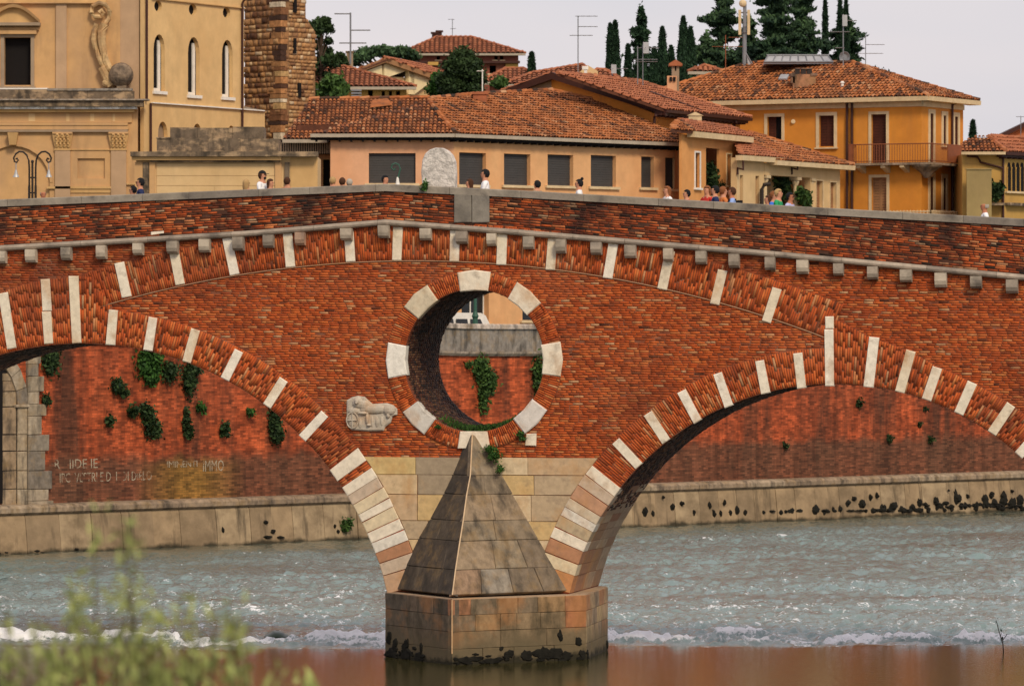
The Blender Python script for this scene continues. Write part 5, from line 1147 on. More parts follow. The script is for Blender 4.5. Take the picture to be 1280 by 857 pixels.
hipbox(ch, [(pu.A.x, pu.A.y+.7), (ps.pt(0, 0, -.45).x, ps.pt(0, 0, -.45).y+.3), (ps.pt(ps.u(305), 0, -.5).x, ps.pt(ps.u(305), 0, -.5).y), (ps.pt(ps.u(305), 0, -6).x-3, ps.pt(ps.u(305), 0, -6).y), (pu.A.x, pu.A.y+9)], ST, zt_-.1, 'pl_side', 'rear_wall')
tile_roof(ch, [ps.pt(-.3, zt_, .4), ps.pt(ps.u(305)+.3, zt_, .4), ps.pt(ps.u(305)-.5, zt_+2.2, -5), ps.pt(-.3, zt_+2.2, -5)])

# ---------------------------------------------------------------- bell tower of rough stone
CT = P2(351, 234.); pt1 = Pl(P2(306, 235.9), CT); pt2 = Pl(CT, P2(394, 235.8))
tw = empty('bell_tower', (CT[0], CT[1], ST), 'tall rough rubble stone bell tower with slit openings behind the tiled roof', 'tower')
M['rubble'] = mk('rubble_stone', src='attr', ramp=[(0, (.05, .025, .014)), (.2, (.14, .06, .03)), (.45, (.32, .17, .08)), (.7, (.42, .22, .09)), (.88, (.50, .34, .18)), (1, (.62, .50, .36))], var=.3, vscale=5, bump=.5, bscale=14)
M['rmort'] = mk('rubble_mortar', (.24, .13, .06), var=.3, vscale=5, bump=.5)
def rubble(parent, pl, outline, lo, hi, dark=0., nm='rubble', rowh=(.16, .34), wid=(.2, .6)):
    V = []; Q = []; T = []; us = [p[0] for p in outline]; zs_ = [p[1] for p in outline]; z = min(zs_)
    while z < max(zs_):
        h = random.uniform(*rowh); u = min(us)+random.uniform(-.2, 0)
        while u < max(us):
            wd = random.uniform(*wid); cu0, cz0 = u+wd/2, z+h/2
            if inside([(cu0, cz0)], outline)[0]:
                g = .012; q = [(u+g, z+g), (u+wd-g, z+g), (u+wd-g, z+h-g), (u+g, z+h-g)]; q = [(a+random.uniform(-.02, .02), b+random.uniform(-.02, .02)) for a, b in q]; pr = random.uniform(.01, .07); i = len(V)
                a0, a1 = max(min(us), u), 0
                V += [tuple(pl.pt(cu0+(a-cu0)*.84, cz0+(b-cz0)*.84, pr)) for a, b in q]+[tuple(pl.pt(a, b, -.05)) for a, b in q]
                Q += [(i, i+1, i+2, i+3), (i+4, i+5, i+1, i), (i+5, i+6, i+2, i+1), (i+6, i+7, i+3, i+2), (i+7, i+4, i, i+3)]; tv = min(1, max(0, random.betavariate(2, 2)-dark)); T += [tv]*5
            u += wd
        z += h
    me = mesh_np(nm, V, Q, M['rubble'], T); tag(link(nm, me, parent, Matrix.Identity(4)), kind='stuff')
L1 = pt1.len; o1 = [(0, ST), (L1, ST), (L1, 27), (0, 27)]
x2 = pt2.u; o2 = [(0, ST), (x2(394), ST), (x2(394), pt2.z(394, 40)), (x2(382), pt2.z(381, 22)), (x2(382), 27), (0, 27)]
slits = [pt2.rect(366, -4, 369.5, 16), pt2.rect(366, 48, 369, 67), pt2.rect(371.5, 104, 375, 122)]
facade('wall', pt1, o1, [], M['rmort'], tw, thick=.5); facade('wall', pt2, o2, [rpoly(r) for r in slits], M['rmort'], tw, thick=.5)
rubble(tw, pt1, [(0, ST), (L1-.2, ST), (L1-.2, 27), (0, 27)], 0, 0, .02)
o2r = [(.3, ST)]+[(x2(394)-.02, ST)]+o2[2:4]+[(x2(382)-.02, 27), (.3, 27)]
rubble(tw, pt2, o2r, 0, 0, -.14, rowh=(.14, .26), wid=(.16, .42))
for r in slits: mb = MB(); pt2.box(mb, r[0]-.0, r[1], r[2], r[3], -.3, .09); mb.build('slit', M['dark'], tw)
z = ST
while z < 27:
    h = random.uniform(.18, .36); c = random.choice([(.34, .17, .07), (.09, .04, .022), (.60, .50, .36), (.20, .09, .04), (.50, .32, .14), (.06, .03, .02), (.42, .2, .08)]); wl, wr_ = random.uniform(.3, .95), random.uniform(.2, .5)
    mb = MB(); q = [pt1.pt(L1-wl, 0, .07).xy, (CT[0], CT[1]-.085), pt2.pt(wr_, 0, .07).xy, pt2.pt(wr_, 0, -.2).xy, pt1.pt(L1-wl, 0, -.2).xy]
    mb.prism([(p[0], p[1], z+.012) for p in q], (0, 0, h-.03)); mb.build('quoin', M['quoin'], tw, c); z += h
q = [(pt1.A.x+.4, pt1.A.y+.5), (CT[0], CT[1]+.75), (pt2.B.x-.75, pt2.B.y+.3), (pt2.B.x-.75, pt2.B.y+2.5), (pt1.A.x+.4, pt1.A.y+2.5)]
hipbox(tw, q, ST, 26.9, 'rmort', 'rear_wall')

# ---------------------------------------------------------------- low classical pavilion
YP = 205.; pp_ = Pl(P2(166, YP), P2(398, YP)); pv = empty('garden_pavilion', (pp_.A.x, YP, ST), 'low cream stone garden pavilion with dark weathered flat top and heavy cornice', 'pavilion')
zp = lambda y: CZ-(y-HZ)/F*YP; up_ = pp_.u
mb = MB(); pp_.box(mb, up_(170), ST-.2, up_(397), zp(196), -3.5, 0); mb.build('wall', M['pl_cream'], pv)
for (x0, x1, y0, y1) in ((196, 345, 205, 219.5), (196, 345, 220, 232), (196, 268, 232.5, 250), (268.5, 345, 232.5, 250)): band(pv, pp_, x0, x1, y0, y1, .03, 'pl_lemon' if False else 'pl_cream', 'panel')
for x0, x1, m in ((169, 178.5, 'pl_church'), (179, 186, 'stained'), (187, 194, 'pl_church'), (344, 352, 'pl_church'), (356, 362, 'stained')): band(pv, pp_, x0, x1, 203, 255, .12, m, 'pilaster')
band(pv, pp_, 363, 397, 197, 250, .02, 'pl_gold', 'panel')
band(pv, pp_, 165.5, 352, 196.3, 200.5, .35, 'pl_gold', 'cornice'); band(pv, pp_, 188, 350, 200.7, 203, .20, 'stained', 'cornice'); band(pv, pp_, 164, 398, 190, 196, .5, 'stained', 'cornice')
for x0, x1, y0, y1, o in ((196, 260, 172.5, 189.8, 0), (260.3, 300, 173, 189.8, .02), (300.3, 348, 173.5, 189.8, -.01), (212, 246, 159, 172.4, -.3), (246.3, 290, 159.5, 172.7, -.28), (290.3, 329, 158.2, 173, -.3)):
    b_ = band(pv, pp_, x0, x1, y0, y1, o, 'stained', 'parapet_stone', o0=-2.5)
b_ = band(pv, pp_, 195, 213, 171.6, 173.2, .06, 'stained', 'parapet_cap', o0=-2.5)

# ---------------------------------------------------------------- salmon building with the row of blinds
YK = 215.; Cn = Vector(P2(567, YK)); ZE = CZ+(HZ-167)/F*(YK-.5)
p1 = Pl(P2(413, YK), Cn); p2 = Pl(Cn, P2(861, YK*1.0515)); sb = empty('salmon_building', (Cn.x, Cn.y, ST), 'long low salmon building with dark roller blinds under a mossy barrel tiled roof', 'building')
ZW = ZE-.25
def gather(pl, lst, kind, **kw):
    H = []
    for x0, y0, x1, y1 in lst: H.append(window(sb_, pl, pl.rect(x0, y0, x1, y1), kind, **kw))
    return H
sb_ = sb
h1 = gather(p1, [(461, 191.5, 519.5, 229)], 'blind', sill=True)+gather(p1, [(470, 364, 505, 404), (530, 364, 556, 404)], 'glass')
h2 = gather(p2, [(574, 191, 607.5, 231), (630, 192.5, 663, 231.5), (684.5, 193.5, 716.5, 232), (738.5, 194.3, 770, 233.3), (801.5, 195.8, 817.5, 234.3), (831.5, 197.2, 845, 236)], 'blind', depth=.20)
h2 += gather(p2, [(577, 362, 611, 404), (653, 364, 690, 400), (730, 364, 765, 398), (800, 364, 830, 396)], 'glass', depth=.3)
h2 += gather(p2, [(575, 285, 608, 325), (631, 285, 663, 325), (685, 286, 717, 324), (739, 286, 770, 324), (801, 287, 818, 323)], 'blind', depth=.3)
facade('front_wall', p1, [(0, ST-.3), (p1.len, ST-.3), (p1.len, ZW), (0, ZW)], h1, M['pl_pink'], sb, thick=.4); facade('side_wall', p2, [(0, ST-.3), (p2.len, ST-.3), (p2.len, ZW), (0, ZW)], h2, M['pl_peach'], sb, thick=.28)
# set back loggia at the left end
pk_ = Pl(P2(348, YK+1.6), P2(413, YK+1.6)); hd = window(sb, pk_, pk_.rect(403.5, 199, 412.5, 255), 'dark', depth=.3, sill=False)
facade('recess_wall', pk_, [(0, ST-.3), (pk_.len+.3, ST-.3), (pk_.len+.3, pk_.z(400, 193)), (0, pk_.z(400, 193))], [hd], M['shutp'], sb, thick=.3)
mb = MB()
for k in range(22): mb.box(P2(351+k*2.85, YK+1.2)[0], P2(352.6+k*2.85, YK+1.2)[0], YK+1.0, YK+1.2, CZ+(HZ-191)/F*YK, CZ+(HZ-177)/F*YK)
mb.build('loggia_slats', M['pl_grey'], sb); band(sb, pk_, 350, 412.6, 174.8, 193, .18, 'dark', 'loggia_beam')
hipbox(sb, [(p1.A.x+.1, YK+.45), (Cn.x-.2, YK+.95), (p2.B.x-1.0, p2.B.y+.2), (p2.B.x-4, p2.B.y+8), (p1.A.x, YK+9)], ST, ZW-.05, 'pl_peach', 'rear_wall')
eA = Vector((P2(388, YK-.5)[0], YK-.5, ZE)); eB = Vector((P2(568.5, YK-.55)[0], YK-.6, ZE)); eC = p2.pt(p2.len+.25, ZE, .5)
eA0 = Vector((P2(353, YK+.6)[0], YK+.6, CZ+(HZ-174)/F*(YK+.6)))
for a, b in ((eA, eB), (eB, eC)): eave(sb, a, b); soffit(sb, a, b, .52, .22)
eave(sb, eA0, Vector((P2(409, YK+.6)[0], YK+.6, eA0.z)))
# roof: left slope, hipped front patch and the long right slope
c1 = roof_px(sb, eA0, Vector((P2(409, YK+.6)[0], YK+.6, eA0.z)), 21, [(537, 129), (537, 123), (387, 124.5)], ridge=[(3, 4)])
c2 = roof_px(sb, eA, eB, 22, [(537, 128)], ridge=[(1, 2)])
c3 = roof_px(sb, eB, eC, 20, [(862, 174), (800, 149), (740, 125), (690, 113.5), (604, 118), (537, 124)], ridge=[(4, 5), (5, 6), (6, 7)])
hipbox(sb, [(eA0.x+.6, YK+1.5), (Cn.x, YK+1.3), (P2(690, 221)[0], 224), (P2(690, 224)[0], 229), (P2(537, 221)[0], 224.5), (eA0.x+2, 223)], ZW-.5, ZE+.45, 'tilebase', 'attic')
mb = MB(); q = plane_hits(c1[0], (c1[1]-c1[0]).cross(c1[3]-c1[0]).normalized(), [(463, 138), (490, 135), (484, 129), (466, 131)]); mb.prism([p+Vector((0, -.05, .12)) for p in q], (0, .1, .10)); mb.build('raised_skylight', M['tile'], sb)
for x, y, w2 in ((600, 119, .30), (526, 123, .2)):
    p = W(x, y, 222.5); mb = MB(); mb.box(p.x-w2, p.x+w2, p.y-w2, p.y+w2, p.z-.5, p.z+.02); mb.box(p.x-w2-.06, p.x+w2+.06, p.y-w2-.06, p.y+w2+.06, p.z+.02, p.z+.12); mb.build('chimney', M['tiler'], sb)

# ---------------------------------------------------------------- orange gabled house behind
CG = Vector(P2(822, 228.)); gA = Vector(P2(630, 233.5)); pg = Pl(gA, CG); pr_ = Pl(CG, P2(925, 236.9)); og = empty('gabled_house', (CG.x, CG.y, ST), 'orange plastered gabled house with dark rafters showing above the salmon building roof', 'house')
uR = lambda x, y: pg.uz(x, y)
out_g = [(0, ST), (pg.len, ST), uR(821, 143), uR(697, 97), uR(630, 119)]
facade('gable_wall', pg, out_g, [], M['pl_orange'], og, thick=.4)
mb = MB(); q = [uR(632, 119.5), uR(689, 99.5), uR(691, 140), uR(640, 140)]; mb.prism([pg.pt(*p, .02) for p in q], (pg.n.x*-.03, pg.n.y*-.03, 0)); mb.build('grey_plaster', M['pl_grey'], og)
zE2 = CZ+(HZ-139)/F*228; wr = window(og, pr_, pr_.rect(831, 163, 836, 170), 'dark', sill=False)
facade('eave_wall', pr_, [(0, ST), (pr_.len, ST), (pr_.len, zE2-.1), (0, zE2-.1)], [wr], M['pl_orange'], og, thick=.4)
A3 = pr_.pt(-.35, zE2+.05, .55); B3 = pr_.pt(pr_.len+.1, zE2+.05, .55)
c = roof_px(og, A3, B3, 22, [(800, 102.5), (697, 91.5)], mat='tiler', pitch=.22, ridge=[(1, 2), (2, 3)])
apx = pg.pt(*uR(697, 92), .45)
L_ = pg.pt(*uR(628, 116.5), .45); mb = MB()
for a, b in ((L_, apx), (apx, A3)):
    mb.hexa([a+Vector((0, 0, -.28)), b+Vector((0, 0, -.28)), b+Vector((.1, .35, -.28)), a+Vector((.1, .35, -.28)), a+Vector((0, 0, .04)), b+Vector((0, 0, .04)), b+Vector((.1, .35, .04)), a+Vector((.1, .35, .04))])
mb.build('barge_board', M['pipe'], og)
tile_roof(og, [L_+Vector((0, 0, .02)), L_+Vector((3.4, 6, .02)), apx+Vector((3.4, 6, .02)), apx+Vector((0, 0, .02))], mat='tiler', ridge=False)
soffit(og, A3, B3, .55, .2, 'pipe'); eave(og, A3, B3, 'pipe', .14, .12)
for x, y in ((818, 144), (918, 152)):
    a = pr_.hit(x+2, y, .5); b = pr_.hit(x, y+5, .08); mb = MB(); mb.tube([a, (b.x, b.y, b.z+.1), (b.x, b.y, b.z-1.6)], .06, 6); mb.build('downpipe', M['pipe'], og)
mb = MB(); q = plane_hits(c[0], (c[1]-c[0]).cross(c[2]-c[0]).normalized(), [(812, 118), (874, 140), (878, 141.5), (815, 118.5)]); mb.prism([p+Vector((0, 0, .1)) for p in q], (0, 0, .06)); mb.build('roof_step', M['pipe'], og)
p = W(732, 90, 231.); mb = MB(); mb.box(p.x-.07, p.x+.07, p.y-.07, p.y+.07, p.z-.55, p.z+.1); mb.box(p.x-.16, p.x+.12, p.y-.1, p.y+.1, p.z+.1, p.z+.26); mb.build('flue', M['white'], og)
hipbox(og, [tuple(pg.pt(.3, 0, -.5).xy), tuple(pg.pt(pg.len-.4, 0, -.5).xy), tuple(pr_.pt(pr_.len-.5, 0, -.5).xy), tuple(pr_.pt(pr_.len-.5, 0, -4).xy), (gA.x+3, gA.y+8)], ST, zE2-.3, 'pl_orange', 'rear_wall')

# ---------------------------------------------------------------- narrow peach house right of it
D0, D1 = Vector(P2(852, 223.)), Vector(P2(929, 230.)); pd_ = Pl(D0, D1); ZD = CZ+(HZ-168)/F*223; ph = empty('peach_house', (D0.x, D0.y, ST), 'narrow peach house with three tall thin openings between salmon and cream buildings', 'house')
h = [window(ph, pd_, pd_.rect(868.5, 191, 874.5, 234), 'shutter', 'white', fw=.08, leaves=1, mat='shutp'), window(ph, pd_, pd_.rect(908, 193, 913.5, 231), 'shutter', 'trim', fw=.06, leaves=1, mat='shutp'), window(ph, pd_, pd_.rect(882.5, 185.5, 899, 245), 'dark', sill=False, depth=.6)]
facade('front_wall', pd_, [(0, ST-.3), (pd_.len, ST-.3), (pd_.len, ZD), (0, ZD)], h, M['pl_warm'], ph, thick=.12)
hipbox(ph, [tuple(pd_.pt(1.9, 0, -1.1).xy), tuple(pd_.pt(pd_.len-.1, 0, -1.1).xy), (D1.x-.6, D1.y+5), (D0.x+.9, D0.y+5)], ST, ZD-.1, 'pl_peach', 'rear_wall')
eL, eR = pd_.pt(.4, ZD+.15, .4), pd_.pt(pd_.len+.15, ZD+.15, .4)
eave(ph, eL, eR, 'trim', .26, .3); c = roof_px(ph, eL, eR, 19, [(913, 160), (848, 150.5)], mat='tiler', ridge=[(2, 3), (1, 2)])
eLL = Vector((P2(838, 221.5)[0], 221.5, eL.z)); tile_roof(ph, [eLL, eL, c[3]], ridge=[(1, 2)])
p = W(869, 146, 229.); mb = MB(); mb.box(p.x-.3, p.x+.3, p.y, p.y+.6, p.z-.3, p.z+.05); mb.prism([(p.x-.38, p.y-.05, p.z+.05), (p.x+.38, p.y-.05, p.z+.05), (p.x, p.y-.05, p.z+.22)], (0, .7, 0)); mb.build('vent_hood', M['trim'], ph)
wall_plant(Pl(pd_.A, pd_.B), [(891, 224, 7, 13), (896, 232, 9, 7), (888, 212, 5, 7)], 'dark green climber filling the opening of the peach house', mat='leaf_dark', size=.2, off=-.2)

# ---------------------------------------------------------------- cream house with porch
F0, F1 = Vector(P2(921, 226.)), Vector(P2(1052, 236.)); pf = Pl(F0, F1); crh = empty('cream_house', (F0.x, F0.y, ST), 'low pale cream house with columned porch in front of the yellow villa', 'house')
zf_ = lambda x, y: pf.z(x, y)
ZF = zf_(950, 199); h = [window(crh, pf, pf.rect(925, 219, 929, 262), 'shutter', None, leaves=1, mat='shutp', sill=False), window(crh, pf, pf.rect(944.5, 220, 949, 262), 'shutter', None, leaves=1, mat='shutp', sill=False)]
facade('front_wall', pf, [(0, ST-.3), (pf.u(955), ST-.3), (pf.u(955), ZF), (0, ZF)], h, M['pl_cream'], crh, thick=.3)
h = [window(crh, pf, pf.rect(1019.5, 226, 1028, 262), 'shutter', 'trim', fw=.05, mat='shutp'), window(crh, pf, pf.rect(1037, 228, 1045, 262), 'shutter', 'trim', fw=.05, mat='shutp')]
ZF2 = zf_(1020, 208); facade('front_wall', pf, [(pf.u(1013), ST-.3), (pf.u(1050), ST-.3), (pf.u(1050), ZF2), (pf.u(1013), ZF2)], h, M['pl_cream'], crh, thick=.3)
pback = Pl(pf.pt(0, 0, -1.6).xy, pf.pt(pf.len, 0, -1.6).xy); h = [window(crh, pback, pback.rect(972, 226, 988, 262), 'dark', sill=False)]
facade('porch_wall', pback, [(pback.u(950), ST-.3), (pback.u(1018), ST-.3), (pback.u(1018), ZF2), (pback.u(950), ZF2)], h, M['pl_cream'], crh, thick=.3)
mb = MB(); pf.box(mb, pf.u(955), ZF2-.55, pf.u(1013), ZF2, -.35, .02); mb.build('porch_beam', M['pl_cream'], crh)
for x in (959.5, 998, 1016):
    u_ = pf.u(x); p = pf.pt(u_, 0, -.15); mb = MB(); mb.lathe([(.16, ST), (.13, ST+.3), (.11, ZF2-.95), (.17, ZF2-.8), (.17, ZF2-.7), (.12, ZF2-.68)], (p.x, p.y, 0), 10); mb.build('column', M['trim'], crh)
    mb = MB(); pf.box(mb, u_-.22, ZF2-.69, u_+.22, ZF2-.56, -.37, .07); mb.build('capital', M['trim'], crh)
hipbox(crh, [tuple(pf.pt(2.2, 0, -2).xy), tuple(pf.pt(pf.len-.3, 0, -2).xy), tuple(pf.pt(pf.len-.3, 0, -5).xy), tuple(pf.pt(0, 0, -6).xy)], ST, ZF2-.1, 'pl_cream', 'rear_wall')
a, b = pf.pt(pf.u(917), ZF+.1, .4), pf.pt(pf.u(970), ZF+.1, .4); eave(crh, a, b, 'trim', .24, .3); roof_px(crh, a, b, 20, [(935, 181), (918, 178)], mat='tiler', ridge=[(1, 2)])
a2, b2 = pf.pt(pf.u(958), ZF2+.12, .5), pf.pt(pf.len+.35, ZF2+.12, .5); eave(crh, a2, b2, 'trim', .22, .3)
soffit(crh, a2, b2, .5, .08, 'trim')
c = roof_px(crh, a2, b2, 21, [(936, 165.5), (921, 166), (921, 176)], ridge=[(1, 2)])
for x in (925, 993): a = pf.hit(x+4, 201, .4); b = pf.hit(x-3, 210, .05); mb = MB(); mb.tube([a, (a.x, a.y, a.z-.4), b, (b.x, b.y, b.z-.3)], .05, 6); mb.build('downpipe', M['pipe'], crh)
a = pf.hit(955, 231, .3); mb = MB(); mb.tube([(a.x+.3, a.y, a.z+.05), (a.x, a.y, a.z), (a.x-.1, a.y, a.z-.2), (a.x-.1, a.y, ST)], .09, 8); mb.build('vent_pipe', M['iron'], crh)
wall_plant(pf, [(979, 233, 12, 15), (974, 222, 7, 8)], 'dark shrub growing in the porch of the cream house behind the strollers', name='shrub', mat='leaf_dark', size=.22, off=-.6)
wall_plant(pf, [(1007, 250, 10, 9), (1001, 242, 6, 7)], 'rounded green shrub between the porch columns right of the strollers', name='shrub', mat='leaf_green', size=.2, off=.3)

# ---------------------------------------------------------------- big yellow villa
YV = 238.; V1 = Vector(P2(1152, YV)); V0 = Vector(P2(800, YV*1.030)); V2 = Vector(P2(1204, YV*1.018)); v1 = Pl(V0, V1); v2 = Pl(V1, V2); ZV = CZ+(HZ-122)/F*YV
vl = empty('yellow_villa', (V1.x, V1.y, ST), 'large ochre yellow villa with corner balcony, brown shutters and broad hipped tile roof', 'house')
h = [window(vl, v1, v1.rect(959.2, 146, 977.2, 182), 'shutter', 'trim', fw=.15, ajar=True), window(vl, v1, v1.rect(1024, 144.5, 1042.7, 183), 'shutter', 'trim', fw=.16), window(vl, v1, v1.rect(1089.3, 143, 1108, 204), 'shutter', 'trim', fw=.14, sill=False), window(vl, v1, v1.rect(1089.6, 222, 1108.5, 280), 'shutter', 'trim', fw=.14, sill=False, mat='shutp')]
for x0, x1 in ((1024, 1042.7), (959, 977), (1089, 1108)): h.append(window(vl, v1, v1.rect(x0, 300, x1, 345), 'shutter', 'trim', fw=.14))
facade('front_wall', v1, [(0, ST-.3), (v1.len, ST-.3), (v1.len, ZV), (0, ZV)], h, M['pl_yellow'], vl, thick=.35)
h = [window(vl, v2, v2.rect(1162.2, 142, 1166.4, 204), 'shutter', 'trim', fw=.2, sill=False, leaves=1, depth=.02), window(vl, v2, v2.rect(1178.6, 144.5, 1182.2, 181), 'shutter', 'trim', fw=.2, leaves=1, depth=.02), window(vl, v2, v2.rect(1192.8, 146, 1197, 184), 'shutter', 'trim', fw=.2, leaves=1, depth=.02)]
h += [window(vl, v2, v2.rect(1162.2, 221, 1166.4, 275), 'shutter', 'trim', fw=.2, sill=False, leaves=1, depth=.02), window(vl, v2, v2.rect(1178.6, 222.5, 1182.2, 262), 'shutter', 'trim', fw=.2, leaves=1, depth=.02), window(vl, v2, v2.rect(1192.8, 224, 1197, 266), 'shutter', 'trim', fw=.2, leaves=1, depth=.02)]
facade('side_wall', v2, [(0, ST-.3), (v2.len, ST-.3), (v2.len, ZV), (0, ZV)], h, M['pl_yellow'], vl, thick=.35)
hipbox(vl, [tuple(v1.pt(.2, 0, -.4).xy), (V1.x-.1, V1.y+.5), tuple(v2.pt(v2.len-.1, 0, -.4).xy), (V2.x-5, V2.y+8), (V0.x, V0.y+9)], ST, ZV-.05, 'pl_yellow', 'rear_wall')
mb = MB(); v1.box(mb, 0, ZV-.42, v1.len+.03, ZV-.18, -.05, .07); v2.box(mb, .03, ZV-.42, v2.len, ZV-.18, -.05, .07); mb.build('cornice', M['trim'], vl)
ovh = .62; e0 = v1.pt(0, ZV+.05, ovh); e1 = Vector((P2(1160.5, YV-.7)[0], YV-.7, ZV+.05)); e2 = v2.pt(v2.len+.6, ZV+.05, ovh)
for a, b in ((e0, e1), (e1, e2)): eave(vl, a, b, 'trim', .22, .55)
c = roof_px(vl, e0, e1, 22, [(1066, 79), (938, 79), (828, 112), (800, 122)], pitch=.21, ridge=[(2, 3), (3, 4)])
top_ = c[2]; tile_roof(vl, [e1, e2, top_+Vector((.5, 1.5, 0))*0+top_*1.0-top_*0 if False else top_], pitch=.21, ridge=[(2, 0)])
cap_line(vl, e2, top_)
for x in (1058.8, 1065): pipe(vl, v1, x, 124, 0, r=.065, zb=ST)
pipe(vl, v2, 1190.5, 130, 0, r=.06, zb=ST); a = v2.hit(1203, 126, .5); b = v2.hit(1190.5, 131, .1); mb = MB(); mb.tube([a, b], .05, 6); mb.build('downpipe', M['pipe'], vl)
# balcony round the corner
mb = MB(); zb0, zb1 = v1.z(1110, 207), v1.z(1110, 204.2); bd = .85
b0 = v1.pt(v1.u(1070), 0, 0).xy; b1 = v1.pt(v1.u(1070), 0, bd).xy; b2 = Vector((V1.x+.35, V1.y-.95)); b3 = v2.pt(v2.u(1193), 0, bd).xy; b4 = v2.pt(v2.u(1193), 0, 0).xy
mb.prism([(p[0], p[1], zb0) for p in (b0, b1, b2, b3, b4, V1)], (0, 0, zb1-zb0)); slab = mb.build('balcony', M['stoned'], vl, (.30, .22, .16))
zr1 = v1.z(1110, 181); mb = MB()
for a, b in ((b0, b1), (b1, b2), (b2, b3), (b3, b4)):
    L = (b-a).length; n = max(2, int(L/.13)); mb.tube([(a[0], a[1], zr1), (b[0], b[1], zr1)], .028, 5); mb.tube([(a[0], a[1], zb1+.08), (b[0], b[1], zb1+.08)], .018, 4)
    for k in range(n+1): p = a.lerp(b, k/n); mb.box(p[0]-.012, p[0]+.012, p[1]-.012, p[1]+.012, zb1, zr1)
mb.build('railing', M['rust'], slab)
mb = MB(); pb = Pl(b1, b2); pb.box(mb, 0, zb1+.05, .22*1.0, zr1-.02, -.03, .03); mb.build('screen_panel', M['rust'], slab); mb = MB(); pb3 = Pl(b2, b3); pb3.box(mb, pb3.len*.42, zb1+.05, pb3.len, zr1-.02, -.03, .03); mb.build('screen_panel', M['rust'], slab)
for x in (1080, 1110.5, 1134.5):
    u_ = v1.u(x); mb = MB(); mb.prism([v1.pt(u_-.11, zb0-.003, 0), v1.pt(u_-.11, zb0-.003, .7), v1.pt(u_-.11, zb0-.12, .68), v1.pt(u_-.11, zb0-.32, .12), v1.pt(u_-.11, zb0-.36, 0)], v1.pt(.22, 0)-v1.pt(0, 0)); mb.build('bracket', M['trim'], slab)
mb = MB(); mb.lathe([(.12, zb0-.62), (.35, zb0-.35), (.7, zb0-.1), (.75, zb0-.004)], (V1.x+.25, V1.y-.12, 0), 10); mb.build('corner_bracket', M['stoned'], slab, (.26, .19, .14))
zl = v1.z(1140, 265); mb = MB(); mb.prism([(p[0], p[1], zl-.9) for p in (b0, b1, b2, b3, b4, V1)], (0, 0, .14)); sl2 = mb.build('balcony', M['stoned'], vl, (.30, .22, .16)); mb = MB()
for a, b in ((v1.pt(v1.u(1114), 0, bd).xy, b2), (b2, b3)):
    n = int((b-a).length/.16); mb.tube([(a[0], a[1], zl), (b[0], b[1], zl)], .03, 5)
    for k in range(n+1): p = a.lerp(b, k/n); mb.box(p[0]-.02, p[0]+.02, p[1]-.02, p[1]+.02, zl-.76, zl+.07)
mb.build('railing', M['trim'], sl2)
a = v1.hit(991.5, 152, .04); mb = MB(); mb.lathe([(.10, 0), (.11, .03), (.02, .05)], (0, 0, 0), 10); mb.v = [(a.x+x, a.y-z, a.z+y) for x, y, z in mb.v]; mb.build('vent', M['trim'], vl)
# chimneys, skylight, roof lantern
nr = (c[1]-c[0]).cross(c[2]-c[0]).normalized()
base = plane_hits(c[0], nr, [(990, 112), (1020.5, 112.5)]); p, q = base; mb = MB()
def R3(x, y): return plane_hits(c[0], nr, [(x, y)])[0]
s = p.y/F
def bx(x0, x1, y0, y1, d0, d1, nm, mt, color=None, ref=p):
    m2 = MB(); m2.box((x0-640)*ref.y/F, (x1-640)*ref.y/F, ref.y+d0, ref.y+d1, CZ-(y1-HZ)*ref.y/F, CZ-(y0-HZ)*ref.y/F); return m2.build(nm, M[mt], vl, color)
o = bx(991, 1019.5, 93, 116, -.1, .9, 'chimney', 'stoned', (.34, .17, .09)); bx(988.5, 994, 91.5, 96, -.15, .8, 'chimney_cap', 'stoned', (.22, .14, .10)); bx(1013, 1021.5, 91.8, 95, -.15, .8, 'chimney_cap', 'stoned', (.22, .14, .10)); bx(988.8, 993.5, 96.2, 104, -.1, .5, 'chimney', 'stoned', (.30, .17, .1))
for x0, x1 in ((994.5, 1000), (1001.5, 1007.5), (1009, 1015)): bx(x0, x1, 86.5, 92.9, 0, .5, 'chimney_pot', 'iron'); bx(x0-.6, x1+.6, 85.2, 86.4, -.05, .55, 'chimney_pot_cap', 'stoned', (.2, .12, .09))
q4 = [R3(*t_) for t_ in ((973.5, 102.5), (984, 102.5), (987, 97), (977, 97))]; mb = MB(); mb.prism([t_+nr*.09 for t_ in q4], nr*.08); mb.build('skylight', M['aluminium'], vl)
t_ = R3(1053, 110); mb = MB(); mb.lathe([(.07, -.1), (.07, .22), (.12, .24), (.05, .32)], t_, 8); mb.build('flue', M['white'], vl)
yl = c[2].y+.3; zA = lambda y: CZ-(y-HZ)*yl/F; xL = lambda x: (x-640)*yl/F; lan = MB(); n = 8
ln = MB(); ln.box(xL(956), xL(1041), yl, yl+1.6, zA(80), zA(77.5)); lo_ = ln.build('roof_lantern', M['aluminium'], vl)
for k in range(n):
    x0, x1 = 955+86*k/n, 955+86*(k+1)/n; f = lambda x: 961+(1036-961)*(x-955)/86; mb = MB()
    mb.prism([Vector((xL(x0+.7), yl-.02, zA(77.4))), Vector((xL(x1-.7), yl-.02, zA(77.4))), Vector((xL(f(x1)-.7), yl+.55, zA(69))), Vector((xL(f(x0)+.7), yl+.55, zA(69)))], (0, .05, .02)); mb.build('pane', M['aluminium'], lo_)
ln = MB(); ln.tube([(xL(959), yl+.55, zA(68.6)), (xL(1037), yl+.55, zA(68.6))], .05, 5); ln.tube([(xL(955), yl-.03, zA(77.6)), (xL(1042), yl-.03, zA(77.6))], .05, 5)
for k in range(n+1): x0 = 955+86*k/n; ln.tube([(xL(x0), yl-.03, zA(77.4)), (xL(961+75*k/n), yl+.52, zA(68.8))], .035, 4)
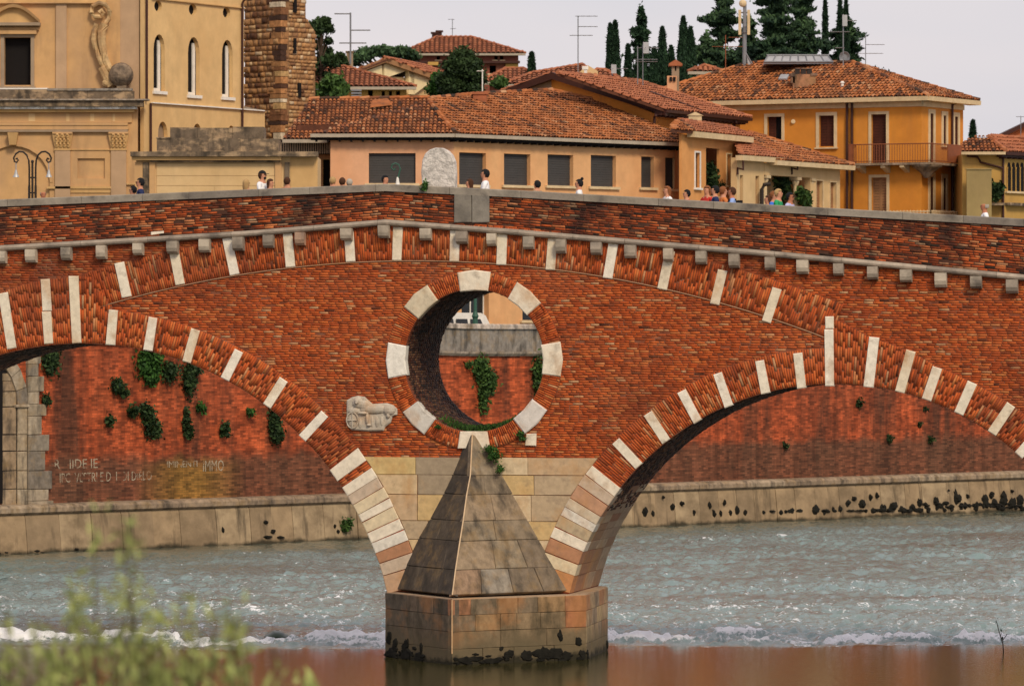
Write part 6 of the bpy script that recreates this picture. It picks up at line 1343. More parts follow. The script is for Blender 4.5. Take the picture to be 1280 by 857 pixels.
ln.build('glazing_bar', M['grey'], lo_)
mb = MB(); p = W(1055.5, 72, yl+.2); 
for i in range(5):
    pass
mb.lathe([(.02, 0), (.16, .03), (.25, .07), (.30, .12), (.29, .13), (.15, .06)], (0, 0, 0), 14); mb.v = [(p.x+x*.9, p.y-z, p.z+y) for x, y, z in mb.v]; mb.tube([(p.x, p.y+.02, p.z), (p.x, p.y+.1, p.z-.6)], .02, 5); tag(mb.build('satellite_dish', M['grey']), 'grey satellite dish on the ridge at the right end of the glass roof lantern', 'satellite dish')

# ---------------------------------------------------------------- far right: loggia house and bright salmon house
YR = 236.; r1 = Pl(P2(1203, YR), P2(1255, YR)); r2 = Pl(P2(1255, YR), P2(1330, YR*1.02)); rh = empty('loggia_house', (r1.B.x, YR, ST), 'yellow house with arched loggia columns and dark tiled roof at the right edge', 'house')
ZR = CZ+(HZ-190)/F*YR
facade('front_wall', r1, [(0, ST-.3), (r1.len, ST-.3), (r1.len, ZR), (0, ZR)], [], M['pl_lemon'], rh, thick=.3)
H = []
xs_ = [1254, 1258.5, 1263.8, 1269.2, 1274.6, 1280, 1285.4, 1290.8]
for x0, x1 in zip(xs_[1:-1], xs_[2:]):
    r = r2.rect(x0+.5, 203, x1-.5, 240); q = MB(); q.prism([r2.pt(a, b, .012) for a, b in archpoly(r, 6, True)], (-r2.n.x*.01, -r2.n.y*.01, 0)); w_ = q.build('window', M['dark'], rh)
facade('loggia_wall', r2, [(0, ST-.3), (r2.len, ST-.3), (r2.len, ZR), (0, ZR)], H, M['pl_lemon'], rh, thick=.1)
for x in xs_[1:-1]: 
    u_ = r2.u(x); p = r2.pt(u_, 0, .03); mb = MB(); mb.lathe([(.05, r2.z(x, 241)), (.025, r2.z(x, 238)), (.022, r2.z(x, 212)), (.05, r2.z(x, 209))], (p.x, p.y, 0), 8); mb.build('column', M['pl_lemon'], rh)
band(rh, r2, 1256, 1292, 239.5, 242, .12, 'trim'); band(rh, r1, 1234, 1255, 254, 257, .6, 'stained', 'balcony'); band(rh, r2, 1256, 1290, 254, 257.5, .3, 'stained', 'balcony'); band(rh, r1, 1207, 1250, 191, 194, .3, 'trim', 'cornice')
ea, eb, ec = r1.pt(-.1, ZR, .55), Vector((P2(1257, YR-.6)[0], YR-.6, ZR)), r2.pt(r2.len, ZR, .55)
c = roof_px(rh, ea, eb, 22, [(1236, 171.5), (1215, 172), (1203, 177)], ridge=[(1, 2)]); tile_roof(rh, [eb, ec, c[2]+Vector((2.2, 2.0, 0)), c[2]], mat='tiler', ridge=[(2, 3), (3, 0)])
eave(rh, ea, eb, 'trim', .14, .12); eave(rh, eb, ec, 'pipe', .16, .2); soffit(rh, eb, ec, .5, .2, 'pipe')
hipbox(rh, [tuple(r1.pt(.1, 0, -.4).xy), (r1.B.x-.1, YR+.5), tuple(r2.pt(r2.len, 0, -.7).xy), tuple(r2.pt(r2.len, 0, -6).xy), tuple(r1.pt(.1, 0, -6).xy)], ST, ZR-.05, 'pl_lemon', 'rear_wall')
mb = MB(); mb.tube([r1.hit(1209, 195, .3), r1.hit(1222, 196, .12), r1.hit(1226, 203, .1), r1.hit(1250, 209, .1), r1.hit(1254, 211, .1)], .055, 6); mb.build('downpipe', M['pipe'], rh); pipe(rh, r1, 1254, 193, 0, zb=ST)
mb = MB(); r1.box(mb, r1.u(1206), ST, r1.u(1237), r1.z(1220, 213), .8, 1.0); o = tag(mb.build('garden_wall', M['pl_olive']), 'tall grey green plastered garden wall left of the loggia house', 'wall')
mb = MB(); r1.box(mb, r1.u(1205), r1.z(1220, 213), r1.u(1238), r1.z(1220, 211.5), .75, 1.05); mb.build('coping', M['pl_olive'], o)
wall_plant(r1, [(1244, 240, 8, 10), (1249, 234, 6, 5), (1238, 236, 4, 7)], 'potted plants on the balcony beside the loggia columns', name='balcony_plants', mat='leaf_dark', size=.2, off=.4)
YO = 262.; r3 = Pl(P2(1249, YO), P2(1400, YO)); oh = empty('salmon_house', (r3.A.x, YO, ST), 'bright orange salmon gable wall behind the loggia house at the right edge', 'house')
facade('gable_wall', r3, [(0, ST), (r3.len, ST), (r3.len, r3.z(1400, 150)), (r3.u(1330), r3.z(1330, 132)), (0, r3.z(1249, 174))], [], M['pl_salmon'], oh, thick=.4)
a, b, d = r3.pt(-.3, r3.z(1249, 174)+.1, .4), r3.pt(r3.u(1330), r3.z(1330, 132)+.1, .4), r3.pt(r3.len, r3.z(1400, 150)+.1, .4); mb = MB()
for p, q in ((a, b), (b, d)): mb.hexa([p+Vector((0, 0, -.22)), q+Vector((0, 0, -.22)), q+Vector((0, 6, -.22)), p+Vector((0, 6, -.22)), p, q, q+Vector((0, 6, 0)), p+Vector((0, 6, 0))])
mb.build('roof', M['pipe'], oh)
YQ = 250.; r4 = Pl(P2(1268, YQ), P2(1360, YQ)); lt_ = empty('tiled_shed', (r4.A.x, YQ, ST), 'low tiled roof and wall just right of the loggia columns', 'shed'); hipbox(lt_, [(r4.A.x, YQ), (r4.B.x, YQ), (r4.B.x, YQ+4), (r4.A.x, YQ+4)], ST, r4.z(1290, 231), 'pl_peach'); a, b = r4.pt(0, r4.z(1290, 230), .4), r4.pt(r4.len, r4.z(1290, 230), .4); tile_roof(lt_, [a, b, b+Vector((0, 5, 1.9)), a+Vector((0, 5, 1.9))])
mb = MB(); p = W(1205, 178, 232); 
# ---------------------------------------------------------------- houses on the slope behind
def simple_house(name, label, x0, x1, Y, ybase_eave, roof_pts, wallmat, roofmat='tiler', slope=20, wins=(), depth=9, winmat='dark', ext=0, pitch=.3):
    pl = Pl(P2(x0, Y), P2(x1, Y)); ze = pl.z(x0, ybase_eave); e = empty(name, (pl.A.x, Y, ST), label, 'house'); zb = ST+1
    H = [window(e, pl, pl.rect(*w_), 'dark' if winmat == 'dark' else 'shutter', sill=False, depth=.3) for w_ in wins]
    facade('front_wall', pl, [(0, zb), (pl.len, zb), (pl.len, ze), (0, ze)], H, M[wallmat], e, thick=.3); hipbox(e, [(pl.A.x+.05, Y+.35), (pl.B.x-.05, Y+.35), (pl.B.x-.05, Y+depth), (pl.A.x+.05, Y+depth)], zb, ze-.05, wallmat, 'rear_wall')
    a, b = pl.pt(-.6, ze+.05, .6), pl.pt(pl.len+.6, ze+.05, .6); c = roof_px(e, a, b, slope, roof_pts, mat=roofmat, pitch=pitch, length=.5, ridge=[(1, 2), (2, 3), (3, 0)] if len(roof_pts) == 2 else [(1, 2), (2, 0)]); eave(e, a, b, 'gutter', .18, .3)
    return e, pl, c
e, pl, c = simple_house('hotel', 'large dark red brick building with broad hipped roof high on the hill', 510, 648, 420, 68, [(590, 46.5), (545, 47)], 'pl_brick', wins=[(546, 70, 550, 75), (575, 70, 580, 75), (618, 70, 622, 75), (625, 70, 629, 75), (560, 84, 566, 92), (612, 82, 620, 92), (632, 80, 638, 92)], slope=24, pitch=.4)
band(e, pl, 508, 650, 76.5, 79.5, .5, 'pipe', 'balcony_band'); band(e, pl, 535, 548, 78, 82, .6, 'pl_lemon', 'balcony'); band(e, pl, 632, 648, 80, 92, .2, 'pl_lemon', 'bay')
for x, y in ((543.5, 44), (549.5, 42)): p = W(x, y, 432.); mb = MB(); mb.box(p.x-.25, p.x+.2, p.y-.2, p.y+.2, p.z-.8, p.z+.1); mb.box(p.x-.35, p.x+.3, p.y-.3, p.y+.3, p.z+.1, p.z+.25); mb.build('chimney', M['pipe'], e)
e, pl, c = simple_house('red_roof_house', 'yellow house with wide dull red roof on the left just above the mossy tiles', 380, 508, 300, 110, [(432, 84), (395, 83.5)], 'pl_lemon', wins=[(460, 113, 466, 124), (477, 114, 481, 120), (486, 114, 490, 120), (495, 114, 500, 120)], slope=19)
e, pl, c = simple_house('low_red_house', 'low house with long dull red roof behind the gable ridge', 640, 745, 305, 107, [(728, 81), (668, 91)], 'pl_cream', slope=17)
p = W(737, 87, 300); mb = MB(); mb.prism([(p.x-.9, p.y, p.z-1.2), (p.x+.5, p.y, p.z-1.2), (p.x+.5, p.y, p.z-.1), (p.x-.1, p.y, p.z+.25), (p.x-.9, p.y, p.z-.4)], (0, 2, 0)); mb.build('dormer', M['pl_cream'], e)
e, pl, c = simple_house('hill_cottage', 'small red roofed house partly hidden right of the dark bushy tree', 612, 665, 330, 104, [(655, 86), (632, 86)], 'pl_brick', slope=22)
e, pl, c = simple_house('ridge_cottage', 'tiny red roofed house between the low red roof and the first cypress', 741, 762, 300, 100, [(757, 88), (747, 87)], 'pl_brick', wins=[(747, 89.5+12, 755, 93+12)], slope=22)
# modern cream gable house
YM = 330.; pm_ = Pl(P2(449, YM), P2(546, YM*1.02)); mh = empty('cream_gable_house', (pm_.A.x, pm_.A.y, ST), 'cream modern gabled house with dark vertical window strips left of the bushy tree', 'house'); z_ = lambda x, y: pm_.uz(x, y)
H = [rpoly(pm_.rect(477.5, 79.5, 480.5, 98)), rpoly(pm_.rect(511, 88, 518, 118))]
for r in H: mb = MB(); pm_.box(mb, r[0][0], r[0][1], r[1][0], r[2][1], -.35, -.3); mb.build('window', M['dark'], mh)
facade('gable_wall', pm_, [(0, ST), (pm_.len, ST), z_(546, 97), z_(482, 77), z_(449, 89)], H, M['pl_bright'], mh, thick=.3)
hipbox(mh, [tuple(pm_.pt(.2, 0, -.35).xy), tuple(pm_.pt(pm_.len-.1, 0, -.35).xy), tuple(pm_.pt(pm_.len-.1, 0, -8).xy), tuple(pm_.pt(.2, 0, -8).xy)], ST, pm_.z(546, 99), 'pl_cream', 'rear_wall')
l0, t0, r0 = pm_.hit(444, 88.5, .35), pm_.hit(482, 74, .35), pm_.hit(548, 97, .35); bk = Vector((2.6, 9, .0)); mb = MB()
for a, b in ((l0, t0), (t0, r0)): mb.hexa([a-Vector((0, 0, .22)), b-Vector((0, 0, .22)), b-Vector((0, -.4, .22)), a-Vector((0, -.4, .22)), a+Vector((0, 0, .1)), b+Vector((0, 0, .1)), b+Vector((0, .4, .1)), a+Vector((0, .4, .1))])
mb.build('barge_board', M['shutp'], mh)
tile_roof(mh, [r0+Vector((0, 0, .08)), r0+bk, t0+bk, t0+Vector((0, 0, .08))], mat='tiler', pitch=.3, length=.5, ridge=[(2, 3)]); tile_roof(mh, [l0, l0+bk, t0+bk, t0], mat='tiler', pitch=.3, length=.5, ridge=False)
# stone chimney turret at the villa's left
p = W(838, 92, 245); 
def stack(name, label, x0, x1, y0, y1, Y, mat, cat='chimney', colr=None):
    e = empty(name, W((x0+x1)/2, y1+14, Y), label, cat); mb = MB(); a, b = W(x0, y1+14, Y), W(x1, y0, Y); mb.box(a.x, b.x, Y, Y+.8, a.z, b.z); mb.build('shaft', M[mat], e, colr)
    mb = MB(); mb.box(a.x-.15, b.x+.15, Y-.15, Y+.95, b.z+.25, b.z+.36); mb.prism([(a.x-.15, Y-.15, b.z+.36), (b.x+.15, Y-.15, b.z+.36), ((a.x+b.x)/2, Y-.15, b.z+.55)], (0, 1.1, 0)); mb.build('cap', M['tiler'], e)
    mb = MB()
    for k in (0, 1): xx = a.x if k == 0 else b.x-.14; mb.box(xx, xx+.14, Y, Y+.8, b.z, b.z+.25)
    mb.build('flue_pier', M[mat], e, colr); mb = MB(); mb.box(a.x+.15, b.x-.15, Y+.1, Y+.7, b.z, b.z+.24); mb.build('flue', M['dark'], e)
    return e
e = stack('tall_chimney', 'tall brick chimney with small tiled cap in front of the cypresses', 840, 849, 89, 104, 243, 'pl_grey')
mb = MB(); a, b = W(834, 116, 242.6), W(846, 95, 242.6); mb.box(a.x, b.x, 242.6, 242.95, a.z, b.z); mb.build('side_flue', M['pl_pink'], e); mb = MB(); 
for x in (838.5, 843): q = W(x, 99, 242.58); mb.box(q.x-.06, q.x+.06, 242.5, 242.62, q.z-.1, q.z+.1)
mb.build('flue_hole', M['dark'], e)
e, pl, c = simple_house('dovecote', 'little pointed tiled roof peeping out between cypress and cedar left of the mast', 872, 891, 300, 91, [(881.5, 82)], 'pl_pink', slope=35, depth=4)
p = W(437, 76, 310); st_ = empty('brick_flue', W(437, 100, 310), 'square stone flue carrying a tall aerial above the left red roof', 'chimney'); mb = MB(); a = W(433, 98, 310); b = W(441, 66, 310); mb.box(a.x, b.x, 310, 310.6, a.z-1, b.z); mb.build('shaft', M['pl_grey'], st_); mb = MB(); mb.box(a.x-.05, b.x+.05, 309.95, 310.65, b.z, b.z+.1); mb.build('cap', M['stained'], st_)
e2_ = empty('slatted_chimney', W(445, 122, 224), 'grey chimney with slatted cowl on the ridge of the mossy roof', 'chimney'); a = W(439, 127, 224)
for k in range(4): mb = MB(); mb.box(a.x, a.x+.45, 224, 224.4, a.z+.08+k*.13, a.z+.15+k*.13); mb.build('slat', M['grey'], e2_)
mb = MB(); mb.box(a.x+.1, a.x+.35, 224.05, 224.35, a.z-.3, a.z+.5); mb.build('shaft', M['stained'], e2_)
# ================================================================== TREES
def tree(name, label, x, ytop, ybase, Y, kind, wpx, mat, group=None, lean=0., n=2600, leaf=.32, zg=None, cat='tree', gap=0.):
    s = Y/F; top = W(x, ytop, Y); zb = zg if zg is not None else ST+5; e = empty(name, (top.x, Y, zb), label, cat, group)
    zc0 = W(x, ybase, Y).z; H = top.z-zc0; wd = wpx*s; mb = MB()
    if kind != 'umbrella': mb.tube([(top.x, Y, zb-.5), (top.x, Y, zc0), (top.x+lean*H, Y, top.z-H*.12)], max(.12, wd*.05), 6, r2=.03)
    pts = []; tint = []
    if kind == 'cypress':
        t = RNG.random(n)**.85; r = wd*.5*np.minimum(1, (1-t)**.55*1.12)*(.80+.3*np.sin(t*17+x)*.3+RNG.uniform(-.12, .14, n)); a = RNG.uniform(0, 2*PI, n); k = RNG.uniform(.72, 1.03, n)
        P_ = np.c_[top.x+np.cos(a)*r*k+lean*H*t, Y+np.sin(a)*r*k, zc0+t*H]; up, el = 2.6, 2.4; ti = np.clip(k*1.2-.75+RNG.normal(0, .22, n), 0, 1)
    elif kind in ('cedar', 'fir'):
        L = []; T = []; lev = int(H/(.8 if kind == 'cedar' else .6)); ph = random.random()*6
        for j in range(lev):
            f = (j+.5)/lev; R_ = wd*.5*((1-f)**(.75 if kind == 'cedar' else .9)*(.8+.35*math.sin(j*1.9+ph))+.06); z = zc0+H*f; nb = random.randint(5, 8)
            for b in range(nb):
                a = 2*PI*b/nb+random.uniform(-.4, .4); rr = R_*random.uniform(.55, 1.2); m = int(n/lev/nb*random.uniform(.7, 1.3)); tt = RNG.random(m)**.6; z = zc0+H*f+random.uniform(-.5, .5)
                px_ = top.x+lean*H*f+np.cos(a)*rr*tt+RNG.normal(0, .13*rr*tt+.06, m); py_ = Y+np.sin(a)*rr*tt+RNG.normal(0, .12*rr+.08, m)
                droop = (-.18 if kind == 'cedar' else .22)*rr*tt+(0 if kind == 'cedar' else -.1)
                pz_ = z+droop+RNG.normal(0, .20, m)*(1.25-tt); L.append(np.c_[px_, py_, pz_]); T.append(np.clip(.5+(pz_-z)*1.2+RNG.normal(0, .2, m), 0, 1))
                mb.tube([(top.x+lean*H*f, Y, z), (top.x+lean*H*f+math.cos(a)*rr*.9, Y+math.sin(a)*rr*.9, z+(-.16 if kind == 'cedar' else .18)*rr)], .05, 4, r2=.015)
        P_ = np.concatenate(L); ti = np.concatenate(T); up, el = .2, 2.0
    elif kind == 'round':
        L = []; T = []
        for j in range(26):
            a = random.uniform(0, 2*PI); f = random.uniform(.05, .95); R_ = wd*.5*math.sin(PI*min(.98, (f*.82+.18)))**.6*random.uniform(.3, .85); c_ = (top.x+math.cos(a)*R_+lean*H*(f-.5), Y+math.sin(a)*R_, zc0+H*f*.92); r_ = wd*.17*random.uniform(.7, 1.3)*(1-gap)
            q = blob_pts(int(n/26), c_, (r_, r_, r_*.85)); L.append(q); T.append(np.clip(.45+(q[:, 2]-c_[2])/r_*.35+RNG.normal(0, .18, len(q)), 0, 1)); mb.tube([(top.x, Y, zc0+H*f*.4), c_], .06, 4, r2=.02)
        P_ = np.concatenate(L); ti = np.concatenate(T); up, el = .3, 1.4
    else:   # umbrella pine
        L = []; T = []; c0 = Vector((top.x, Y, zc0)); mb.tube([(top.x+1, Y, zb), (top.x+.5, Y, zc0-1.5)], .3, 6)
        for j in range(24):
            f = random.uniform(-1, 1); c_ = (top.x+f*wd*.5, Y+random.uniform(-1, 1)*wd*.2, zc0+H*(1-f*f)*.7+random.uniform(0, .4)); r_ = wd*.085; q = blob_pts(int(n/24), c_, (r_*1.5, r_*1.4, r_*.55)); L.append(q); T.append(np.clip(.5+(q[:, 2]-c_[2])/r_*.6+RNG.normal(0, .2, len(q)), 0, 1)); mb.tube([(top.x+.5, Y, zc0-1.5), c_], .12, 4, r2=.04)
        P_ = np.concatenate(L); ti = np.concatenate(T); up, el = .5, 1.6
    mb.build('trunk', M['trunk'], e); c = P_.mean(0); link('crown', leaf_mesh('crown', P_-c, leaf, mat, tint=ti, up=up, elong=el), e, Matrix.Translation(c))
    return e
GC = 'cypresses on the hill'
for x, y0, w_, yb, lb in [(769, 28, 14, 104, 'thick left stem of the first isolated pair of cypresses'), (762.5, 32, 11, 104, 'narrow cypress on the left flank of the first isolated pair'), (785, 58, 9, 104, 'short slim cypress just left of the fir'), (828, 36, 17, 112, 'cypress directly right of the fir'),
                          (818, 62, 16, 112, 'low cypress hidden behind the fir and its right neighbour'), (854, 23, 19, 104, 'tall broad cypress right of the small tiled chimney'), (863, 36, 18, 104, 'shorter cypress on the right flank of the tall broad cypress'), (801, 66, 18, 112, 'low dark cypress in front of the fir'), (839, 60, 14, 112, 'small cypress behind the tall brick chimney'),
                          (664.5, 68, 11, 100, 'lone small cypress above the salmon roof'), (1216, 153, 9.5, 192, 'lone cypress right of the yellow villa'),
                          (1031.5, 2, 9, 90, 'thin pointed cypress right of the cedars'), (1050, 1, 9, 90, 'left of the two tallest pointed cypresses above the satellite dish'), (1057.5, 3, 10, 90, 'right of the two tallest pointed cypresses above the satellite dish'), (1014, 34, 14, 95, 'bright green young conifer in front of the cedars')]:
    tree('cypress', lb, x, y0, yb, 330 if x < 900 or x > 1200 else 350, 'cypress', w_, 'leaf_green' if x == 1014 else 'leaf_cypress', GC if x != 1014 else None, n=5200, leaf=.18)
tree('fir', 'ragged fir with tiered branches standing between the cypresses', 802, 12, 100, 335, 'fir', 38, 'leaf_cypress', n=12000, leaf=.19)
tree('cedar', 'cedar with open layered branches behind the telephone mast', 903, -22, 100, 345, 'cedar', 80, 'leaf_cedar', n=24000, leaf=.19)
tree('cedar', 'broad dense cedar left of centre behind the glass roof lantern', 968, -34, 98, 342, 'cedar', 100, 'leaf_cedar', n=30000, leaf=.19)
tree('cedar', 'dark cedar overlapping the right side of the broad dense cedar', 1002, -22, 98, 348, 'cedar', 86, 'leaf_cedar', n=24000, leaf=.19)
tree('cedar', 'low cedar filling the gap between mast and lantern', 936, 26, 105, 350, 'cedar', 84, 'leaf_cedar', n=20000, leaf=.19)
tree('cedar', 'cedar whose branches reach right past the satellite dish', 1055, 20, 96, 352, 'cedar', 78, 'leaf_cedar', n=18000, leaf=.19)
tree('cedar', 'low cedar behind the left end of the villa roof', 884, 48, 112, 340, 'cedar', 66, 'leaf_cedar', n=15000, leaf=.19)
tree('broadleaf_tree', 'tall dark tree rising behind the right side of the stone tower', 401, 15, 100, 300, 'round', 42, 'leaf_dark', n=12000, leaf=.2, gap=.1)
tree('broadleaf_tree', 'small olive tree left of the square stone flue', 424, 66, 90, 305, 'round', 22, 'leaf_dark', n=2200, leaf=.28)
tree('shrub', 'green shrubs between the stone tower and the mossy roof', 415, 98, 128, 270, 'round', 52, 'leaf_green', n=5200, leaf=.25, cat='shrub')
tree('bushy_tree', 'dense dark rounded tree in front of the brick building on the hill', 578, 62, 118, 280, 'round', 62, 'leaf_dark', n=26000, leaf=.17)
tree('bushy_tree', 'lower dark green tree at the left foot of the dense rounded tree', 549, 90, 122, 282, 'round', 36, 'leaf_ivy', n=10000, leaf=.18)
tree('umbrella_pine', 'flat topped umbrella pine behind the cream gabled house', 482, 63, 78, 345, 'umbrella', 84, 'leaf_cedar', n=20000, leaf=.19)
tree('shrub', 'small bright shrub left of the hill cottage roof', 624, 97, 110, 290, 'round', 22, 'leaf_green', n=1500, leaf=.22, cat='shrub')

# ================================================================== AERIALS AND MAST
def aerial(x, ytop, ybot, Y, label, bars_=(), boxes=(), dishes=(), mat='grey', r=.03):
    e = empty('aerial', W(x, ybot, Y), label, 'aerial', 'aerials above the roofs'); mb = MB(); mb.tube([W(x, ybot+8, Y), W(x, ytop, Y)], r, 5); mb.build('mast', M[mat], e)
    for x0, x1, y in bars_:
        mb = MB(); mb.tube([W(x0, y, Y), W(x1, y, Y)], r*.6, 4); n = max(3, int((x1-x0)/6))
        for k in range(n): xx = x0+(x1-x0)*(k+.5)/n; p = W(xx, y, Y); mb.tube([(p.x, p.y-.35, p.z), (p.x, p.y+.35, p.z)], r*.4, 4)
        mb.build('antenna_arm', M[mat], e)
    for x0, y0, x1, y1 in boxes: a, b = W(x0, y1, Y-.1), W(x1, y0, Y-.1); mb = MB(); mb.box(a.x, b.x, Y-.2, Y-.05, a.z, b.z); mb.build('reflector', M['aluminium'], e)
    return e
aerial(438, 16, 72, 309.8, 'tall aerial on the square stone flue above the left roofs', [(418, 438, 17.5), (438, 463, 38), (424, 458, 54)], r=.06)
aerial(565.5, 24, 45, 430, 'thin aerial on the roof of the brick building on the hill', [(560, 568, 24.5), (563, 570, 36)], r=.035)
aerial(722.5, 20, 95, 300, 'tall thin aerial with two arms alone in the open sky', [(719, 747, 20.5), (712, 741, 44.5), (722, 747, 33.5)], r=.035)
aerial(603, 87, 120, 226, 'short white aerial pole with a T arm on the salmon roof ridge', [(596, 605, 89)], mat='white')
aerial(803.5, 56, 102, 233, 'aerial with square reflector in front of the fir', [(796, 824, 60)], [(804, 53, 811, 67)], r=.025)
aerial(797, 58, 102, 232.6, 'aerial with double arm left of the chimney', [(792, 822, 74.5), (792, 822, 77.2)], r=.025)
aerial(765, 80, 100, 232, 'low aerial with square reflector before the first cypresses', [(762, 785, 86)], [(764, 81, 770.5, 92)], r=.025)
aerial(907, 44, 84, 246, 'brown aerial with long arm left of the telephone mast', [(890, 929, 58.5), (911, 929, 47)], r=.025, mat='rust')
aerial(1054, 18, 74, 243, 'aerial with square reflector above the satellite dish', [(1038, 1062, 40), (1058, 1071, 26), (1044, 1056, 60)], [(1053, 19, 1059, 33)], r=.03)
aerial(1082, 46, 80, 246, 'thin aerial right of the satellite dish against the sky', [(1082, 1106, 56), (1072, 1104, 67)], r=.022)
aerial(1276, 145, 170, 255, 'thin aerial above the bright salmon gable', [(1270, 1290, 146)], r=.02)
aerial(377, 105, 128, 236, 'thin pole rail beside the stone tower', [(377, 398, 112)], r=.02); 
me_ = empty('telephone_mast', W(931, 85, 247), 'grey mobile telephone mast with upright panel antennas on the villa roof', 'mast')
for nm, L, r in (('mast', [(931, 84), (931, 2)], .09), ('brace', [(929.5, 84), (929.5, 30)], .05), ('strut', [(932, 66), (941, 82)], .04)):
    mb = MB(); mb.tube([W(x, y, 247) for x, y in L], r, 6); mb.build(nm, M['grey'], me_)
for x, y0, y1, d in ((924.5, 13, 44, -.3), (930.5, 12, 34, -.5), (935.5, 13, 44, -.3)):
    mb = MB(); a, b = W(x-1.7, y1, 247), W(x+1.7, y0, 247); mb.box(a.x, b.x, 247+d, 247+d+.15, a.z, b.z); mb.build('panel_antenna', M['trim'] if x != 930.5 else M['grey'], me_)
for y in (16, 28, 41): mb = MB(); mb.tube([W(924, y, 246.9), W(936, y, 246.9)], .035, 4); mb.build('bracket', M['grey'], me_)
mb = MB(); mb.ball(W(928.5, 4.5, 246.8), .19, 10, 8); mb.build('lamp_globe', M['trim'], me_)
mb = MB(); a = W(935, 84, 247); mb.prism([a, W(942, 84, 247), W(933.5, 70, 247)], (0, .1, 0)); mb.build('fin', M['aluminium'], me_)

# ================================================================== STREET LAMPS
M['verdigris'] = lam('verdigris_iron', (.035, .10, .07), rough=.5)
def spiral(cx, cy, Y, mir, mb, r=.028):
    pts = [(0, 42), (0, 18), (.6, 8), (3, 1.5), (7.5, -2.5), (12.5, -3), (17, 0), (19.5, 5), (18.5, 9.5), (15.5, 10.5), (13.5, 8), (15, 5.5), (17, 6.5)]
    mb.tube([W(cx+mir*x, cy+y, Y) for x, y in pts], r, 5)
YLm = 203.
lp = empty('street_lamp', W(40, 330, YLm), 'double street lamp with two iron scrolls and hanging bell shades in front of the church', 'street lamp')
for mir, x0 in ((-1, 36.5), (1, 44.5)):
    mb = MB(); mb.tube([W(x0, 330, YLm), W(x0, 232, YLm)], .05, 6); spiral(x0, 192.5, YLm, mir, mb, .04); mb.build('scroll_arm', M['iron'], lp)
    hx = x0+mir*16.5; mb = MB(); mb.tube([W(hx, 203, YLm), W(hx, 213, YLm)], .02, 4); b = W(hx, 221.5, YLm); mb.lathe([(.13, 0), (.12, .03), (.07, .13), (.045, .26), (.02, .30)], b, 12); mb.build('bell_shade', M['aluminium'], lp)
mb = MB(); mb.tube([W(40.5, 330, YLm), W(40.5, 203, YLm)], .045, 6); mb.ball(W(40.5, 202, YLm), .07, 6, 5)
for y in (222, 241): mb.tube([W(36, y, YLm), W(45, y, YLm)], .03, 5)
mb.build('post', M['iron'], lp)
def crook_lamp(x, yt, Y, label, base_only=False):
    e = empty('street_lamp', (W(x, yt, Y).x, Y, ST), label, 'street lamp'); p = W(x, yt, Y); k = Y/F; mb = MB()
    mb.lathe([(.20, 0), (.20, .25), (.13, .4), (.10, 1.0), (.13, 1.05), (.08, 1.2), (.06, 2.4), (.085, 2.5), (.05, 2.6), (.045, p.z-ST-20*k)], (p.x, Y, ST), 10); mb.build('post', M['verdigris'], e)
    mb = MB(); mb.tube([W(x, yt+20, Y), W(x+1.5, yt+13, Y), W(x+3.5, yt+6, Y), W(x+1.5, yt+1, Y), W(x-3, yt-1, Y), W(x-7, yt+1, Y), W(x-8, yt+5, Y), W(x-5, yt+8, Y), W(x-2.5, yt+5.5, Y)], .035, 5); mb.build('scroll_arm', M['verdigris'], e)
    b = W(x, yt+21, Y); mb = MB(); mb.lathe([(.14, -.5), (.13, -.35), (.06, 0), (.04, .15)], b, 10); mb.build('lamp_head', M['white'], e)
crook_lamp(497, 205, 204, 'green crook street lamp left of the memorial stone in front of the long blind')
EPs = Pl(EA-en*0, EB-en*0); q = EP.hit(594, 404, -1.0)
e = empty('street_lamp', (q.x, q.y, ST), 'green fluted street lamp seen beside the white van through the round opening', 'street lamp')
mb = MB(); mb.lathe([(.22, 0), (.22, .35), (.14, .5), (.10, 1.0), (.14, 1.1), (.07, 1.3), (.06, 2.0), (.09, 2.1), (.05, 2.25), (.045, 4.2), (.09, 4.3), (.02, 4.5)], (q.x, q.y, ST+.3), 12); mb.build('post', M['verdigris'], e)

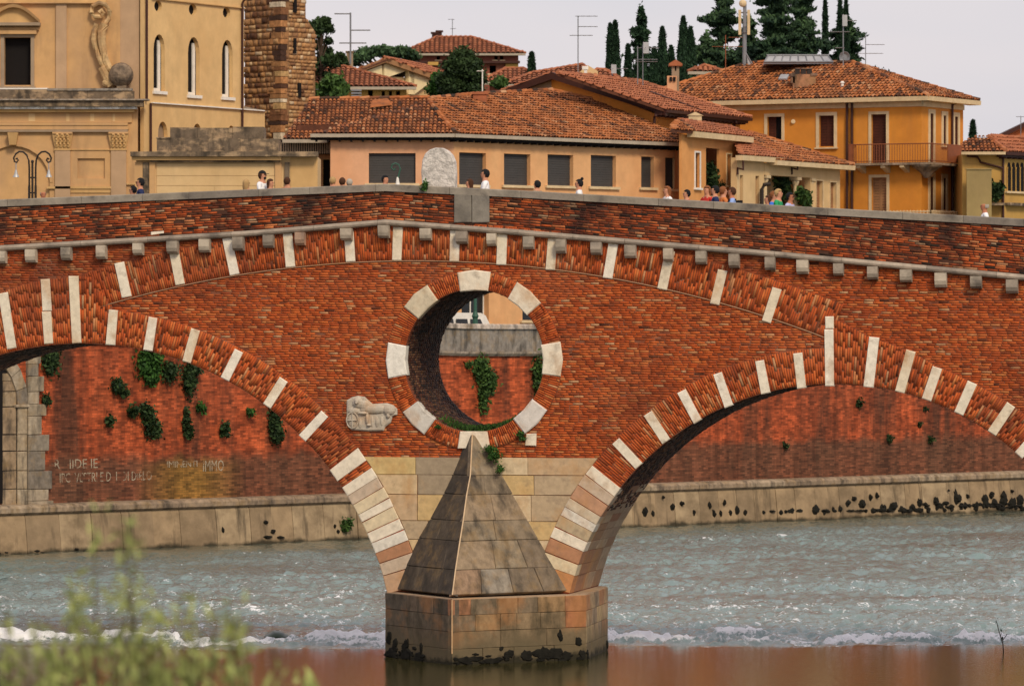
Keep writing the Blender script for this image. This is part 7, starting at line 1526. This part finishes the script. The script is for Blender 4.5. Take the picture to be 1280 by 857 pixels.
# ================================================================== VAN ON THE EMBANKMENT
def van():
    q = EP.hit(556, 400, -4.2); e = empty('white_van', (q.x, q.y, ST), 'white van parked on the embankment street, seen through the round opening', 'van', rz=math.atan2(ed.y, ed.x)); WM[e] = Matrix.Translation((q.x, q.y, ST)) @ Matrix.Rotation(math.atan2(ed.y, ed.x), 4, 'Z') @ Matrix.Diagonal((.92, .95, .82, 1)); e.scale = (.92, .95, .82)
    L, Wd = 4.3, 1.7; prof = [(-2.15, .35), (-2.15, .95), (-2.05, 1.1), (-1.35, 1.2), (-.75, 1.83), (-.5, 1.9), (1.55, 1.88), (1.85, 1.75), (2.15, 1.1), (2.15, .35)]
    mb = MB(); n = len(prof); rows = [(-.85, 0), (-.78, 1), (.78, 1), (.85, 0)]
    vs = []
    for y, k in ((-.85, 0), (.85, 0)): vs += [(x, y*(1 if z < 1.15 else .88), z+.0) for x, z in prof]
    mb.add(vs, [tuple(range(n)), tuple(range(2*n-1, n-1, -1))]+[(k, n+k, n+(k+1) % n, (k+1) % n) for k in range(n)]); mb.build('body', M['white'], e, local=True)
    for x0, x1, x2, x3 in ((-.98, -.32, -.32, -.62), (-.12, .60, .60, -.12), (.80, 1.60, 1.45, .80)):
        for sgn in (-1, 1):
            mb = MB(); q_ = [(x0, sgn*.865*(.985), 1.22), (x1, sgn*.852, 1.22), (x2, sgn*.79, 1.58), (x3, sgn*.79, 1.58)]; mb.prism(q_, (0, sgn*.012, 0)); mb.build('window', M['glass'], e, local=True)
    mb = MB(); mb.prism([(-1.33, -.7, 1.25), (-1.33, .7, 1.25), (-.80, .62, 1.80), (-.80, -.62, 1.80)], (-.03, 0, .015)); mb.build('windscreen', M['glass'], e, local=True)
    for x in (-1.35, 1.35):
        for y in (-.80, .80):
            mb = MB(); n = 16; vs = [(x+.33*math.cos(2*PI*k/n), y+d, .33+.33*math.sin(2*PI*k/n)) for d in (-.1, .1) for k in range(n)]; mb.add(vs, [tuple(range(n)), tuple(range(2*n-1, n-1, -1))]+[(k, n+k, n+(k+1) % n, (k+1) % n) for k in range(n)]); w_ = mb.build('wheel', M['iron'], e, local=True)
            n = 10; mb = MB(); vs = [(x+.19*math.cos(2*PI*k/n), y+d, .33+.19*math.sin(2*PI*k/n)) for d in (-.11, .11) for k in range(n)]; mb.add(vs, [tuple(range(n)), tuple(range(2*n-1, n-1, -1))]+[(k, n+k, n+(k+1) % n, (k+1) % n) for k in range(n)]); me = mb.build('hub_cap', M['grey'], None)
            me.parent = w_; Mw = WM[e] @ Matrix.Translation(me.location); me.matrix_basis = WM[w_].inverted() @ Mw; WM[me] = Mw
    for y in (-.6, .6): mb = MB(); mb.box(-2.17, -2.12, y-.15, y+.15, .75, .92); mb.build('headlight', M['glass'], e, local=True)
    mb = MB(); mb.box(-.6, -.3, -.93, -.86, 1.2, 1.35); mb.build('mirror', M['iron'], e, local=True)
van()

# ================================================================== PEOPLE ON THE BRIDGE
def person_mesh(name, arm=(.2, -.25), stride=.28, female=False):
    """one continuous skinned body, 1.75 m tall, facing -Y; feet at z = 0"""
    V = []; Ed = []; R_ = []
    def v(x, y, z, r): V.append((x, y, z)); R_.append(r); return len(V)-1
    def e(*ids):
        for a, b in zip(ids[:-1], ids[1:]): Ed.append((a, b))
    hw = .155 if not female else .135
    pel = v(0, 0, .96, .135); wst = v(0, -.005, 1.10, .115 if female else .128); chs = v(0, -.01, 1.28, .145 if female else .16); nkb = v(0, .01, 1.44, .085); nk = v(0, 0, 1.50, .055); hd0 = v(0, -.01, 1.57, .072); hd = v(0, -.008, 1.645, .094); hdt = v(0, .0, 1.70, .070)
    e(pel, wst, chs, nkb, nk, hd0, hd, hdt)
    for s, st in ((-1, stride), (1, -stride)):
        hip = v(s*.09, 0, .90, .098); kn = v(s*.095, -st*.5-.04, .50, .058); an = v(s*.10, -st*.5+(.12 if st < 0 else -.02)-.06*(st > 0)*0-st*.35, .09, .038); toe = v(s*.105, an and V[an][1]-.17, .035, .034); e(pel, hip, kn, an, toe)
    for s, sw in ((-1, arm[0]), (1, arm[1])):
        sh = v(s*(hw+.025), .005, 1.415, .062); el = v(s*(hw+.075), -sw*.45+.02, 1.13, .042); wr = v(s*(hw+.085), -sw*.9-.10, .90, .026); pm = v(s*(hw+.082), -sw*1.0-.12, .83, .030)
        e(nkb, sh, el, wr, pm)
        for k, (dy, L, r) in enumerate(((-.030, .062, .0095), (-.010, .074, .010), (.010, .070, .0095), (.028, .055, .0085))):
            k0 = v(s*(hw+.080), V[pm][1]+dy, .795, r+.002); f1 = v(s*(hw+.074), V[pm][1]+dy-.006, .795-L*.6, r); f2 = v(s*(hw+.060), V[pm][1]+dy-.012, .795-L, r*.85); e(pm, k0, f1, f2)
        t1 = v(s*(hw+.066), V[pm][1]-.042, .835, .011); t2 = v(s*(hw+.055), V[pm][1]-.058, .80, .009); e(pm, t1, t2)
    me = bpy.data.meshes.new(name); me.from_pydata(V, Ed, []); o = bpy.data.objects.new(name, me); COL.objects.link(o)
    sk = o.modifiers.new('skin', 'SKIN'); sk.use_smooth_shade = True
    for i, s in enumerate(me.skin_vertices[0].data): s.radius = (R_[i], R_[i]); s.use_root = (i == 0)
    for i in (1, 2): me.skin_vertices[0].data[i].radius = (R_[i]*1.15, R_[i]*.82)
    sb2 = o.modifiers.new('sub', 'SUBSURF'); sb2.levels = 2; sb2.render_levels = 2
    res = bpy.data.meshes.new_from_object(o.evaluated_get(bpy.context.evaluated_depsgraph_get())); bpy.data.objects.remove(o)
    co = np.zeros(len(res.vertices)*3); res.vertices.foreach_get('co', co); co = co.reshape(-1, 3)
    # the face: brow, nose, lips, chin, ears
    def g(c, s): return np.exp(-(((co-np.array(c))/np.array(s))**2).sum(1))
    co[:, 1] -= .030*g((0, -.10, 1.625), (.016, .05, .026))+.008*g((0, -.10, 1.665), (.05, .05, .014))+.012*g((0, -.09, 1.592), (.026, .05, .010))+.022*g((0, -.08, 1.560), (.030, .06, .020))
    co[:, 1] += .012*g((.034, -.09, 1.648), (.016, .05, .012))+.012*g((-.034, -.09, 1.648), (.016, .05, .012))
    for s in (-1, 1): co[:, 0] += s*.020*g((s*.09, .01, 1.635), (.05, .018, .028))
    hm = co[:, 2] > 1.53; co[hm, 0] *= .90; co[hm, 1] *= 1.06
    res.vertices.foreach_set('co', co.ravel()); res.update()
    # material slots: 0 skin 1 shirt 2 trousers 3 shoes 4 lips/eyes
    mi = []
    for p in res.polygons:
        c = p.center; ax = abs(c.x)
        armz = ax > hw+.03 and c.z < 1.42
        if c.z > 1.475-(.02 if c.y < -.02 else 0) and ax < .13: m = 0
        elif armz and c.z < 1.22: m = 0
        elif c.z > .93 or armz: m = 1 if not (armz and c.z < 1.2) else 0
        elif c.z > .085: m = 2
        else: m = 3
        mi.append(m)
    res.polygons.foreach_set('material_index', mi); res.polygons.foreach_set('use_smooth', [True]*len(mi)); res.name = 'person'
    for _ in range(4): res.materials.append(M['skin'])
    return res
PM = [person_mesh('person', (.22, -.22), .26), person_mesh('person', (-.2, .2), -.24), person_mesh('person', (.1, -.1), .12, True)]
def hair_mesh(style):
    mb = MB(); n, m = 18, 12; c = Vector((0, .004, 1.648)); rx_, ry_, rz_ = .092, .108, .112; idx = {}
    for j in range(m+1):
        th = PI*.80*j/m
        for k in range(n):
            a = 2*PI*k/n; front = max(0, -math.sin(a)); lim = {'short': .36, 'long': .40, 'bun': .42, 'cap': .42, 'bald': .0}[style]
            jx = random.uniform(-.004, .005) if style != 'cap' else 0; x = (rx_+jx)*math.sin(th)*math.cos(a); y = (ry_+jx)*math.sin(th)*math.sin(a); z = (rz_+jx)*math.cos(th)
            if style == 'long' and j > 8: z -= .045*(j-8); y = y*.8+.02
            idx[j, k] = len(mb.v); mb.v.append((c.x+x, c.y+y, c.z+z))
    for j in range(m):
        for k in range(n):
            a = 2*PI*(k+.5)/n; th = PI*.80*(j+.5)/m; f = -math.sin(a)
            limit = PI*(.36 if f > .3 else (.52 if f > -.15 else .78))
            if style == 'long': limit = PI*(.36 if f > .35 else .80)
            if style == 'cap': limit = PI*.40
            if style == 'bald' and not (f < .1 and th > PI*.42 and th < PI*.7): continue
            if th < limit: mb.f.append((idx[j, k], idx[j+1, k], idx[j+1, (k+1) % n], idx[j, (k+1) % n])); mb.t.append(.5)
    if style == 'bun': mb.ball((0, .075, 1.765), .042, 10, 7, .06)
    if style == 'cap':
        q = [(-.07, -.085, 1.675), (-.055, -.16, 1.662), (0, -.185, 1.66), (.055, -.16, 1.662), (.07, -.085, 1.675)]; mb.prism(q, (0, 0, .010))
    v = [tuple(p) for p in mb.v]; me = bpy.data.meshes.new('hair'); me.from_pydata(v, [], mb.f); me.polygons.foreach_set('use_smooth', [True]*len(me.polygons)); me.materials.append(M['c_black']); return me
HM = {s: hair_mesh(s) for s in ('short', 'long', 'bun', 'cap', 'bald')}
mb = MB(); 
for s in (-1, 1): mb.ball((s*.031, -.098, 1.649), .0085, 6, 4)
EYE = bpy.data.meshes.new('eyes'); EYE.from_pydata(mb.v, [], mb.f); EYE.materials.append(M['dark'])
mb = MB(); mb.prism([(-.062, -.112, 1.640), (.062, -.112, 1.640), (.062, -.108, 1.662), (-.062, -.108, 1.662)], (0, -.012, 0)); 
for s in (-1, 1): mb.prism([(s*.060, -.115, 1.650), (s*.066, -.115, 1.656), (s*.092, .0, 1.656), (s*.090, .0, 1.650)], (s*.004, 0, 0))
GLS = bpy.data.meshes.new('sunglasses'); GLS.from_pydata(mb.v, [], mb.f); GLS.materials.append(M['dark'])
def setmats(o, mats):
    for i, m in enumerate(mats):
        o.material_slots[i].link = 'OBJECT'; o.material_slots[i].material = m
GP = 'people walking over the bridge'
def person(x, ytop, d, face, style, hair, shirt, label, trousers='denim', glasses=False, skin='skin', mesh=0, bag=False, beard=False):
    """x, ytop: crown of the head in the photograph; d: metres behind the face of the bridge; face: heading in degrees, 0 = towards the camera, 90 = photo right, -90 = photo left"""
    u, z = B2(x, ytop, d); h = z-deck(u); s = min(1.9, max(1.0, h))/1.755
    Mw = Matrix.Translation(BW_(u, d, deck(u))) @ Matrix.Rotation(math.radians(face)-TH, 4, 'Z') @ Matrix.Diagonal((s, s, s, 1))
    o = link('person', PM[mesh], None, Mw); tag(o, label, 'person', GP); setmats(o, [M[skin], M['c_'+shirt], M['c_'+trousers], M['c_black']])
    hobj = link('hair' if style != 'cap' else 'cap', HM[style], o, Mw); setmats(hobj, [M['c_'+hair]])
    if style == 'cap': h2 = link('hair', HM['short'], o, Mw @ Matrix.Translation((0, 0, -.012)) ); setmats(h2, [M['c_brown']])
    link('eyes', EYE, o, Mw)
    if glasses: link('sunglasses', GLS, o, Mw)
    if beard:
        mb = MB(); mb.ball((0, -.070, 1.568), .05, 10, 6, .05, sc=(1, .75, .8)); me = bpy.data.meshes.new('beard'); me.from_pydata(mb.v, [], mb.f); me.materials.append(M['c_black']); link('beard', me, o, Mw)
    if bag:
        mb = MB()
        for sx in (-.11, .11): mb.tube([(sx, -.135, 1.15), (sx, -.15, 1.3), (sx, -.06, 1.445), (sx, .09, 1.44), (sx, .14, 1.3)], .02, 5)
        mb.box(-.13, .13, .13, .27, 1.05, 1.42); me = bpy.data.meshes.new('backpack'); me.from_pydata(mb.v, [], mb.f); me.materials.append(M['c_black']); link('backpack', me, o, Mw)
    return o
R9, L9 = 90, -90
person(54, 237.5, 2.0, 30, 'bald', 'grey', 'lblue', 'balding sunburnt man at the far left, just right of the double street lamp', skin='skin_tan')
person(166.5, 232.5, 1.6, L9, 'short', 'black', 'wshirt', 'dark haired child in white just in front of the man in sunglasses')
person(175.5, 222.5, 1.2, -75, 'short', 'black', 'navy', 'man with dark hair, sunglasses and navy shirt walking left', glasses=True)
person(308, 224, 2.6, 150, 'long', 'blond', 'khaki', 'blond head left of the man in the black cap', mesh=2)
person(328, 213, 1.2, 75, 'cap', 'black', 'wshirt', 'bearded man in black cap and white t-shirt walking right', beard=True)
person(338, 223.5, 1.0, 70, 'long', 'brown', 'khaki', 'brown haired woman just right of the man in the black cap', mesh=2)
person(359, 221.5, 1.6, 160, 'short', 'brown', 'orange', 'dark haired person in orange seen from behind near the pavilion corner')
person(416, 221, 1.6, 170, 'short', 'blond', 'khaki', 'blond head farthest left in the group of three by the dark doorway')
person(428, 222, 2.2, 175, 'short', 'brown', 'navy', 'brown haired head in the middle of the group of three by the dark doorway')
person(437, 223.5, 1.2, 175, 'short', 'grey', 'khaki', 'grey haired head at the right of the group of three by the dark doorway')
person(481.5, 219, 2.2, 60, 'short', 'black', 'khaki', 'dark haired person by the crook street lamp, face turned right')
person(587, 223.5, 2.0, -80, 'long', 'brown', 'red', 'woman with swept back brown hair left of the tall man in white', mesh=2)
person(606.5, 211.5, 1.4, -80, 'short', 'black', 'wshirt', 'tall dark haired man in white shirt right of the memorial stone, walking left', mesh=1)
person(671.5, 225.5, 2.2, -120, 'short', 'black', 'khaki', 'black haired head alone below the gap between two blinds')
person(724, 224, 1.4, -85, 'bun', 'black', 'wshirt', 'woman with black hair in a bun and white top walking left', mesh=2)
person(834, 232.5, 1.3, -50, 'long', 'ginger', 'wshirt', 'woman with light brown hair at the right end of the salmon building', mesh=2)
person(858.5, 237, 1.5, -60, 'short', 'black', 'red', 'black haired head with red top in front of the peach house')
person(884, 232, 2.6, -30, 'long', 'ginger', 'red', 'reddish haired woman under the climber of the peach house', mesh=2)
person(894, 232, 1.3, -80, 'short', 'black', 'navy', 'man in navy shirt walking left under the peach house')
person(904, 233, 2.6, 120, 'short', 'ginger', 'orange', 'fair haired person in orange between the two men in navy and light blue')
person(915, 234, 1.2, -80, 'short', 'brown', 'lblue', 'man in light blue polo with black backpack walking left', bag=True, mesh=1, skin='skin_tan')
person(960, 244, 2.4, -60, 'long', 'brown', 'red', 'partly hidden woman left of the boy in blue', mesh=2)
person(967, 239, 1.9, 80, 'short', 'ginger', 'blue', 'boy in bright blue behind the boy in green')
person(973, 236, 1.2, 80, 'short', 'blond', 'green', 'blond boy in green t-shirt facing right')
person(987.5, 240.5, 1.0, 75, 'short', 'black', 'lilac', 'man in pale lilac shirt and sunglasses facing right', glasses=True, mesh=1, skin='skin_tan')
person(1231, 252, 1.1, -80, 'bald', 'grey', 'wshirt', 'bald man in white vest walking left alone at the right end of the parapet', skin='skin_tan')

# ================================================================== FOREGROUND BUSH (close to the camera, out of focus)
def bush():
    e = empty('willow_bush', (-1.4, 17.5, 6.25), 'blurred pale green willow bush close to the camera at the lower left', 'bush'); rnd = random.Random(3)
    tips = [(148, 625), (118, 648), (172, 668), (100, 745), (135, 735), (160, 720), (60, 790), (30, 800), (235, 760), (210, 775), (285, 745), (300, 765), (190, 735), (5, 760), (85, 770), (120, 790), (240, 800), (265, 790), (20, 830), (385, 845), (150, 775), (200, 800), (45, 770), (180, 770), (70, 815), (10, 780), (105, 800), (225, 745), (268, 760), (150, 810), (295, 790), (90, 720), (345, 835)]
    pts = []; tint = []
    tips += [(rnd.uniform(-10, 290), rnd.uniform(800, 850)) for _ in range(16)]
    for i, (x, y) in enumerate(tips):
        Y = rnd.uniform(15.8, 19.2); t = W(x, y, Y); b = Vector((t.x*.93+rnd.uniform(-.1, .05)-.02, Y+rnd.uniform(-.2, .2), 6.25)); mid = b.lerp(t, .55)+Vector((rnd.uniform(-.04, .04), 0, 0)); mb = MB(); mb.tube([b, mid, t], .008, 5, r2=.002); mb.build('stem', M['trunk'], e)
        n = 60
        for k in range(n):
            f = rnd.uniform(.35, 1.0); p = (b.lerp(mid, f/.55) if f < .55 else mid.lerp(t, (f-.55)/.45)); pts.append(tuple(p+Vector((rnd.gauss(0, .024), rnd.gauss(0, .04), rnd.gauss(0, .015))))); tint.append(min(1, max(0, f*.8+rnd.gauss(0, .2))))
    P_ = np.array(pts); c = P_.mean(0); link('leaves', leaf_mesh('leaves', P_-c, .020, 'leaf_willow', tint=np.array(tint), up=1.6, elong=3.6), e, Matrix.Translation(c))
bush()
